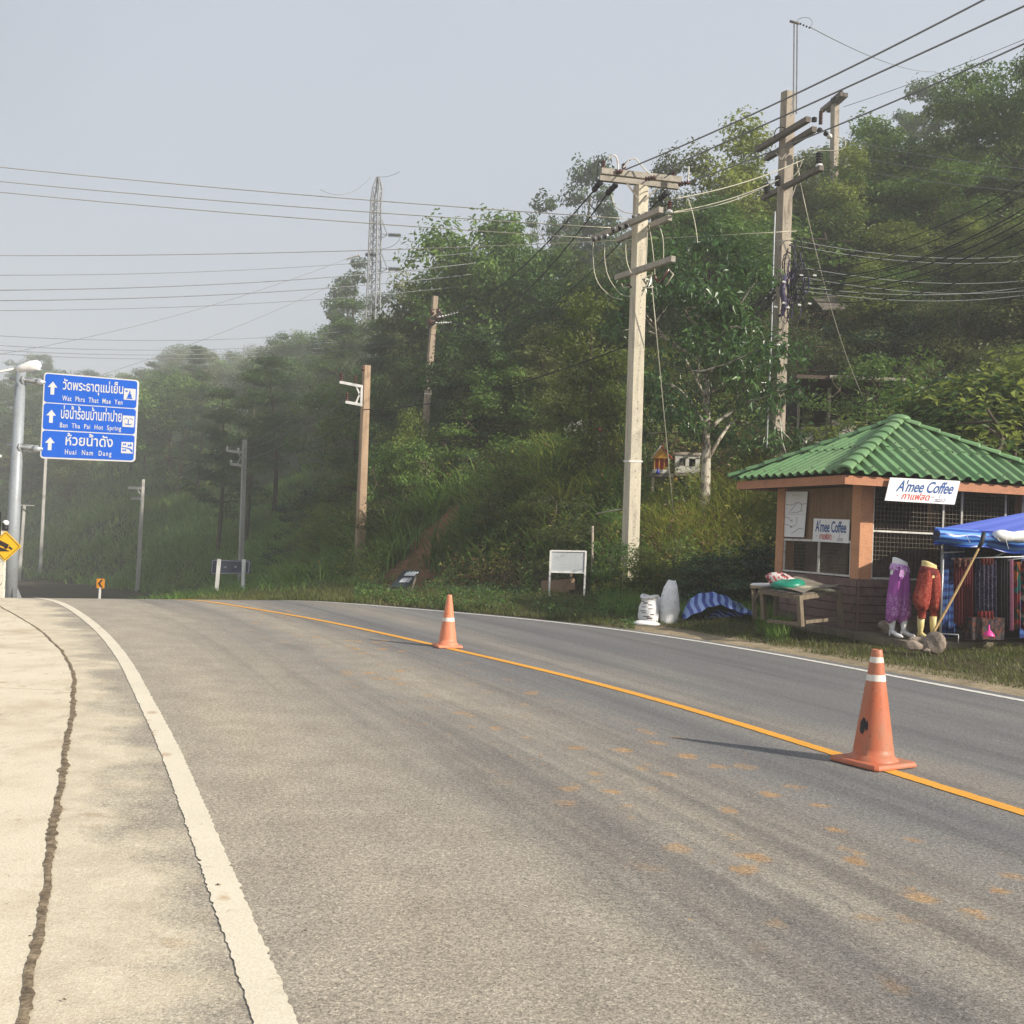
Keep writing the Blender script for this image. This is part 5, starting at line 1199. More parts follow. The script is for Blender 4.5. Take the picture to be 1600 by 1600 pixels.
pst = MB(); a = at(2.5, 940, YW + .06); a.z = T1(a.x, a.y) - .2; pst.beam(a, at(6.5, 826, YW + .06), .085, .085); pst.build('post', grimy('spotted_post', (.72, .68, .58), .7, .08, 9, (.10, .08, .05), .1, amt=.9), ws)
wl = empty('warning_beacon', at(9, 828, YW - .02), 'small round beacon with white dome on top of the yellow sign', 'beacon')
MB().lathe(at(8, 829, YW + .05), at(8.5, 821, YW + .05), [(0, .05), (.2, .062), (1, .06)], 14).build('base', MT['black_rubber'], wl); MB().add(*blob(at(9, 817, YW + .05), .062, 5, .02, 3, (1, 1, .9)), True).build('dome', MT['mann_white'], wl); MB().add(*blob(at(5.5, 819, YW - .0), .035, 5, .02, 2, (.8, .6, 1)), True).build('lens', MT['black_rubber'], wl)
MB().beam(at(-3, 840, YW + .1), at(-1, 800, YW + .1), .06, .06).build('dark_post', MT['black_rubber'], None, 'dark narrow post end at the left picture edge above the yellow sign', 'post')
MB().add(*blob(at(0, 713, YS), .04, 8, .1, 2), True).build('lamp_bulb', MT['white_paint'], None, 'tiny white fitting at the left edge beside the sign mast', 'fitting')
# chevron sign
YC = 46; e = empty('chevron_sign', at(156, 938, YC), 'small orange chevron sign beyond the road crest', 'road sign')
cc = [at(x, y, YC) for x, y in ((150.5, 919), (163, 919.5), (163.5, 904.5), (151, 904))]
slab_poly(cc, rounded(0, 0, 1, 1, .1, .1), NW, .015).build('plate', grimy('sign_orange', (.82, .33, .02), .4, .05, 3, bump=0), e)
mb = MB(); put_poly(mb, cc, [(.16, .5), (.55, .1), (.82, .1), (.46, .5)], NW, .006); put_poly(mb, cc, [(.16, .5), (.46, .5), (.82, .9), (.55, .9)], NW, .006); mb.build('chevron', MT['sign_black'], e)
a = at(154.5, 950, YC + .03); a.z = T1(a.x, a.y) - .2; MB().beam(a, at(156.5, 918, YC + .03), .07, .07).build('post', MT['white_paint'], e)
# two post board seen from behind
YB = 36; e = empty('two_post_sign', at(360, 935, YB), 'dark blue grey sign board seen between two white posts', 'sign')
GB = grimy('board_blue_grey', (.065, .075, .115), .5, .1, 3, (.04, .045, .06), 0)
cb = [at(x, y, YB) for x, y in ((328.5, 897.5), (391.5, 896.5), (392.5, 876), (330, 874))]
slab_poly(cb, [(0, 0), (1, 0), (1, 1), (0, 1)], NW, .03).build('board', GB, e)
mb = MB()
for a, b in (((.035, .06), (.955, .06)), ((.955, .09), (.955, .91)), ((.955, .94), (.035, .94)), ((.035, .91), (.035, .09))): mb.beam(quad_map(cb, *a) + NW * .01, quad_map(cb, *b) + NW * .01, .015, .02)
mb.build('border_frame', MT['galv'], e)
mb = MB(); put_poly(mb, cb, [(.33, .46), (.40, .47), (.40, .52), (.33, .53)], NW, .006); put_poly(mb, cb, [(.59, .48), (.62, .44), (.65, .5), (.65, .58), (.59, .58)], NW, .006); mb.build('worn_mark', MT['galv'], e)
for (x0, y0, x1, y1) in ((337.5, 934, 342.5, 873.5), (379.5, 930, 381, 874)):
    a = at(x0, y0, YB - .1); t = at(x1, y1, YB - .1); g = T1(a.x, a.y); a = a + (t - a) * min(0, (g - .15 - a.z) / (t.z - a.z)); MB().beam(a, t, .115, .10).build('post', MT['white_paint'], e)
# leaning dark sign
YL = 27.6; e = empty('leaning_sign', at(632, 920, YL), 'dark leaning notice board with two smudged white lines on the bank', 'sign')
cl = [at(609, 917.5, YL - .5), at(636, 918, YL - .5), at(657, 891, YL), at(631, 890.5, YL)]
NL = (cl[1] - cl[0]).cross(cl[3] - cl[0]).normalized(); NL = NL if NL.y < 0 else -NL
slab_poly(cl, [(0, 0), (1, 0), (1, 1), (0, 1)], NL, .03).build('board', grimy('dark_board', (.022, .034, .036), .6, .15, 3, bump=0), e)
rs = random.Random(4)
for (u0, u1, v0, v1) in ((.28, .95, .66, .95), (.30, .84, .28, .60)):
    mb = MB(); u = u0
    while u < u1:
        w = rs.uniform(.05, .09); h = (v1 - v0) * rs.uniform(.75, 1); put_poly(mb, cl, [(u, v0), (u + w * .8, v0 + .01), (u + w * .8, v0 + h * .8), (u + w * .4, v0 + h), (u, v0 + h * .7)], NL, .006); u += w + (rs.random() < .2) * .03
    mb.build('smudged_line', MT['sign_white'], e)
for a, b in (((637, 916), (625, 934)), ((611, 917), (600, 930)), ((651, 897), (642, 925))): MB().tube([at(*a, YL - .4), at(*b, YL - .8)], .03, 6).build('leg', MT['wood_grey'], e)
# white board on legs
YQ = 25; e = empty('whiteboard_stand', at(886, 938, YQ), 'blank grey white notice board in a white steel frame on thin legs', 'notice board')
cq = [at(x, y, YQ) for x, y in ((860, 893.5), (914, 895), (915.5, 861.5), (861, 860.5))]
slab_poly(cq, [(.01, .02), (.99, .02), (.99, .98), (.01, .98)], NW, .012).build('board', grimy('grey_white_board', (.46, .49, .51), .5, .10, 2, (.38, .41, .43), .0, amt=.25), e)
for a, b in (((0, 0), (1, 0)), ((0, 1), (1, 1))): MB().beam(quad_map(cq, *a) + NW * .005, quad_map(cq, *b) + NW * .005, .03, .035).build('frame_bar', MT['white_paint'], e)
for (x0, y0, x1, y1) in ((857.5, 941, 860.5, 860), (912.5, 934, 915.5, 861)):
    a = at(x0, y0, YQ); t = at(x1, y1, YQ); g = T1(a.x, a.y); a = a + (t - a) * min(0, (g - .1 - a.z) / (t.z - a.z)); MB().beam(a, t, .04, .04).build('leg', MT['white_paint'], e)
e = empty('cardboard_panel', at(872, 925, 25.6), 'brown cardboard panel leaning on two sticks behind the white notice board', 'cardboard')
MB().add([at(845, 924, 25.6), at(889, 926, 25.6), at(889, 905, 25.7), at(846, 907, 25.7)] + [at(845, 924, 25.65), at(889, 926, 25.65), at(889, 905, 25.75), at(846, 907, 25.75)], [(0, 1, 2, 3), (7, 6, 5, 4), (0, 4, 5, 1), (1, 5, 6, 2), (2, 6, 7, 3), (3, 7, 4, 0)]).build('panel', MT['cardboard'], e)
MB().add([at(881, 923, 25.55), at(899, 921, 25.6), at(898, 904, 25.7), at(881, 905, 25.6)], [(0, 1, 2, 3)]).build('flap', MT['cardboard'], e)
for a, b in (((892, 896), (897, 933)), ((855, 896), (856, 930))): MB().beam(at(*a, 25.8), at(*b, 25.8), .05, .06).build('stick', MT['wood'], e)
e = empty('wooden_post', at(926, 925, 25.8), 'thin pale post half hidden by leaves right of the notice board', 'post'); MB().tube([at(927, 935, 25.8), at(925, 905, 25.8), at(926, 822, 25.9)], .03, 7).build('stem', MT['concrete_pole_dark'], e)
MB().tube([at(931, 803, 25.5), at(950, 799, 25.3), at(975, 795, 25.0)], .016, 6).build('white_pipe', MT['arm'], None, 'short white pipe sticking out left of the main pole base', 'pipe')
MB().add(*blob(at(968, 958, 21.6), .13, 17, .35, 2, (1.5, .8, .5)), False).build('litter', MT['cardboard'], None, 'crumpled pale bag lying in the grass left of the white sacks', 'litter')

# ------------------------------------------------------------------ sacks, tarp, table
def sack(px, py, Y, w, d, H, label, seed, open_=False, lean=0):
    b = at(px, py, Y); b.z = T1(b.x, b.y) - .02; n = 22; rs = np.random.RandomState(seed); vs = []; m = 12
    for i in range(m + 1):
        t = i / m; k = (.86 + .25 * math.sin(min(t * 1.35, 1) * math.pi) ** .7) * (1 if t < .8 else 1 - .55 * (t - .8) / .2 * (0 if open_ else 1)); fl = 1 if t < .8 else 1 - .7 * (t - .8) / .2 * (0 if open_ else 1)
        for j in range(n):
            a = 2 * math.pi * j / n; q = k * (1 + .05 * math.sin(a * 3 + t * 5 + seed) + .04 * math.sin(a * 5 - t * 9) + rs.normal(0, .012))
            vs.append(b + Vector((w * q * math.cos(a) + lean * t, d * q * fl * math.sin(a), H * t + .02 * math.sin(a * 2 + seed) * t)))
    fs = [(i * n + j, i * n + (j + 1) % n, (i + 1) * n + (j + 1) % n, (i + 1) * n + j) for i in range(m) for j in range(n)]
    e = empty('sack', b, label, 'sack', 'woven sacks by the roadside'); mb = MB().add(vs, fs + ([] if open_ else [tuple(range(m * n, m * n + n))]), True); mb.build('bag', MT['sack'], e)
    if open_:
        MB().add([v * 1.0 for v in vs[(m - 2) * n:(m - 1) * n]], [tuple(range(n))]).build('contents', MT['stone'], e)
        rim = [vs[m * n + j] for j in range(n)] + [vs[m * n]]; MB().tube(rim, .03, 6).build('rolled_rim', MT['sack'], e)
    return e
es = sack(1013, 973, 19.9, .165, .14, .50, 'short open white sack of rubble with dark printed marks', 3, True)
mb = MB(); bb = at(1013, 973, 19.9); rs = random.Random(6)
for i in range(11):
    px = rs.uniform(1004, 1021); py = 936 + i * 3; a = at(px - rs.uniform(2, 6), py, 19.705); b = at(px + rs.uniform(1, 5), py + .5, 19.705); mb.beam(a, b, .004, rs.uniform(.008, .022))
tag(mb.build('printed_mark', MT['sign_black'], es), kind='stuff')
sack(1044, 971, 20.0, .16, .13, .80, 'tall full white sack standing upright beside the open one', 8, False, .04)
MB().add(*blob(at(1012, 974, 19.6), .2, 4, .25, 2, (1.1, .7, .22)), True).build('flat_sack', MT['sack'], None, 'flattened end of sacking on the ground under the open sack', 'sack')
MB().add(*blob(at(1029, 950, 20.1), .15, 9, .2, 3, (.6, .6, 1.6)), True).build('crumpled_sack', MT['sack'], None, 'crumpled white sack squeezed between the two standing sacks', 'sack', 'woven sacks by the roadside')
TS = stripes('blue_tarp_sheet', (.02, .05, .34), (.30, .44, .80), 9.5, 0, .4, .2)
def tarp():
    L_b, R_b = (1066, 966), (1176, 950); V = []; UV = []; nu, nv = 44, 16
    top = np.interp; 
    for j in range(nv + 1):
        for i in range(nu + 1):
            u, v = i / nu, j / nv; px = 1066 + 109 * u
            yt = np.interp(u, [0, .1, .3, .5, .7, .85, 1], [955, 934, 925, 926, 934, 944, 950]); yb = np.interp(u, [0, .2, .35, .5, .65, .8, 1], [968, 958, 950, 945, 948, 956, 960])
            py = yb + (yt - yb) * v; Yd = 20.3 + 1.3 * v ** 1.2 + .10 * math.sin(u * 15 + v * 3)
            V.append(tuple(at(px + 1.5 * math.sin(v * 7 + u * 5), py + 1.2 * math.sin(u * 31 + v * 4), Yd))); UV.append((u + .05 * v, v))
    for j in range(7):
        for i in range(nu + 1):
            u, v = i / nu, j / 6; px = 1100 + 78 * u; py = 967 - 6 * u - v * np.interp(u, [0, .3, .6, 1], [3, 13, 12, 4]); V.append(tuple(at(px, py + math.sin(u * 20) * 1.2, 20.5 + .25 * v + .05 * math.sin(u * 33)))); UV.append((u * .8 + .2 * v, v))
    n0 = (nu + 1) * (nv + 1)
    Fq = [(j * (nu + 1) + i, j * (nu + 1) + i + 1, (j + 1) * (nu + 1) + i + 1, (j + 1) * (nu + 1) + i) for j in range(nv) for i in range(nu)] + [(n0 + j * (nu + 1) + i, n0 + j * (nu + 1) + i + 1, n0 + (j + 1) * (nu + 1) + i + 1, n0 + (j + 1) * (nu + 1) + i) for j in range(6) for i in range(nu)]
    V = np.array(V); off = V.mean(0); link('tarpaulin', np_mesh('tarpaulin', V, Fq, TS, None, True, np.array(UV), off), off, label='crumpled blue and white striped tarpaulin heaped in the grass', cat='tarpaulin')
tarp()
WD, WG = MT['wood'], MT['wood_grey']
tb = empty('wooden_bench_table', at(1250, 975, 16.9), 'rough low wooden table with junk on top before the kiosk', 'table')
c1, c2, c3 = at(1249, 934, 17.0), at(1310, 925, 17.9), at(1191, 924, 18.2); c4 = c2 + c3 - c1
for a, b in ((c1, c2), (c1, c3), (c3, c4), (c2, c4)): MB().beam(a, b, .07, .07).build('rail', WD, tb)
for i in range(4):
    t = (i + .5) / 4; MB().beam(c1.lerp(c3, t) + UZ * .05, c2.lerp(c4, t) + UZ * .05, .27, .02).build('board', WG, tb)
for c_, l in ((c1, (3, 45)), (c2, (6, 52)), (c3, (3, 44)), (c4, (2, 50))):
    x, y = proj(c_); b = at(x + l[0], y + l[1], c_.y - .05); b.z = max(b.z, T1(b.x, b.y) - .1); MB().beam(b, c_ + UZ * .03, .075, .07).build('leg', WD, tb)
MB().beam(at(1200, 970, 17.9), at(1254, 977, 17.0), .05, .05).build('stretcher', WD, tb); MB().beam(at(1257, 972, 17.0), at(1313, 966, 17.9), .05, .05).build('stretcher', WD, tb)
tb2 = empty('wooden_trestle', at(1184, 965, 18.4), 'narrow wooden trestle at the left end of the rough table', 'trestle')
a, b = at(1172, 916, 18.7), at(1215, 918, 18.6); MB().beam(a, b, .3, .05).build('board', WD, tb2)
for (x0, y0, x1, y1) in ((1177, 918, 1180, 966), (1214, 920, 1213, 962)): MB().beam(at(x1, y1, 18.6), at(x0, y0, 18.6), .06, .07).build('leg', WD, tb2)
MB().beam(at(1177, 938, 18.55), at(1192, 917, 18.55), .05, .05).build('brace', WD, tb2)
# things on the table
FG = grimy('green_plastic', (.01, .22, .14), .35, .15, 6, (.005, .09, .07), .1)
vs, fs = blob(at(1232, 912, 17.9), .2, 31, .22, 3, (1.25, .8, .55)); MB().add(vs, fs, True).build('plastic_bag', FG, None, 'crumpled green plastic bag on the table', 'bag')
def rw():
    m = N('red_white_cloth', .8, .2); m.col(m.ramp(m.noise(7, 3, None, .5, dist=2), [(.48, (.55, .52, .50)), (.5, (.45, .05, .05)), (.56, (.45, .05, .05)), (.58, (.02, .06, .06))], 'CONSTANT')); return m.m
RW = rw(); vs, fs = blob(at(1221, 907, 18.05), .19, 41, .2, 3, (1.4, .8, .55)); MB().add(vs, fs, True).build('crumpled_cloth', RW, None, 'crumpled red and white cloth behind the green bag', 'cloth')
MB().add(*blob(at(1198, 914, 18.3), .12, 43, .2, 2, (1.8, .8, .3)), True).build('rag', MT['sack'], None, 'white rag lying at the left end of the table', 'rag')
V = []; UV = []
for j in range(9):
    for i in range(17):
        u, v = i / 16, j / 8; q = c1.lerp(c2, .05 + v * .95) .lerp(c3.lerp(c4, .05 + v * .95), u) + UZ * (.075 + .10 * (2 * u - .9) ** 2 * v + .03 * math.sin(v * 6 + u * 3)) + (c1 - c3) * .06; V.append(tuple(q)); UV.append((u, v))
V = np.array(V); off = V.mean(0); link('warped_sheet', np_mesh('warped_sheet', V, [(j * 17 + i, j * 17 + i + 1, (j + 1) * 17 + i + 1, (j + 1) * 17 + i) for j in range(8) for i in range(16)], grimy('warped_board', (.22, .19, .15), .8, .15, 4, (.09, .075, .06), .2), None, True, np.array(UV), off), off, label='warped brown board lying across the rough table', cat='board')
MB().add(*blob(at(1272, 920, 17.6), .2, 51, .25, 2, (1.5, .8, .25)), True).build('pale_sheet', grimy('pale_plastic', (.45, .42, .30), .6, .15, 6), None, 'pale crumpled plastic sheet on the right of the table', 'sheet')

# ------------------------------------------------------------------ traffic cones
def conemat(name, c, bands, spots, dirt=.75):
    m = N(name, .5, .4); s = m.n('ShaderNodeSeparateXYZ'); m.l(m.coord(), s.inputs[0]); z = s.outputs[2]
    ed = m.math('ADD', z, m.math('MULTIPLY', m.math('SUBTRACT', m.noise(26, 5, None, .7), .5), .018))
    col = m.ramp(m.noise(5, 5, m.mapv(m.coord(), (2, 2, .6)), .65), [(.3, c), (.7, tuple(min(1, v * .85 + .05) for v in c))])
    col = m.mix(m.ramp(m.noise(3.5, 7, m.mapv(m.coord(), (2, 2, .8)), .7), [(.42, 0.), (.66, dirt)]), col, (.36, .20, .12))
    col = m.mix(m.ramp(m.noise(9, 8, m.mapv(m.coord(), (3, 3, .35)), .75), [(.56, 0.), (.68, .5)]), col, (.20, .11, .07))
    col = m.mix(m.ramp(m.noise(34, 4), [(.62, 0.), (.72, .5)]), col, (.22, .08, .04))
    for z0, z1 in bands:
        k = m.math('MULTIPLY', m.mr(ed, z0 - .002, z0 + .002), m.mr(ed, z1 - .002, z1 + .002, 1, 0))
        k = m.math('MULTIPLY', k, m.ramp(m.noise(24, 5, None, .7), [(.60, 1.), (.66, .1)]))
        col = m.mix(k, col, (.76, .73, .66))
    for p, r in spots:
        d = m.n('ShaderNodeVectorMath', operation='DISTANCE'); d.inputs[1].default_value = p; m.l(m.mapv(m.coord(), (1, 1, .62)), d.inputs[0])
        k = m.mr(m.math('ADD', d.outputs['Value'], m.math('MULTIPLY', m.math('SUBTRACT', m.noise(22, 5, m.mapv(m.coord(), (1, 1, .3)), .7), .5), .09)), r, r - .006)
        col = m.mix(k, col, (.012, .010, .012))
    m.col(col).bump(m.noise(30, 4), .2, .006); return m.m
def cone(base, H, rb, rt, sq, yaw, mat, label, tilt=0):
    e = empty('traffic_cone', base, label, 'traffic cone', 'traffic cones on the centre line')
    n = 40; prof = [(rb * 1.22, .030), (rb * 1.20, .045), (rb * 1.06, .058), (rb * 1.01, .075)]
    k = 16
    for i in range(k + 1):
        t = i / k; prof.append((rb + (rt - rb) * t, .075 + (H - .075) * t))
    prof += [(rt * .92, H + .004), (rt * .75, H + .004), (rt * .7, H - .06)]
    vs = []; T = Matrix.Rotation(tilt, 3, 'Y')
    for r_, z in prof:
        for j in range(n):
            a = 2 * math.pi * j / n; vs.append(Vector(base) + T @ Vector((r_ * math.cos(a), r_ * math.sin(a), z)))
    fs = [(i * n + j, i * n + (j + 1) % n, (i + 1) * n + (j + 1) % n, (i + 1) * n + j) for i in range(len(prof) - 1) for j in range(n)]
    MB().add(vs, fs, True).build('body', mat, e)
    c, s = math.cos(yaw), math.sin(yaw); vs = []
    for z, k in ((.0, 1), (.012, 1.0), (.030, .97), (.034, .93)):
        for u, v in ((-1, -.9), (-.9, -1), (.9, -1), (1, -.9), (1, .9), (.9, 1), (-.9, 1), (-1, .9)):
            vs.append(Vector(base) + Vector((c * u * sq * k - s * v * sq * k, s * u * sq * k + c * v * sq * k, z + .004)))
    fs = [(i * 8 + j, i * 8 + (j + 1) % 8, (i + 1) * 8 + (j + 1) % 8, (i + 1) * 8 + j) for i in range(3) for j in range(8)] + [tuple(range(24, 32))]
    MB().add(vs, fs).build('base_plate', mat, e)
    return e
OR = (.54, .135, .055)
def gpt(px, py, z=.004):
    d = ray(px, py); k = (z - EYE) / d.z; return Vector((d.x * k, d.y * k, z))
g = gpt(1364, 1193); cone(g, .835, .148, .038, .225, .55, conemat('cone_rubber_near', OR, ((.61, .655), (.745, .785)), (((-.098, -.062, .176), .040),)), 'large worn orange cone with two white bands and a black smear, nearest')
g = gpt(699, 1011); cone(g, .70, .122, .032, .175, .3, conemat('cone_rubber_far', (.74, .235, .115), ((.35, .40),), (), .25), 'smaller faded orange cone with one white band, farther along the line')

# ------------------------------------------------------------------ spirit houses, shrines and the house in the trees
WW = grimy('weathered_white', (.50, .49, .44), .85, .15, 9, (.10, .095, .08), .3, amt=.85); RDP = grimy('red_shrine_paint', (.45, .05, .03), .6, .2, 9, (.15, .02, .02), .1); GDP = grimy('gold_shrine_paint', (.55, .27, .03), .5, .2, 9, (.25, .06, .02), .1, amt=.7)
YH = gh(1055, 766) - .95; YG = gh(900, 684) - 1.1; YR = gh(942, 700) - .25
def hb(mb, x0, y0, x1, y1, Y, d):
    """upright box whose front spans two picture corners at distance Y"""
    a = at(x0, y1, Y); b = at(x1, y0, Y); return mb.box(((a.x + b.x) / 2, Y + d / 2, (a.z + b.z) / 2), (abs(b.x - a.x), d, abs(b.z - a.z)))
st_ = empty('shrine_table', at(1055, 760, YH), 'rough stone and wood shelf carrying two spirit houses on the bank', 'table')
hb(MB(), 1017, 740, 1053, 744, YH, .5).build('shelf_board', MT['wood_grey'], st_); hb(MB(), 1054, 739.5, 1094, 743, YH, .5).build('shelf_board', MT['wood_grey'], st_)
for x0, x1, y1 in ((1018, 1023, 768), (1048, 1053, 770), (1086, 1091, 770)): hb(MB(), x0, 744, x1, y1, YH + .1, .1).build('leg', MT['concrete_pole_dark'], st_)
MB().tube([at(1083, 746, YH), at(1070, 768, YH - .3)], .035, 7).build('stick', MT['wood'], st_)
MB().add(*blob(at(1055.5, 749, YH + .1), .06, 3, .1, 2, (1, 1, 1.2)), True).build('incense_jar', GDP, None, 'small orange jar under the spirit house shelf', 'jar')
s1 = empty('spirit_house', at(1034, 740, YH), 'gold and red spirit house with pointed gable on the shelf', 'spirit house')
hb(MB(), 1022, 734, 1046, 740, YH + .02, .42).build('base', WW, s1)
for x in (1023, 1030, 1038, 1045): hb(MB(), x - 1, 715, x + 1, 734, YH + .06, .04).build('column', GDP if x < 1040 else WW, s1)
hb(MB(), 1025, 716, 1043, 734, YH + .25, .15).build('wall', RDP, s1)
A, B, T = at(1020.5, 716, YH), at(1047, 716, YH), at(1033, 700, YH); o_ = Vector((0, .45, 0)); MB().add([A, B, T, A + o_, B + o_, T + o_], [(0, 1, 2), (5, 4, 3), (0, 2, 5, 3), (1, 4, 5, 2), (0, 3, 4, 1)]).build('roof', GDP, s1)
MB().tube([A + Vector((-.06, -.02, -.02)), T + Vector((0, -.02, .06))], .018, 5).build('gable_edge', WW, s1); MB().tube([B + Vector((.06, -.02, -.02)), T + Vector((0, -.02, .06))], .018, 5).build('gable_edge', RDP, s1)
MB().lathe(at(1028, 740, YH - .05), at(1028, 732, YH - .05), [(0, .05), (.4, .045), (.7, .02), (1, .03)], 10).build('figurine', grimy('blue_figurine', (.02, .04, .35), .4, .1, 5, bump=0), None, 'small dark blue figurine before the gold spirit house', 'figurine')
s2 = empty('spirit_house', at(1074, 738, YH), 'weathered white box shaped spirit house with two dark windows', 'spirit house')
mb = MB(); Yf = YH + .02
for q in ((1055, 710, 1094, 715.5), (1055, 729, 1094, 738), (1055, 715.5, 1062, 729), (1071, 715.5, 1077, 729), (1086.5, 715.5, 1094, 729)): hb(mb, *q, Yf, .06)
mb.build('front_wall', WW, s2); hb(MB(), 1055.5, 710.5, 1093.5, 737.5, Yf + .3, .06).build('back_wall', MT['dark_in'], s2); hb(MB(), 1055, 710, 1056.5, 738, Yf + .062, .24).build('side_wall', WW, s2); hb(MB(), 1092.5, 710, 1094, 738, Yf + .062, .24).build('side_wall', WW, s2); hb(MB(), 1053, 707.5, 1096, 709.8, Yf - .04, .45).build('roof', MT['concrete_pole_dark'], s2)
for x in (1063.5, 1066, 1068.5): hb(MB(), x - .5, 715.6, x + .5, 728.9, Yf + .03, .02).build('window_bar', WW, s2)
# collapsed cement model house
s3 = empty('broken_spirit_house', at(900, 683, YG), 'broken grey cement spirit house tilted on the grassy bank', 'spirit house'); T3 = Matrix.Rotation(math.radians(-10), 3, 'Y') @ Matrix.Rotation(math.radians(25), 3, 'X')
def t3(mb, x, y, z, dx, dy, dz): return mb.box(at(900, 670, YG) + T3 @ Vector((x, y, z)), (dx, dy, dz), tuple(T3 @ Vector(v) for v in ((1, 0, 0), (0, 1, 0), (0, 0, 1))))
for a in ((0, .02, -.16, .72, .5, .06), (0, -.2, -.08, .62, .05, .12), (.0, .1, .16, .5, .3, .05)): t3(MB(), *a).build('cement_slab', WW, s3)
mb = MB(); 
for a in ((-.21, -.1, .05, .08, .05, .16), (.21, -.1, .05, .08, .05, .16), (0, -.1, .05, .06, .05, .16), (0, -.1, -.01, .46, .049, .05)): t3(mb, *a)
mb.build('window_wall', WW, s3); t3(MB(), 0, .02, .06, .44, .05, .14).build('inner_wall', MT['dark_in'], s3)
for sx_ in (-1, 1): t3(MB(), sx_ * .33, -.1, .02, .1, .3, .1).build('cement_block', WW, s3)
s4 = empty('small_red_shrine', at(941, 692, YR), 'small shrine with red cloth roof on a thin pedestal', 'shrine')
MB().add(*blob(at(940, 673, YR), .15, 5, .3, 2, (1.2, .8, .5)), True).build('roof_cloth', RDP, s4); MB().lathe(at(942, 692, YR), at(941, 676, YR), [(0, .06), (.3, .02), (.7, .02), (1, .06)], 8).build('pedestal', MT['wood_grey'], s4); hb(MB(), 933, 691, 956, 693, YR - .1, .25).build('shelf', WW, s4)
for x in (936, 944): hb(MB(), x - 1, 693, x + 1, 703, YR, .05).build('leg', WW, s4)
MB().tube([at(926, 656, gh(926, 652)), at(923.5, 603, gh(926, 652))], .05, 8).build('blue_grey_post', grimy('blue_grey_steel', (.16, .20, .27), .5, .1, 3), None, 'thin blue grey steel post standing above the broken spirit house', 'post')
# low house on the terrace
HY = 30.5; h1 = empty('low_house', at(1300, 690, HY), 'low dark house with white parapet half hidden in trees above the kiosk roof', 'house')
for q in ((1251, 668, 1292, 700), (1299, 659, 1352, 700)): hb(MB(), *q, HY, .12).build('parapet', grimy('old_whitewash', (.46, .43, .38), .85, .15, 2, (.2, .18, .15), .1, True), h1)
for x0, x1 in ((1292, 1299), (1246, 1251), (1352, 1358)): hb(MB(), x0, 606, x1, 702, HY - .03, .18).build('pillar', MT['concrete_pole_dark'], h1)
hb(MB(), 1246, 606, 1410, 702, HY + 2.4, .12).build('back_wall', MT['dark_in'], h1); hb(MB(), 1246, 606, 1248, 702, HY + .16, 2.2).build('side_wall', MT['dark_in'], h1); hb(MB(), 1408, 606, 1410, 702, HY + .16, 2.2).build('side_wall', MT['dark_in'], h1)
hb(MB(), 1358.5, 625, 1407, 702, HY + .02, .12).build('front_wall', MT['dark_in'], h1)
a = at(1240, 603, HY); b = at(1414, 603, HY); MB().box(((a.x + b.x) / 2, HY + 1.2, b.z + .1), (b.x - a.x, 3.0, .10)).build('roof', MT['soffit'], h1); MB().box(((a.x + b.x) / 2 + .4, HY - .34, b.z + .12), (b.x - a.x - 1.0, .06, .08)).build('eave_board', MT['arm'], h1)
h2 = empty('hidden_house', at(1315, 560, 40), 'brown and grey hut glimpsed through the trees higher on the slope', 'house')
hb(MB(), 1302, 480, 1345, 570, 40, 2.2).build('wall', MT['plywood'], h2); a = at(1285, 482, 39.7); b = at(1350, 480, 39.7)
MB().add([a, b, b + Vector((0, 1.6, .8)), a + Vector((0, 1.6, .8))] + [v + Vector((0, 0, -.06)) for v in (a, b, b + Vector((0, 1.6, .8)), a + Vector((0, 1.6, .8)))], [(0, 1, 2, 3), (7, 6, 5, 4), (0, 4, 5, 1), (1, 5, 6, 2), (2, 6, 7, 3), (3, 7, 4, 0)]).build('roof', MT['arm_dark'], h2)

# ------------------------------------------------------------------ vegetation
def leaves_mesh(P, Nn, size, rs, wid=.5, droop=0, jit=.5, fold=.12, attr=None):
    """P, Nn (n,3); one folded kite (two triangles each side of the midrib) per leaf"""
    n = len(P); Nn = Nn + rs.normal(0, jit, (n, 3)); Nn /= np.linalg.norm(Nn, axis=1)[:, None] + 1e-9
    a = rs.normal(0, 1, (n, 3)); a[:, 2] -= droop; t = a - Nn * (a * Nn).sum(1)[:, None]; t /= np.linalg.norm(t, axis=1)[:, None] + 1e-9
    s = np.cross(Nn, t); L = (size * rs.uniform(.65, 1.35, n))[:, None]; w = L * wid
    v0 = P - t * L * .5; v1 = P + s * w * .5 + Nn * L * fold - t * L * .05; v2 = P + t * L * .5; v3 = P - s * w * .5 + Nn * L * fold - t * L * .05
    V = np.stack([v0, v1, v2, v3], 1).reshape(-1, 3); i = np.arange(n)[:, None] * 4
    T = np.concatenate([i + np.array([[0, 1, 2]]), i + np.array([[0, 2, 3]])], 0)
    at_ = np.repeat(attr if attr is not None else rs.uniform(0, 1, n), 4)
    return V, T, at_
def limb(mb, p, q, r0, r1, rs, bend=.12, n=5, sides=7):
    p = np.array(p, float); q = np.array(q, float); L = np.linalg.norm(q - p); o = rs.normal(0, bend * L, 3)
    P = [Vector(p + (q - p) * t + o * math.sin(t * math.pi)) for t in np.linspace(0, 1, n)]
    mb.tube(P, [r0 + (r1 - r0) * t for t in np.linspace(0, 1, n)], sides, cap=False); return P
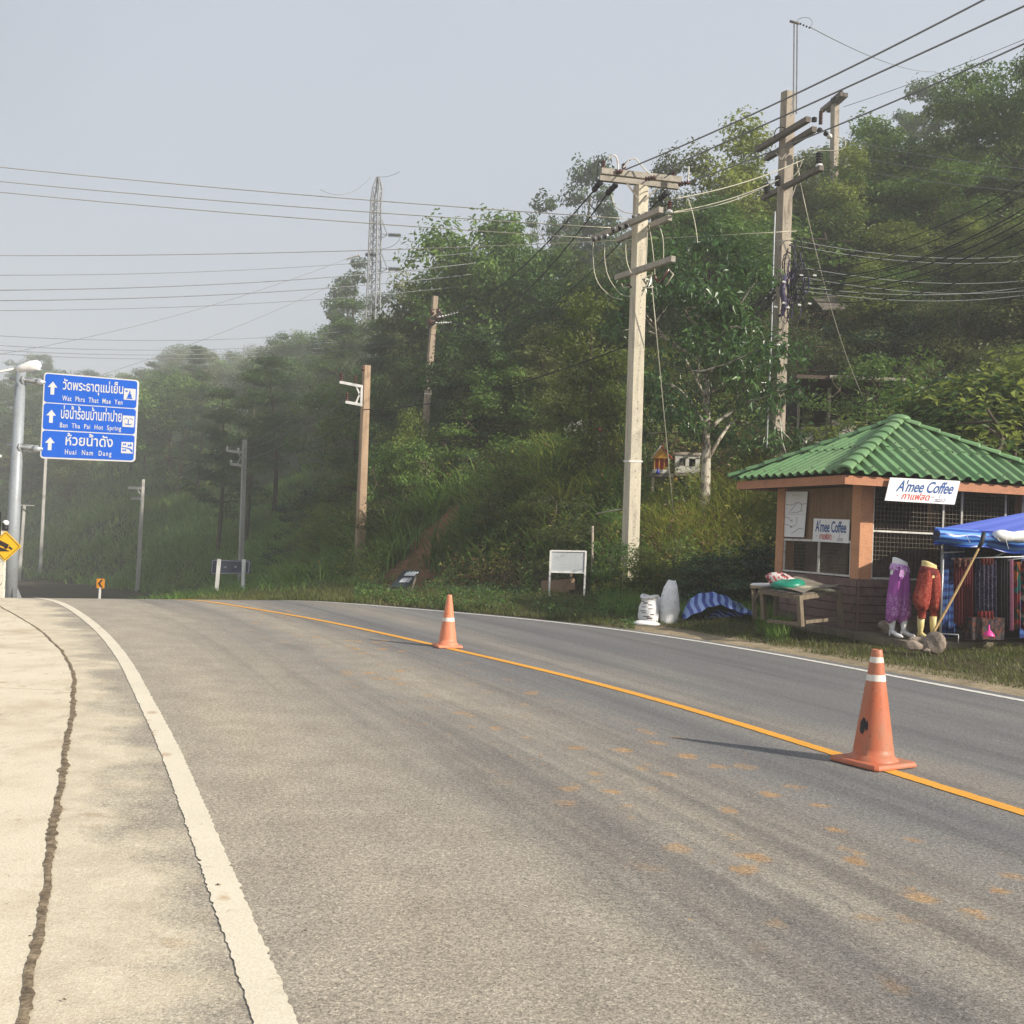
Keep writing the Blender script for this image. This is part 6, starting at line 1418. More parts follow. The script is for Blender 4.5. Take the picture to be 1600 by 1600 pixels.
def tree_variant(seed, H=10., W=3.2, trunk=.3, puffs=46, nleaf=9180, leaf=.17, lmat='leaf_mid', bmat='bark', shape='round', pr=(.9, 1.5), wid=.5, droop=.3, tr=.16, limbs=9, jit=.55, low=.3):
    rs = np.random.RandomState(seed); mb = MB(); top = np.array([rs.normal(0, .04) * H, rs.normal(0, .04) * H, H * (.80 if shape != 'pine' else .97)])
    tp = limb(mb, (0, 0, -.6), top, tr, tr * .22, rs, .02, 9, 9); C = []
    tip = lambda t: np.array(tp[min(int(t * (len(tp) - 1)), len(tp) - 1)])
    for k in range(limbs):
        t = low + (1 - low) * (k + .5) / limbs; b = tip(t * .98); a = k * 2.4 + rs.uniform(-.4, .4)
        if shape == 'round': r = W * math.sin(math.pi * min(1, (t - low * .6) / (1.08 - low * .6))) ** .6 * rs.uniform(.75, 1.05)
        elif shape == 'umbrella': r = W * rs.uniform(.55, 1.05)
        elif shape == 'pine': r = W * (1.15 - t) * rs.uniform(.8, 1.2) * 1.3
        else: r = W * (1 - .6 * t) * rs.uniform(.7, 1.1)
        rise = {'round': .45, 'umbrella': .95, 'pine': .25, 'tall': .5}[shape] * r
        e = b + np.array([math.cos(a) * r, math.sin(a) * r, rise + rs.normal(0, .3)])
        if e[2] > H * .97: e[2] = H * rs.uniform(.88, .97)
        P = limb(mb, b, e, tr * (.45 - .25 * t), .02, rs, .10, 5, 5)
        m = max(2, puffs // limbs)
        for j in range(m):
            u = rs.uniform(.45 if shape != 'pine' else .2, 1.05); q = b + (e - b) * u + rs.normal(0, .16 * r + .25, 3) * np.array([1, 1, .8]); C.append(q)
            if j < 3: limb(mb, np.array(P[min(3, int(u * 4))]), q, .03, .012, rs, .1, 4, 4)
    for _ in range(max(2, puffs // 12)): C.append(top + rs.normal(0, .35, 3) * np.array([W * .4, W * .4, 1.0]) + np.array([0, 0, H * .1]))
    C = np.array(C); C[:, 2] = np.minimum(C[:, 2], H - pr[0] * .5)
    m = len(C); R = rs.uniform(*pr, m); per = nleaf // m; Pn = []; Nn = []; A = []
    for c_, r in zip(C, R):
        d = rs.normal(0, 1, (per, 3)); d /= np.linalg.norm(d, axis=1)[:, None]; d[:, 2] = np.where(d[:, 2] < -.2, d[:, 2] * .5, d[:, 2])
        rr_ = r * rs.uniform(.25, 1, per) ** .55 * (1 + .28 * np.sin(d[:, 0] * 5 + seed + c_[0]) * np.sin(d[:, 2] * 6 + c_[1]))
        q = c_ + d * rr_[:, None] * np.array([1, 1, .72 if shape != 'pine' else .6]); Pn.append(q)
        nn_ = d * .7 + np.array([0, 0, .75]); Nn.append(nn_); A.append(np.clip(rs.normal(.5 + rs.normal(0, .18), .18, per), 0, 1))
    V, T, at_ = leaves_mesh(np.concatenate(Pn), np.concatenate(Nn), leaf * (1.5 if H >= 10 and lmat != 'leaf_pine' else 1.12), rs, wid, droop, jit, attr=np.concatenate(A))
    me = np_mesh('crown', V, T, MT[lmat], dict(v=at_)); 
    tm = bpy.data.meshes.new('trunk'); tm.from_pydata([tuple(v) for v in mb.v], [], mb.f); tm.polygons.foreach_set('use_smooth', [True] * len(mb.f)); tm.update(); tm.materials.append(MT[bmat])
    return tm, me, H
VAR = {}
VAR['broad'] = [tree_variant(1, W=3.4, lmat='leaf_mid', puffs=54, nleaf=12240), tree_variant(2, W=3.0, lmat='leaf_olive', puffs=50, nleaf=11628), tree_variant(3, W=3.6, lmat='leaf_dark', puffs=54, nleaf=12240)]
VAR['yellow'] = [tree_variant(4, W=2.9, lmat='leaf_yel', puffs=48, nleaf=9180, shape='tall', leaf=.16, low=.15), tree_variant(5, W=2.7, lmat='leaf_olive', puffs=48, nleaf=9180, shape='tall', leaf=.17, low=.15)]
VAR['glossy'] = [tree_variant(6, H=6.6, W=2.1, lmat='leaf_glossy', bmat='bark_pale', puffs=44, nleaf=5814, leaf=.21, wid=.36, droop=1.6, pr=(.55, .95), tr=.17, jit=.5, low=.44, limbs=11)]
VAR['airy'] = [tree_variant(7, H=12, W=3.3, lmat='leaf_dark', puffs=66, nleaf=13000, shape='round', pr=(.55, 1.15), tr=.28, low=.34, limbs=12), tree_variant(8, H=12, W=3.1, lmat='leaf_dark', puffs=30, nleaf=5508, shape='umbrella', pr=(.6, 1.0), tr=.24, low=.45, limbs=8)]
VAR['pine'] = [tree_variant(9, H=13, W=1.9, lmat='leaf_pine', puffs=54, nleaf=7956, shape='pine', leaf=.30, wid=.12, pr=(.6, 1.15), tr=.16, low=.42, limbs=16, jit=.9, droop=.0), tree_variant(10, H=13, W=2.2, lmat='leaf_pine', puffs=50, nleaf=7956, shape='pine', leaf=.30, wid=.12, pr=(.7, 1.2), tr=.17, low=.48, limbs=14, jit=.9, droop=.0)]
VAR['bush'] = [tree_variant(11, H=3.4, W=1.7, lmat='leaf_mid', puffs=34, nleaf=5508, leaf=.12, pr=(.45, .85), tr=.06, low=.05, limbs=10), tree_variant(12, H=3.2, W=1.6, lmat='leaf_yel', puffs=56, nleaf=7956, leaf=.12, pr=(.4, .8), tr=.05, low=.05, limbs=10, shape='tall'), tree_variant(13, H=3.0, W=1.8, lmat='leaf_ivy', puffs=34, nleaf=5508, leaf=.13, pr=(.45, .9), tr=.05, low=.05, limbs=9), tree_variant(14, H=3.2, W=1.5, lmat='leaf_olive', puffs=30, nleaf=4590, leaf=.13, pr=(.4, .75), tr=.05, low=.05, limbs=9, wid=.3, droop=.8)]
def plant(kind, i, x, y, h, label, cat, group=None, z=None, yaw=0., wscale=1., name='tree', lean=0):
    tm, cm, H = VAR[kind][i % len(VAR[kind])]; s = h / H
    e = empty(name, (x, y, T1(x, y) - .1 if z is None else z), label, cat, group)
    e.rotation_euler = (lean, 0, yaw)
    for n, m in (('trunk', tm), ('crown', cm)):
        o = bpy.data.objects.new(n if name != 'shrub' else {'trunk': 'stem', 'crown': 'foliage'}[n], m); COL.objects.link(o); o.parent = e; o.scale = (s * wscale, s * wscale, s)
    return e
def plant_px(kind, i, px, ytop, Y, label, cat='tree', group=None, yaw=0., wscale=1., name='tree'):
    p = at(px, ytop, Y); z = T1(p.x, Y) - .1; return plant(kind, i, p.x, Y, max(1.2, p.z - z), label, cat, group, z, yaw, wscale, name)
HERO = [
 ('broad', 0, 752, 318, 55, 'light green leafy tree standing tall against the fog right of the steel pylon', .1, .95),
 ('broad', 1, 712, 372, 60, 'dark leafy tree at the left of the tall light green one', 1.1, .8),
 ('broad', 0, 800, 350, 52, 'bushy tree on the right shoulder of the light green one', 2.3, .8),
 ('airy', 0, 908, 220, 86, 'big dark spreading tree silhouetted in the mist left of the main pole', .4, .62),
 ('airy', 1, 872, 300, 84, 'lower dark limb crowned tree beside the silhouetted one', 2.0, .5),
 ('glossy', 0, 1116, 362, 27.0, 'pale barked tree with glossy drooping leaves left of the second pole', 1.0, .86),
 ('yellow', 0, 1150, 182, 47, 'tall yellow green tree between the two tall poles', .3, .95),
 ('yellow', 1, 1098, 232, 46, 'olive tree just left of the tall yellow green tree', 1.9, .8),
 ('yellow', 0, 1190, 205, 49, 'feathery yellow green tree touching the second pole', 3.0, .8),
 ('yellow', 1, 1048, 240, 50, 'small topped olive tree right behind the main pole top', 4.0, .6),
 ('yellow', 0, 932, 455, 31, 'yellow green bushy tree left of the main pole shaft', 2.2, .95),
 ('broad', 0, 1350, 170, 52, 'rounded dark green tree right of the small pole top', .6, .9),
 ('broad', 2, 1420, 225, 55, 'dark crown below the ridge tree in the upper right', 1.7, .9),
 ('airy', 0, 1462, 98, 78, 'tall dark ridge tree against the sky in the upper right', 3.4, .62),
 ('airy', 1, 1395, 165, 76, 'smaller dark ridge tree left of the tall ridge tree', 5.0, .6),
 ('broad', 2, 1545, 98, 48, 'dense dark tree near the upper right corner', 2.9, .9),
 ('broad', 0, 1612, 52, 44, 'feathery green treetop at the right picture edge', .9, .8),
 ('broad', 1, 1500, 228, 50, 'broad olive tree below the upper right corner', 4.2, 1.0),
 ('airy', 1, 562, 392, 122, 'lone flat topped tree in the fog behind the steel pylon', .7, .9),
 ('broad', 0, 800, 545, 39, 'bright green leafy tree in the dark hollow right of the bank pole', 3.1, .95),
 ('broad', 2, 870, 430, 44, 'dark tree in the hollow behind the yellow green bushy tree', .2, 1.0),
 ('pine', 0, 545, 470, 92, 'pine with soft crown in front of the pylon foot', .2, 1.3),
 ('pine', 1, 600, 500, 66, 'dark green pine left of the bank pole', 1.2, 1.3),
 ('pine', 0, 395, 585, 76, 'slim pine with bare trunk behind the grey pole', 2.2, 1.15),
 ('pine', 1, 438, 560, 80, 'pine with spreading needles right of the grey pole', 3.0, 1.3),
 ('pine', 0, 350, 610, 80, 'misty pine left of the grey pole', 4.0, 1.2),
 ('airy', 0, 50, 545, 300, 'faint wide crowned tree on the misty ridge behind the street lamp', 1.0, 1.3),
 ('broad', 1, 640, 430, 72, 'hazy tree between pylon and light green tree', 2.0, .6),
]
used = []
for i, (k, v, px, yt, Yd, lb, yaw, ws_) in enumerate(HERO):
    e = plant_px(k, v, px, yt, Yd, lb, 'tree', None, yaw, ws_); used.append((e.location.x, e.location.y))
def px_of(x, y): return proj((x, y, 2))[0]
def sil(px, Y):
    """lowest allowed crown top (pixel row) for filler vegetation"""
    near = np.interp(px, [-100, 0, 280, 380, 450, 520, 560, 600, 650, 680, 720, 800, 835, 900, 945, 1000, 1050, 1100, 1150, 1200, 1260, 1300, 1350, 1390, 1500, 1535, 1600, 1700],
                     [690, 690, 640, 610, 580, 570, 540, 520, 440, 370, 345, 350, 430, 415, 365, 310, 275, 245, 205, 225, 235, 195, 185, 225, 225, 130, 85, 40])
    far = np.interp(px, [-100, 0, 60, 120, 180, 230, 270, 320, 380, 410, 440, 500, 560, 620, 700, 830, 860, 960, 1600], [560, 556, 548, 562, 566, 545, 518, 528, 522, 540, 500, 490, 470, 478, 470, 400, 350, 330, 260])
    y = near if Y < 95 else far
    if Y < 51: 
        if 640 < px < 715: y = max(y, 700 if Y > 36 else 760)
    if Y < 40:
        if 470 < px < 576: y = max(y, 815)
        elif px < 625: y = max(y, 665)
        if 1235 < px < 1360: y = max(y, 640)
    if Y < 34: y = max(y, np.interp(px, [500, 700, 830, 960, 1000, 1100, 1200, 1240, 1400, 1480, 1600], [800, 720, 690, 700, 790, 790, 800, 690, 650, 560, 520]))
    elif Y < 38.5 and 700 < px < 985: y = max(y, 695)
    elif Y < 42 and px > 1230: y = max(y, np.interp(px, [1230, 1400, 1600], [480, 380, 300]))
    return y
rs = random.Random(77); nt_ = 0
LAB = {('broad', 0): 'mid green leafy tree filling the slope', ('broad', 1): 'olive leafed tree filling the slope', ('broad', 2): 'dark green tree filling the slope', ('yellow', 0): 'yellow green loose tree on the slope', ('yellow', 1): 'olive feathery tree on the slope', ('pine', 0): 'slim pine on the lower slope in the mist', ('pine', 1): 'fuller pine on the lower slope in the mist', ('airy', 0): 'wide crowned tree on the foggy ridge', ('airy', 1): 'flat topped tree on the foggy ridge'}
RECS = []
ZN = ((120, 'behind the sign mast'), (250, 'behind the blue sign'), (400, 'behind the grey pole'), (520, 'left of the brownish pole'), (640, 'around the pylon foot'), (760, 'around the bank pole'), (880, 'left of the silhouetted tree'), (985, 'left of the main pole'), (1100, 'right of the main pole'), (1220, 'left of the second pole'), (1320, 'right of the second pole'), (1450, 'above the kiosk peak'), (9999, 'above the stall'))
def rec(e, desc, px, Y):
    RECS.append((e, desc, px, ('near' if Y < 46 else 'mid slope' if Y < 72 else 'upper slope' if Y < 105 else 'far ridge') , next(t for b, t in ZN if px < b)))
def finish_labels():
    by = {}
    for q in RECS: by.setdefault((q[1], q[3], q[4]), []).append(q)
    W_ = ['second', 'third', 'fourth', 'fifth', 'sixth', 'seventh', 'eighth', 'ninth', 'tenth', 'eleventh', 'twelfth', 'thirteenth', 'fourteenth', 'fifteenth', 'sixteenth', 'seventeenth', 'eighteenth']
    for (d, y, z), L in by.items():
        L.sort(key=lambda q: q[2]); n = len(L); base = y + ' ' + d + ' ' + z
        for i, q in enumerate(L):
            q[0]['label'] = base if n == 1 else ('leftmost' if i == 0 else 'rightmost' if i == n - 1 else W_[min(i - 1, 16)] + ' from left') + ' ' + base
def zone_of(px): return 'at the far left' if px < 250 else 'left of the pylon' if px < 560 else 'between pylon and main pole' if px < 985 else 'between the two tall poles' if px < 1220 else 'above the kiosk'
def fill(Y0, Y1, step, hmin, hmax, kinds, jit=.5, dmin=3.0):
    global nt_
    Y = Y0
    while Y < Y1:
        st_ = step * (1 + .004 * (Y - Y0)); x = (-160 - 800 - (130 if Y0 > 95 else 0)) / F * Y
        while x < (950 / F * Y):
            xx = x + rs.uniform(-jit, jit) * st_; yy = Y + rs.uniform(-jit, jit) * st_; x += st_
            D = float(signed_dist(np.array([xx]), np.array([yy]), FOOTS)[0])
            if D < dmin or (px_of(xx, yy) < 540 and D < (10 + .05 * yy if yy < 98 else 7)): continue
            if yy < 44 and 440 < proj((xx, yy, 3))[0] < 585: continue
            if yy < 39 and 585 <= proj((xx, yy, 3))[0] < 705: continue
            z = T1(xx, yy) - .1; h = rs.uniform(hmin, hmax); px, pyb = proj((xx, yy, z))
            if px < -140 - (130 if Y0 > 95 else 0) or px > 1740: continue
            if min((xx - a) ** 2 + (yy - b) ** 2 for a, b in used) < (st_ * .45) ** 2: continue
            lim = sil(px, yy) + rs.uniform(4, 34); half = .34 * h * F / yy
            lim = max(lim, sil(px - half, yy) , sil(px + half, yy))
            ztop = at(px, lim, yy).z; h = min(h, ztop - z)
            if h < hmin * .42: continue
            ks = kinds(px, yy, D); k, v = rs.choice(ks)
            e = plant(k, v, xx, yy, h, LAB[(k, v)] + ' ' + zone_of(px), 'tree', 'trees ' + zone_of(px), z, rs.uniform(0, 6.28), rs.uniform(.85, 1.2) * (1.25 if h < hmin * .8 else 1)); rec(e, LAB[(k, v)].split(' filling')[0].split(' on the')[0], px, yy); used.append((xx, yy)); nt_ += 1
        Y += step * (1 + .004 * (Y - Y0))
BR3 = [('broad', 0), ('broad', 1), ('broad', 2)]; YE = [('yellow', 0), ('yellow', 1)]; PI_ = [('pine', 0), ('pine', 1)]
def kinds_near(px, Y, D):
    if px < 640: return PI_ * 3 + BR3
    if px < 1000: return BR3 * 2 + [('broad', 2)] + YE
    if px < 1230: return YE * 2 + BR3
    return YE * 3 + BR3
fill(34, 62, 4.0, 5.5, 9.0, kinds_near); fill(62, 98, 5.8, 7.5, 12.5, kinds_near, .5, 6)
fill(250, 350, 22, 20, 26, lambda px, Y, D: BR3 * 2 + [('airy', 0), ('airy', 1)] + PI_, .5, 5)
fill(100, 235, 9.3, 10, 16, lambda px, Y, D: BR3 * 2 + [('airy', 0), ('airy', 1)] + PI_, .5, 5)
for gi, (Y0, Y1, step, h0, h1, pa, pb_) in enumerate(((29, 46, 2.3, 2.2, 4.4, 1225, 1700), (46, 70, 3.6, 3.0, 5.5, 985, 1700), (36, 60, 3.0, 2.0, 4.2, 700, 1225))):
    Y = Y0
    while Y < Y1:
        x = (pa - 800) / F * Y
        while x < (pb_ - 800) / F * Y:
            xx = x + rs.uniform(-.5, .5) * step; yy = Y + rs.uniform(-.5, .5) * step; x += step
            D = float(signed_dist(np.array([xx]), np.array([yy]), FOOTS)[0])
            if abs(px_of(xx, yy) - 912) < 60 and yy < 38.6: continue
            if D < 5 or (abs(xx - 9.5) < 4.2 and abs(yy - 31) < 3.6) or (1225 < proj((xx, yy, 5))[0] < 1365 and yy < 31.5): continue
            z = T1(xx, yy) - .1; px, _q = proj((xx, yy, z)); h = min(rs.uniform(h0, h1), at(px, max(sil(px, yy), 200 if px > 1100 else 300) + 8, yy).z - z)
            if h < 1.3: continue
            k, v, lb = rs.choice((('bush', 0, 'mid green bush'), ('bush', 1, 'yellow green bush'), ('bush', 3, 'narrow leaved bush'), ('yellow', 1, 'olive sapling'), ('yellow', 0, 'yellow green sapling')))
            e = plant(k, v, xx, yy, h, lb + ' on the upper slope ' + zone_of(px), 'shrub', 'bushes on the upper slope ' + zone_of(px), z, rs.uniform(0, 6.28), rs.uniform(1.0, 1.5), 'shrub'); rec(e, lb, px, yy); nt_ += 1
        Y += step
# shrubs on the bank
SL = ['mid green leafy shrub on the bank', 'yellow green shrub on the bank', 'dark ivy leaved shrub on the bank', 'narrow leaved olive shrub on the bank']
HS = [(1, 640, 645, 39.5, 'yellow green shrub crowding the brownish pole on its right', .7), (0, 655, 690, 37, 'golden green shrub below the bank pole', .8), (0, 606, 705, 37.5, 'dark leafy shrub overlapping the foot of the brownish pole', .7), (2, 720, 650, 41, 'dense dark shrub right of the bank pole foot', 1.2), (1, 760, 610, 40, 'pale topped shrub in front of the dark hollow', 1.2),
      (2, 1110, 868, 22.9, 'dark ivy covered mound behind the striped tarpaulin', 1.5), (2, 1165, 850, 23.2, 'dark ivy covered mound left of the kiosk', 1.3), (2, 1200, 872, 23.0, 'dark leafy shrub touching the kiosk wall', 1.0), (0, 948, 800, 26.5, 'leafy shrub left of the main pole foot', .8), (3, 900, 780, 26.5, 'narrow leaved shrub above the notice board', 1.3), (0, 968, 850, 24.0, 'low green shrub hugging the main pole foot', 1.0), (1, 845, 770, 28.5, 'yellowish shrub upper left of the notice board', 1.3), (1, 1010, 860, 23.4, 'sunlit shrub right of the main pole foot', 1.0), (3, 1060, 850, 23.5, 'thin olive shrub on the bank under the spirit houses', 1.0),
      (0, 1440, 625, 26.5, 'leafy bush right behind the kiosk roof peak', 1.1), (1, 1480, 610, 26, 'light green bush above the kiosk roof on the right', 1.5), (0, 1560, 600, 25, 'green bush above the right side of the kiosk roof', 1.5), (1, 1620, 560, 26, 'yellow green bush at the right edge above the roof', 1.6), (0, 1368, 560, 29.2, 'leafy bush hiding the right end of the low house', 1.1), (3, 1262, 655, 29.0, 'thin olive shrub before the left opening of the low house', .6), (0, 1318, 500, 38.5, 'leafy bush half covering the hidden hut', .9)]
for v, px, yt, Yd, lb, ws_ in HS: plant_px('bush', v, px, yt, Yd, lb, 'shrub', None, rs.uniform(0, 6), ws_, 'shrub')
for _ in range(1500):
    Y = rs.uniform(23, 62); px = rs.uniform(120, 1680); p = at(px, 800, Y); D = float(signed_dist(np.array([p.x]), np.array([Y]), FOOTS)[0])
    if not (.8 < D < 13): continue
    if rs.random() > (.15 if D < 3.5 and px > 1000 else .20 if px > 560 and Y < 36 else .42 if px > 560 else .08): continue
    if px > 985 and px < 1215 and Y < 29: continue
    if (abs(px - 912) < 52 and Y < 38.2) or (820 < px < 945 and Y < 28) or (590 < px < 680 and Y < 31): continue
    if abs(p.x + 3.1 - (Y - 28) * .12) < 2.1 and D < 9 and Y < 37.5: continue
    if p.x > 3.5 and p.y < 25.5: continue
    z = T1(p.x, Y) - .1; h = rs.uniform(1.1, 2.6); lim = sil(px, Y) + 10
    if 985 < px < 1215: lim = max(lim, 800)
    if 1235 < px < 1330 and Y < 32: lim = max(lim, 700)
    h = min(h, at(px, lim, Y).z - z)
    if h < .7: continue
    v = rs.choice((0, 0, 1, 2, 3, 3)); e = plant('bush', v, p.x, Y, h, SL[v] + ' ' + zone_of(px), 'shrub', 'shrubs on the bank ' + zone_of(px), z, rs.uniform(0, 6.28), rs.uniform(.9, 1.3), 'shrub'); rec(e, SL[v].split(' on the')[0], px, Y); nt_ += 1
finish_labels()

# ---------------- grasses, weeds and ground leaves (uncountable)
def blades(P, H, rs, lean=.35, wid=.02, segs=3, dirb=None, curve=.5):
    n = len(P); a = rs.uniform(0, 6.283, n); d = np.stack([np.cos(a), np.sin(a), 0 * a], 1)
    if dirb is not None: d = d + dirb; d /= np.linalg.norm(d, axis=1)[:, None] + 1e-9
    s = np.stack([-d[:, 1], d[:, 0], 0 * a], 1); ln = (rs.uniform(.3, 1, n) * lean * H)[:, None]; Hh = H[:, None]; cv = (rs.uniform(.4, 1, n) * curve)[:, None]
    rows = []
    for k in range(segs + 1):
        t = k / segs; c_ = P + d * ln * t ** 1.8 * (1 + cv) + np.array([[0, 0, 1.]]) * Hh * (t - cv * .45 * t ** 3); w = (wid * (1 - t) ** .7 * (1 + .4 * math.sin(t * 3)) if np.isscalar(wid) else (wid[:, None] * (1 - t) ** .7)) 
        if k < segs: rows += [c_ - s * w * .5, c_ + s * w * .5]
        else: rows += [c_]
    V = np.stack(rows, 1).reshape(-1, 3); m = 2 * segs + 1; i = np.arange(n)[:, None] * m; T = []
    for k in range(segs - 1): T += [i + np.array([[2 * k, 2 * k + 1, 2 * k + 3]]), i + np.array([[2 * k, 2 * k + 3, 2 * k + 2]])]
    T += [i + np.array([[2 * segs - 2, 2 * segs - 1, 2 * segs]])]
    return V, np.concatenate(T, 0), m
def scatter(n, rs, Yr, pxr, Dr=None, fn=None):
    Y = rs.uniform(0, 1, n) ** 1.0; Y = Yr[0] + (Yr[1] - Yr[0]) * Y; px = rs.uniform(*pxr, n); x = (px - 800) / F * Y
    D = signed_dist(x, Y, FOOTS); ok = ~((px > 872) & (px < 958) & (Y > YG - 6) & (Y < YG + .2))
    if Dr: ok &= (D > Dr[0]) & (D < Dr[1])
    if fn is not None: ok &= fn(x, Y, px, D)
    x, Y = x[ok], Y[ok]; return x, Y, terrain(x, Y), px[ok], D[ok]
def stuff_blades(name, mat, xyz, H, rs, **k):
    P = np.stack(xyz, 1); V, T, m = blades(P, H, rs, **k); at_ = np.repeat(np.clip(rs.normal(.5, .22, len(P)), 0, 1), m)
    return link(name, np_mesh(name, V, T, MT[mat], dict(v=at_)), kind='stuff')
R_ = np.random.RandomState(42)
def dirt_gap(x, Y): return (np.abs(x + 3.1 - (Y - 28) * .12) < 1.1 + .25 * np.sin(Y * 2)) & (Y > 25.4) & (Y < 35)
def drn(x, Y): return signed_dist(x, Y, RIGHTS)
def clump(x, Y, f=1.3, th=.0): return (np.sin(x * f * 2.1 + 3 * np.sin(Y * f)) + np.sin(Y * f * 2.7 + x * f * .7) + .8 * np.sin(x * f * 5.3 + Y * f * 4.1)) > th
# verge: short grass beside the asphalt and round the kiosk
def okverge(x, Y, px, D):
    d = drn(x, Y); kx = (x - C0.x) * UR.x + (Y - C0.y) * UR.y; ky = (x - C0.x) * UL.x + (Y - C0.y) * UL.y
    pad = (kx > .3) & (ky > -1.15) & (ky < LL) & (kx < 8)
    lim = np.where(x > 2.2, .95 + .35 * np.sin(x * 3 + Y), .30 + .12 * np.sin(Y * 5))
    return (d > lim) & ~pad & (D < 1.5)
x, Y, z, px, D = scatter(520000, R_, (12, 42), (300, 1640), None, okverge); H = np.clip(R_.normal(.065, .03, len(x)), .025, .2) * (1 + .9 * clump(x, Y, 2.2, .8)) * np.where(px < 960, 1.25, .8)
keep = (R_.uniform(0, 1, len(x)) < np.where(clump(x, Y, 1.7, -.3), 1, .35) * np.clip(26 / Y, .3, 1) * np.where((px > 1180) & (drn(x, Y) < 3.2), .55, 1)); x, Y, z, px, H = x[keep], Y[keep], z[keep], px[keep], H[keep]
stuff_blades('verge_grass', 'tuft', (x, Y, z), H, R_, lean=.8, wid=.011, segs=2)
# weeds on the verge, leafy
def leafstuff(name, mat, x, Y, z, hh, size, rs, wid=.55, droop=.2, jit=.5):
    P = np.stack([x, Y, z + hh], 1); Nn = np.tile(np.array([[-.0, -.35, .8]]), (len(P), 1)); V, T, a = leaves_mesh(P, Nn, size * 1.15, rs, wid, droop, jit)
    return link(name, np_mesh(name, V, T, MT[mat], dict(v=a)), kind='stuff')
x, Y, z, px, D = scatter(90000, R_, (17, 30), (560, 1230), (-9, .8), lambda x, Y, px, D: (drn(x, Y) > .25) & clump(x, Y, 1.1, .1) & (px < 1000) & ~((px > 850) & (px < 925) & (Y > 23.5)) & ~((px > 600) & (px < 665) & (Y > 25.5))); sel = R_.uniform(0, 1, len(x)) < .55; x, Y, z = x[sel], Y[sel], z[sel]; leafstuff('verge_weeds', 'leaf_mid', x, Y, z, R_.uniform(0, .16, len(x)) * (1 + .8 * clump(x, Y, 2.1)), .055, R_)
x, Y, z, px, D = scatter(60000, R_, (17.5, 26), (940, 1240), (-6, 1), lambda x, Y, px, D: (drn(x, Y) > 1.3) & clump(x, Y, 1.9, -.2) & ~((px > 985) & (px < 1190) & (Y < 20.6)) & (R_.uniform(0, 1, len(x)) < .6)); stuff_blades('verge_tall_grass', 'grass_mid', (x, Y, z), np.clip(R_.normal(.26, .09, len(x)), .08, .5), R_, lean=.6, wid=.012, segs=3)
# bank undergrowth: small leaves over everything
def clearview(px, Y): return ((px > 838) & (px < 930) & (Y < 27.6)) | ((px > 1235) & (px < 1360) & (Y < 31)) | ((px > 868) & (px < 962) & (Y > YG - 1.6) & (Y < YG + .5)) | ((px > 596) & (px < 672) & (Y > 25) & (Y < 27.8))
def okbank(x, Y, px, D): return ~dirt_gap(x, Y) & ~clearview(px, Y)
x, Y, z, px, D = scatter(420000, R_, (22, 60), (100, 1650), (-.2, 16), okbank)
keep = R_.uniform(0, 1, len(x)) < np.clip(26 / Y, .2, 1) * np.where(px > 560, 1, .5); x, Y, z, px, D = x[keep], Y[keep], z[keep], px[keep], D[keep]
hh = R_.uniform(0, 1, len(x)) ** 1.3 * (.28 + .5 * clump(x, Y, .9) + .35 * clump(x, Y, 2.1, .4))
brown = clump(x, Y, .55, .5) & (px > 600); g1 = clump(x + 9, Y, .8, .3) & ~brown; rest = ~brown & ~g1
for nm, mt, k, sz in (('dry_weeds', 'weed_brown', brown, .085), ('bank_leaves', 'bank_green', rest, .10), ('bank_creeper', 'bank_yellow', g1, .09)):
    leafstuff(nm, mt, x[k], Y[k], z[k], hh[k], sz, R_, .45, .5, .6)
# long arching grass: clumps
def clumps(n, Yr, pxr, Dr, per, Hm, mat, name, rs, wid=.03, spread=.22, fn=None, lean=.75, segs=4, curve=1.0):
    x, Y, z, px, D = scatter(n, rs, Yr, pxr, Dr, fn); k = len(x)
    xx = np.repeat(x, per) + rs.normal(0, spread, k * per); yy = np.repeat(Y, per) + rs.normal(0, spread, k * per); zz = terrain(xx, yy)
    H = np.clip(np.repeat(rs.normal(Hm, Hm * .22, k), per) * rs.uniform(.5, 1.15, k * per), .2, 3)
    return stuff_blades(name, mat, (xx, yy, zz), H, rs, lean=lean, wid=wid, segs=segs, curve=curve)
clumps(120, (24.3, 28.5), (1000, 1240), (1.6, 5.2), 90, .75, 'grass_yel', 'yellow_grass_clumps', R_, .022, .25, lambda x, Y, px, D: ~((px < 985) & (px > 960)))
clumps(90, (24, 30), (985, 1260), (1.2, 5), 60, .7, 'grass_mid', 'bank_grass_clumps', R_, .022, .3)
clumps(230, (25.5, 36), (600, 975), (.9, 7.5), 46, 1.15, 'grass_mid', 'arching_grass_clumps', R_, .045, .3, lambda x, Y, px, D: ~dirt_gap(x, Y))
clumps(70, (26.5, 34), (740, 975), (1.8, 7.5), 40, 1.25, 'grass_yel', 'pale_arching_grass', R_, .045, .25)
clumps(40, (33, 42), (540, 720), (1.0, 7), 60, 1.5, 'grass_mid', 'broad_leaf_grass', R_, .055, .35, lambda x, Y, px, D: ~dirt_gap(x, Y))
clumps(1500, (36, 98), (20, 600), (-.5, 19), 42, 1.2, 'grass_mid', 'roadside_tall_grass', R_, .06, .6)
clumps(160, (34, 60), (840, 1000), (5, 16), 40, 1.0, 'grass_mid', 'upper_meadow_grass', R_, .05, .5)
clumps(1100, (90, 170), (-60, 360), (-1, 22), 28, 1.7, 'grass_mid', 'misty_tall_grass', R_, .09, .9)
clumps(240, (30, 60), (150, 640), (-5, .3), 40, .4, 'grass_mid', 'far_verge_grass', R_, .03, .6, lambda x, Y, px, D: drn(x, Y) > .4)

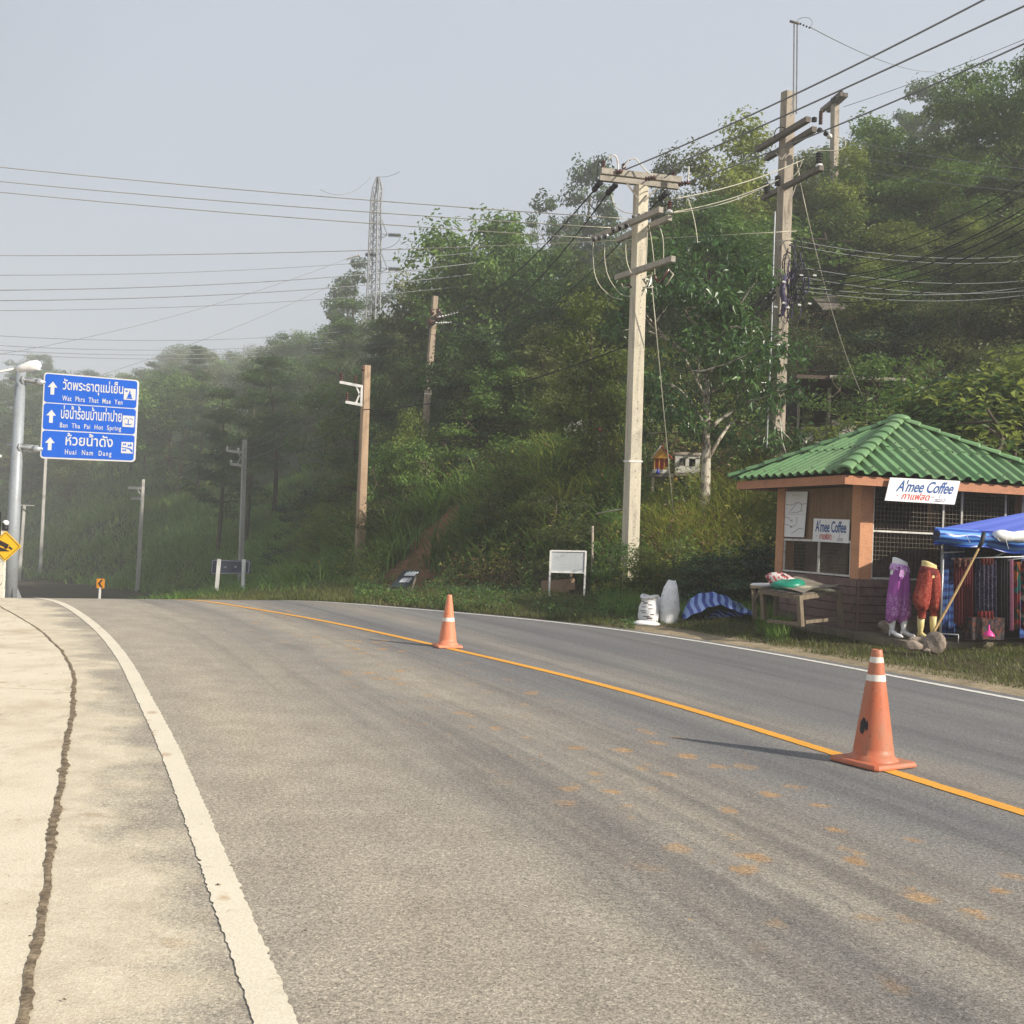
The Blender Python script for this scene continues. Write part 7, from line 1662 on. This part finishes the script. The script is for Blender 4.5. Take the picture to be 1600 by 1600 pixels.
# ---------------- grit and leaf bits on the pavement
def bits(name, mat, x, y, sz, rs, flat=.5):
    n = len(x); z = zr(x, y) + .010; o = np.array([[1, 0, 0], [-.5, .87, 0], [-.5, -.87, 0], [0, 0, 1.0]])
    R1 = rs.uniform(.5, 1.4, (n, 4, 1)); a = rs.uniform(0, 6.28, n); c_, s_ = np.cos(a)[:, None], np.sin(a)[:, None]
    V = o[None] * R1; V = np.stack([V[..., 0] * c_ - V[..., 1] * s_, (V[..., 0] * s_ + V[..., 1] * c_) * .8, V[..., 2] * flat], -1) * sz[:, None, None] + np.stack([x, y, z], 1)[:, None, :]
    i = np.arange(n)[:, None] * 4; Tt = np.concatenate([i + np.array([[0, 1, 3]]), i + np.array([[1, 2, 3]]), i + np.array([[2, 0, 3]])], 0)
    link(name, np_mesh(name, V.reshape(-1, 3), Tt, mat), kind='stuff')
def along(n, lo, hi, rs, smax=150):
    i = rs.randint(10, smax, n); l = rs.uniform(lo, hi, n); p = st[i] + nrm[i] * l[:, None] + rs.normal(0, .08, (n, 2)); return p[:, 0], p[:, 1]
Rg = np.random.RandomState(8)
x, y = along(1500, -4.5, .1, Rg); bits('grit', MT['stone'], x, y, Rg.uniform(.002, .0065, len(x)), Rg)
x, y = along(260, -4.5, .6, Rg); bits('leaf_bits', grimy('dead_leaf', (.07, .045, .025), .9, .3, 9), x, y, Rg.uniform(.004, .014, len(x)), Rg, .15)
x, y = along(900, .2, 8.2, Rg, 200); bits('road_grit', grimy('pale_grit', (.42, .38, .30), .9, .3, 9), x, y, Rg.uniform(.002, .006, len(x)), Rg)
x, y = along(60, 1.6, 4.4, Rg, 120); bits('mud_crumbs', grimy('dry_mud', (.40, .24, .11), .95, .25, 9), x, y, Rg.uniform(.006, .02, len(x)), Rg, .25)

# ---------------- haze
hz = bpy.data.meshes.new('haze'); bm = bmesh.new(); bmesh.ops.create_cube(bm, size=1)
HX0, HX1, HY0, HY1, HZ0, HZ1 = -430, 430, -130, 430, -24, 54
for v in bm.verts: v.co = Vector(((HX0 + HX1) / 2 + v.co.x * (HX1 - HX0), (HY0 + HY1) / 2 + v.co.y * (HY1 - HY0), (HZ0 + HZ1) / 2 + v.co.z * (HZ1 - HZ0)))
bm.to_mesh(hz); bm.free(); hm = bpy.data.materials.new('haze'); hm.use_nodes = True; t = hm.node_tree; t.nodes.clear()
o_ = t.nodes.new('ShaderNodeOutputMaterial'); pv = t.nodes.new('ShaderNodeVolumePrincipled'); pv.inputs['Density'].default_value = .0017; pv.inputs['Color'].default_value = (.97, .98, .99, 1); pv.inputs['Anisotropy'].default_value = .2
t.links.new(pv.outputs[0], o_.inputs['Volume']); hz.materials.append(hm); link('haze', hz, kind='stuff')
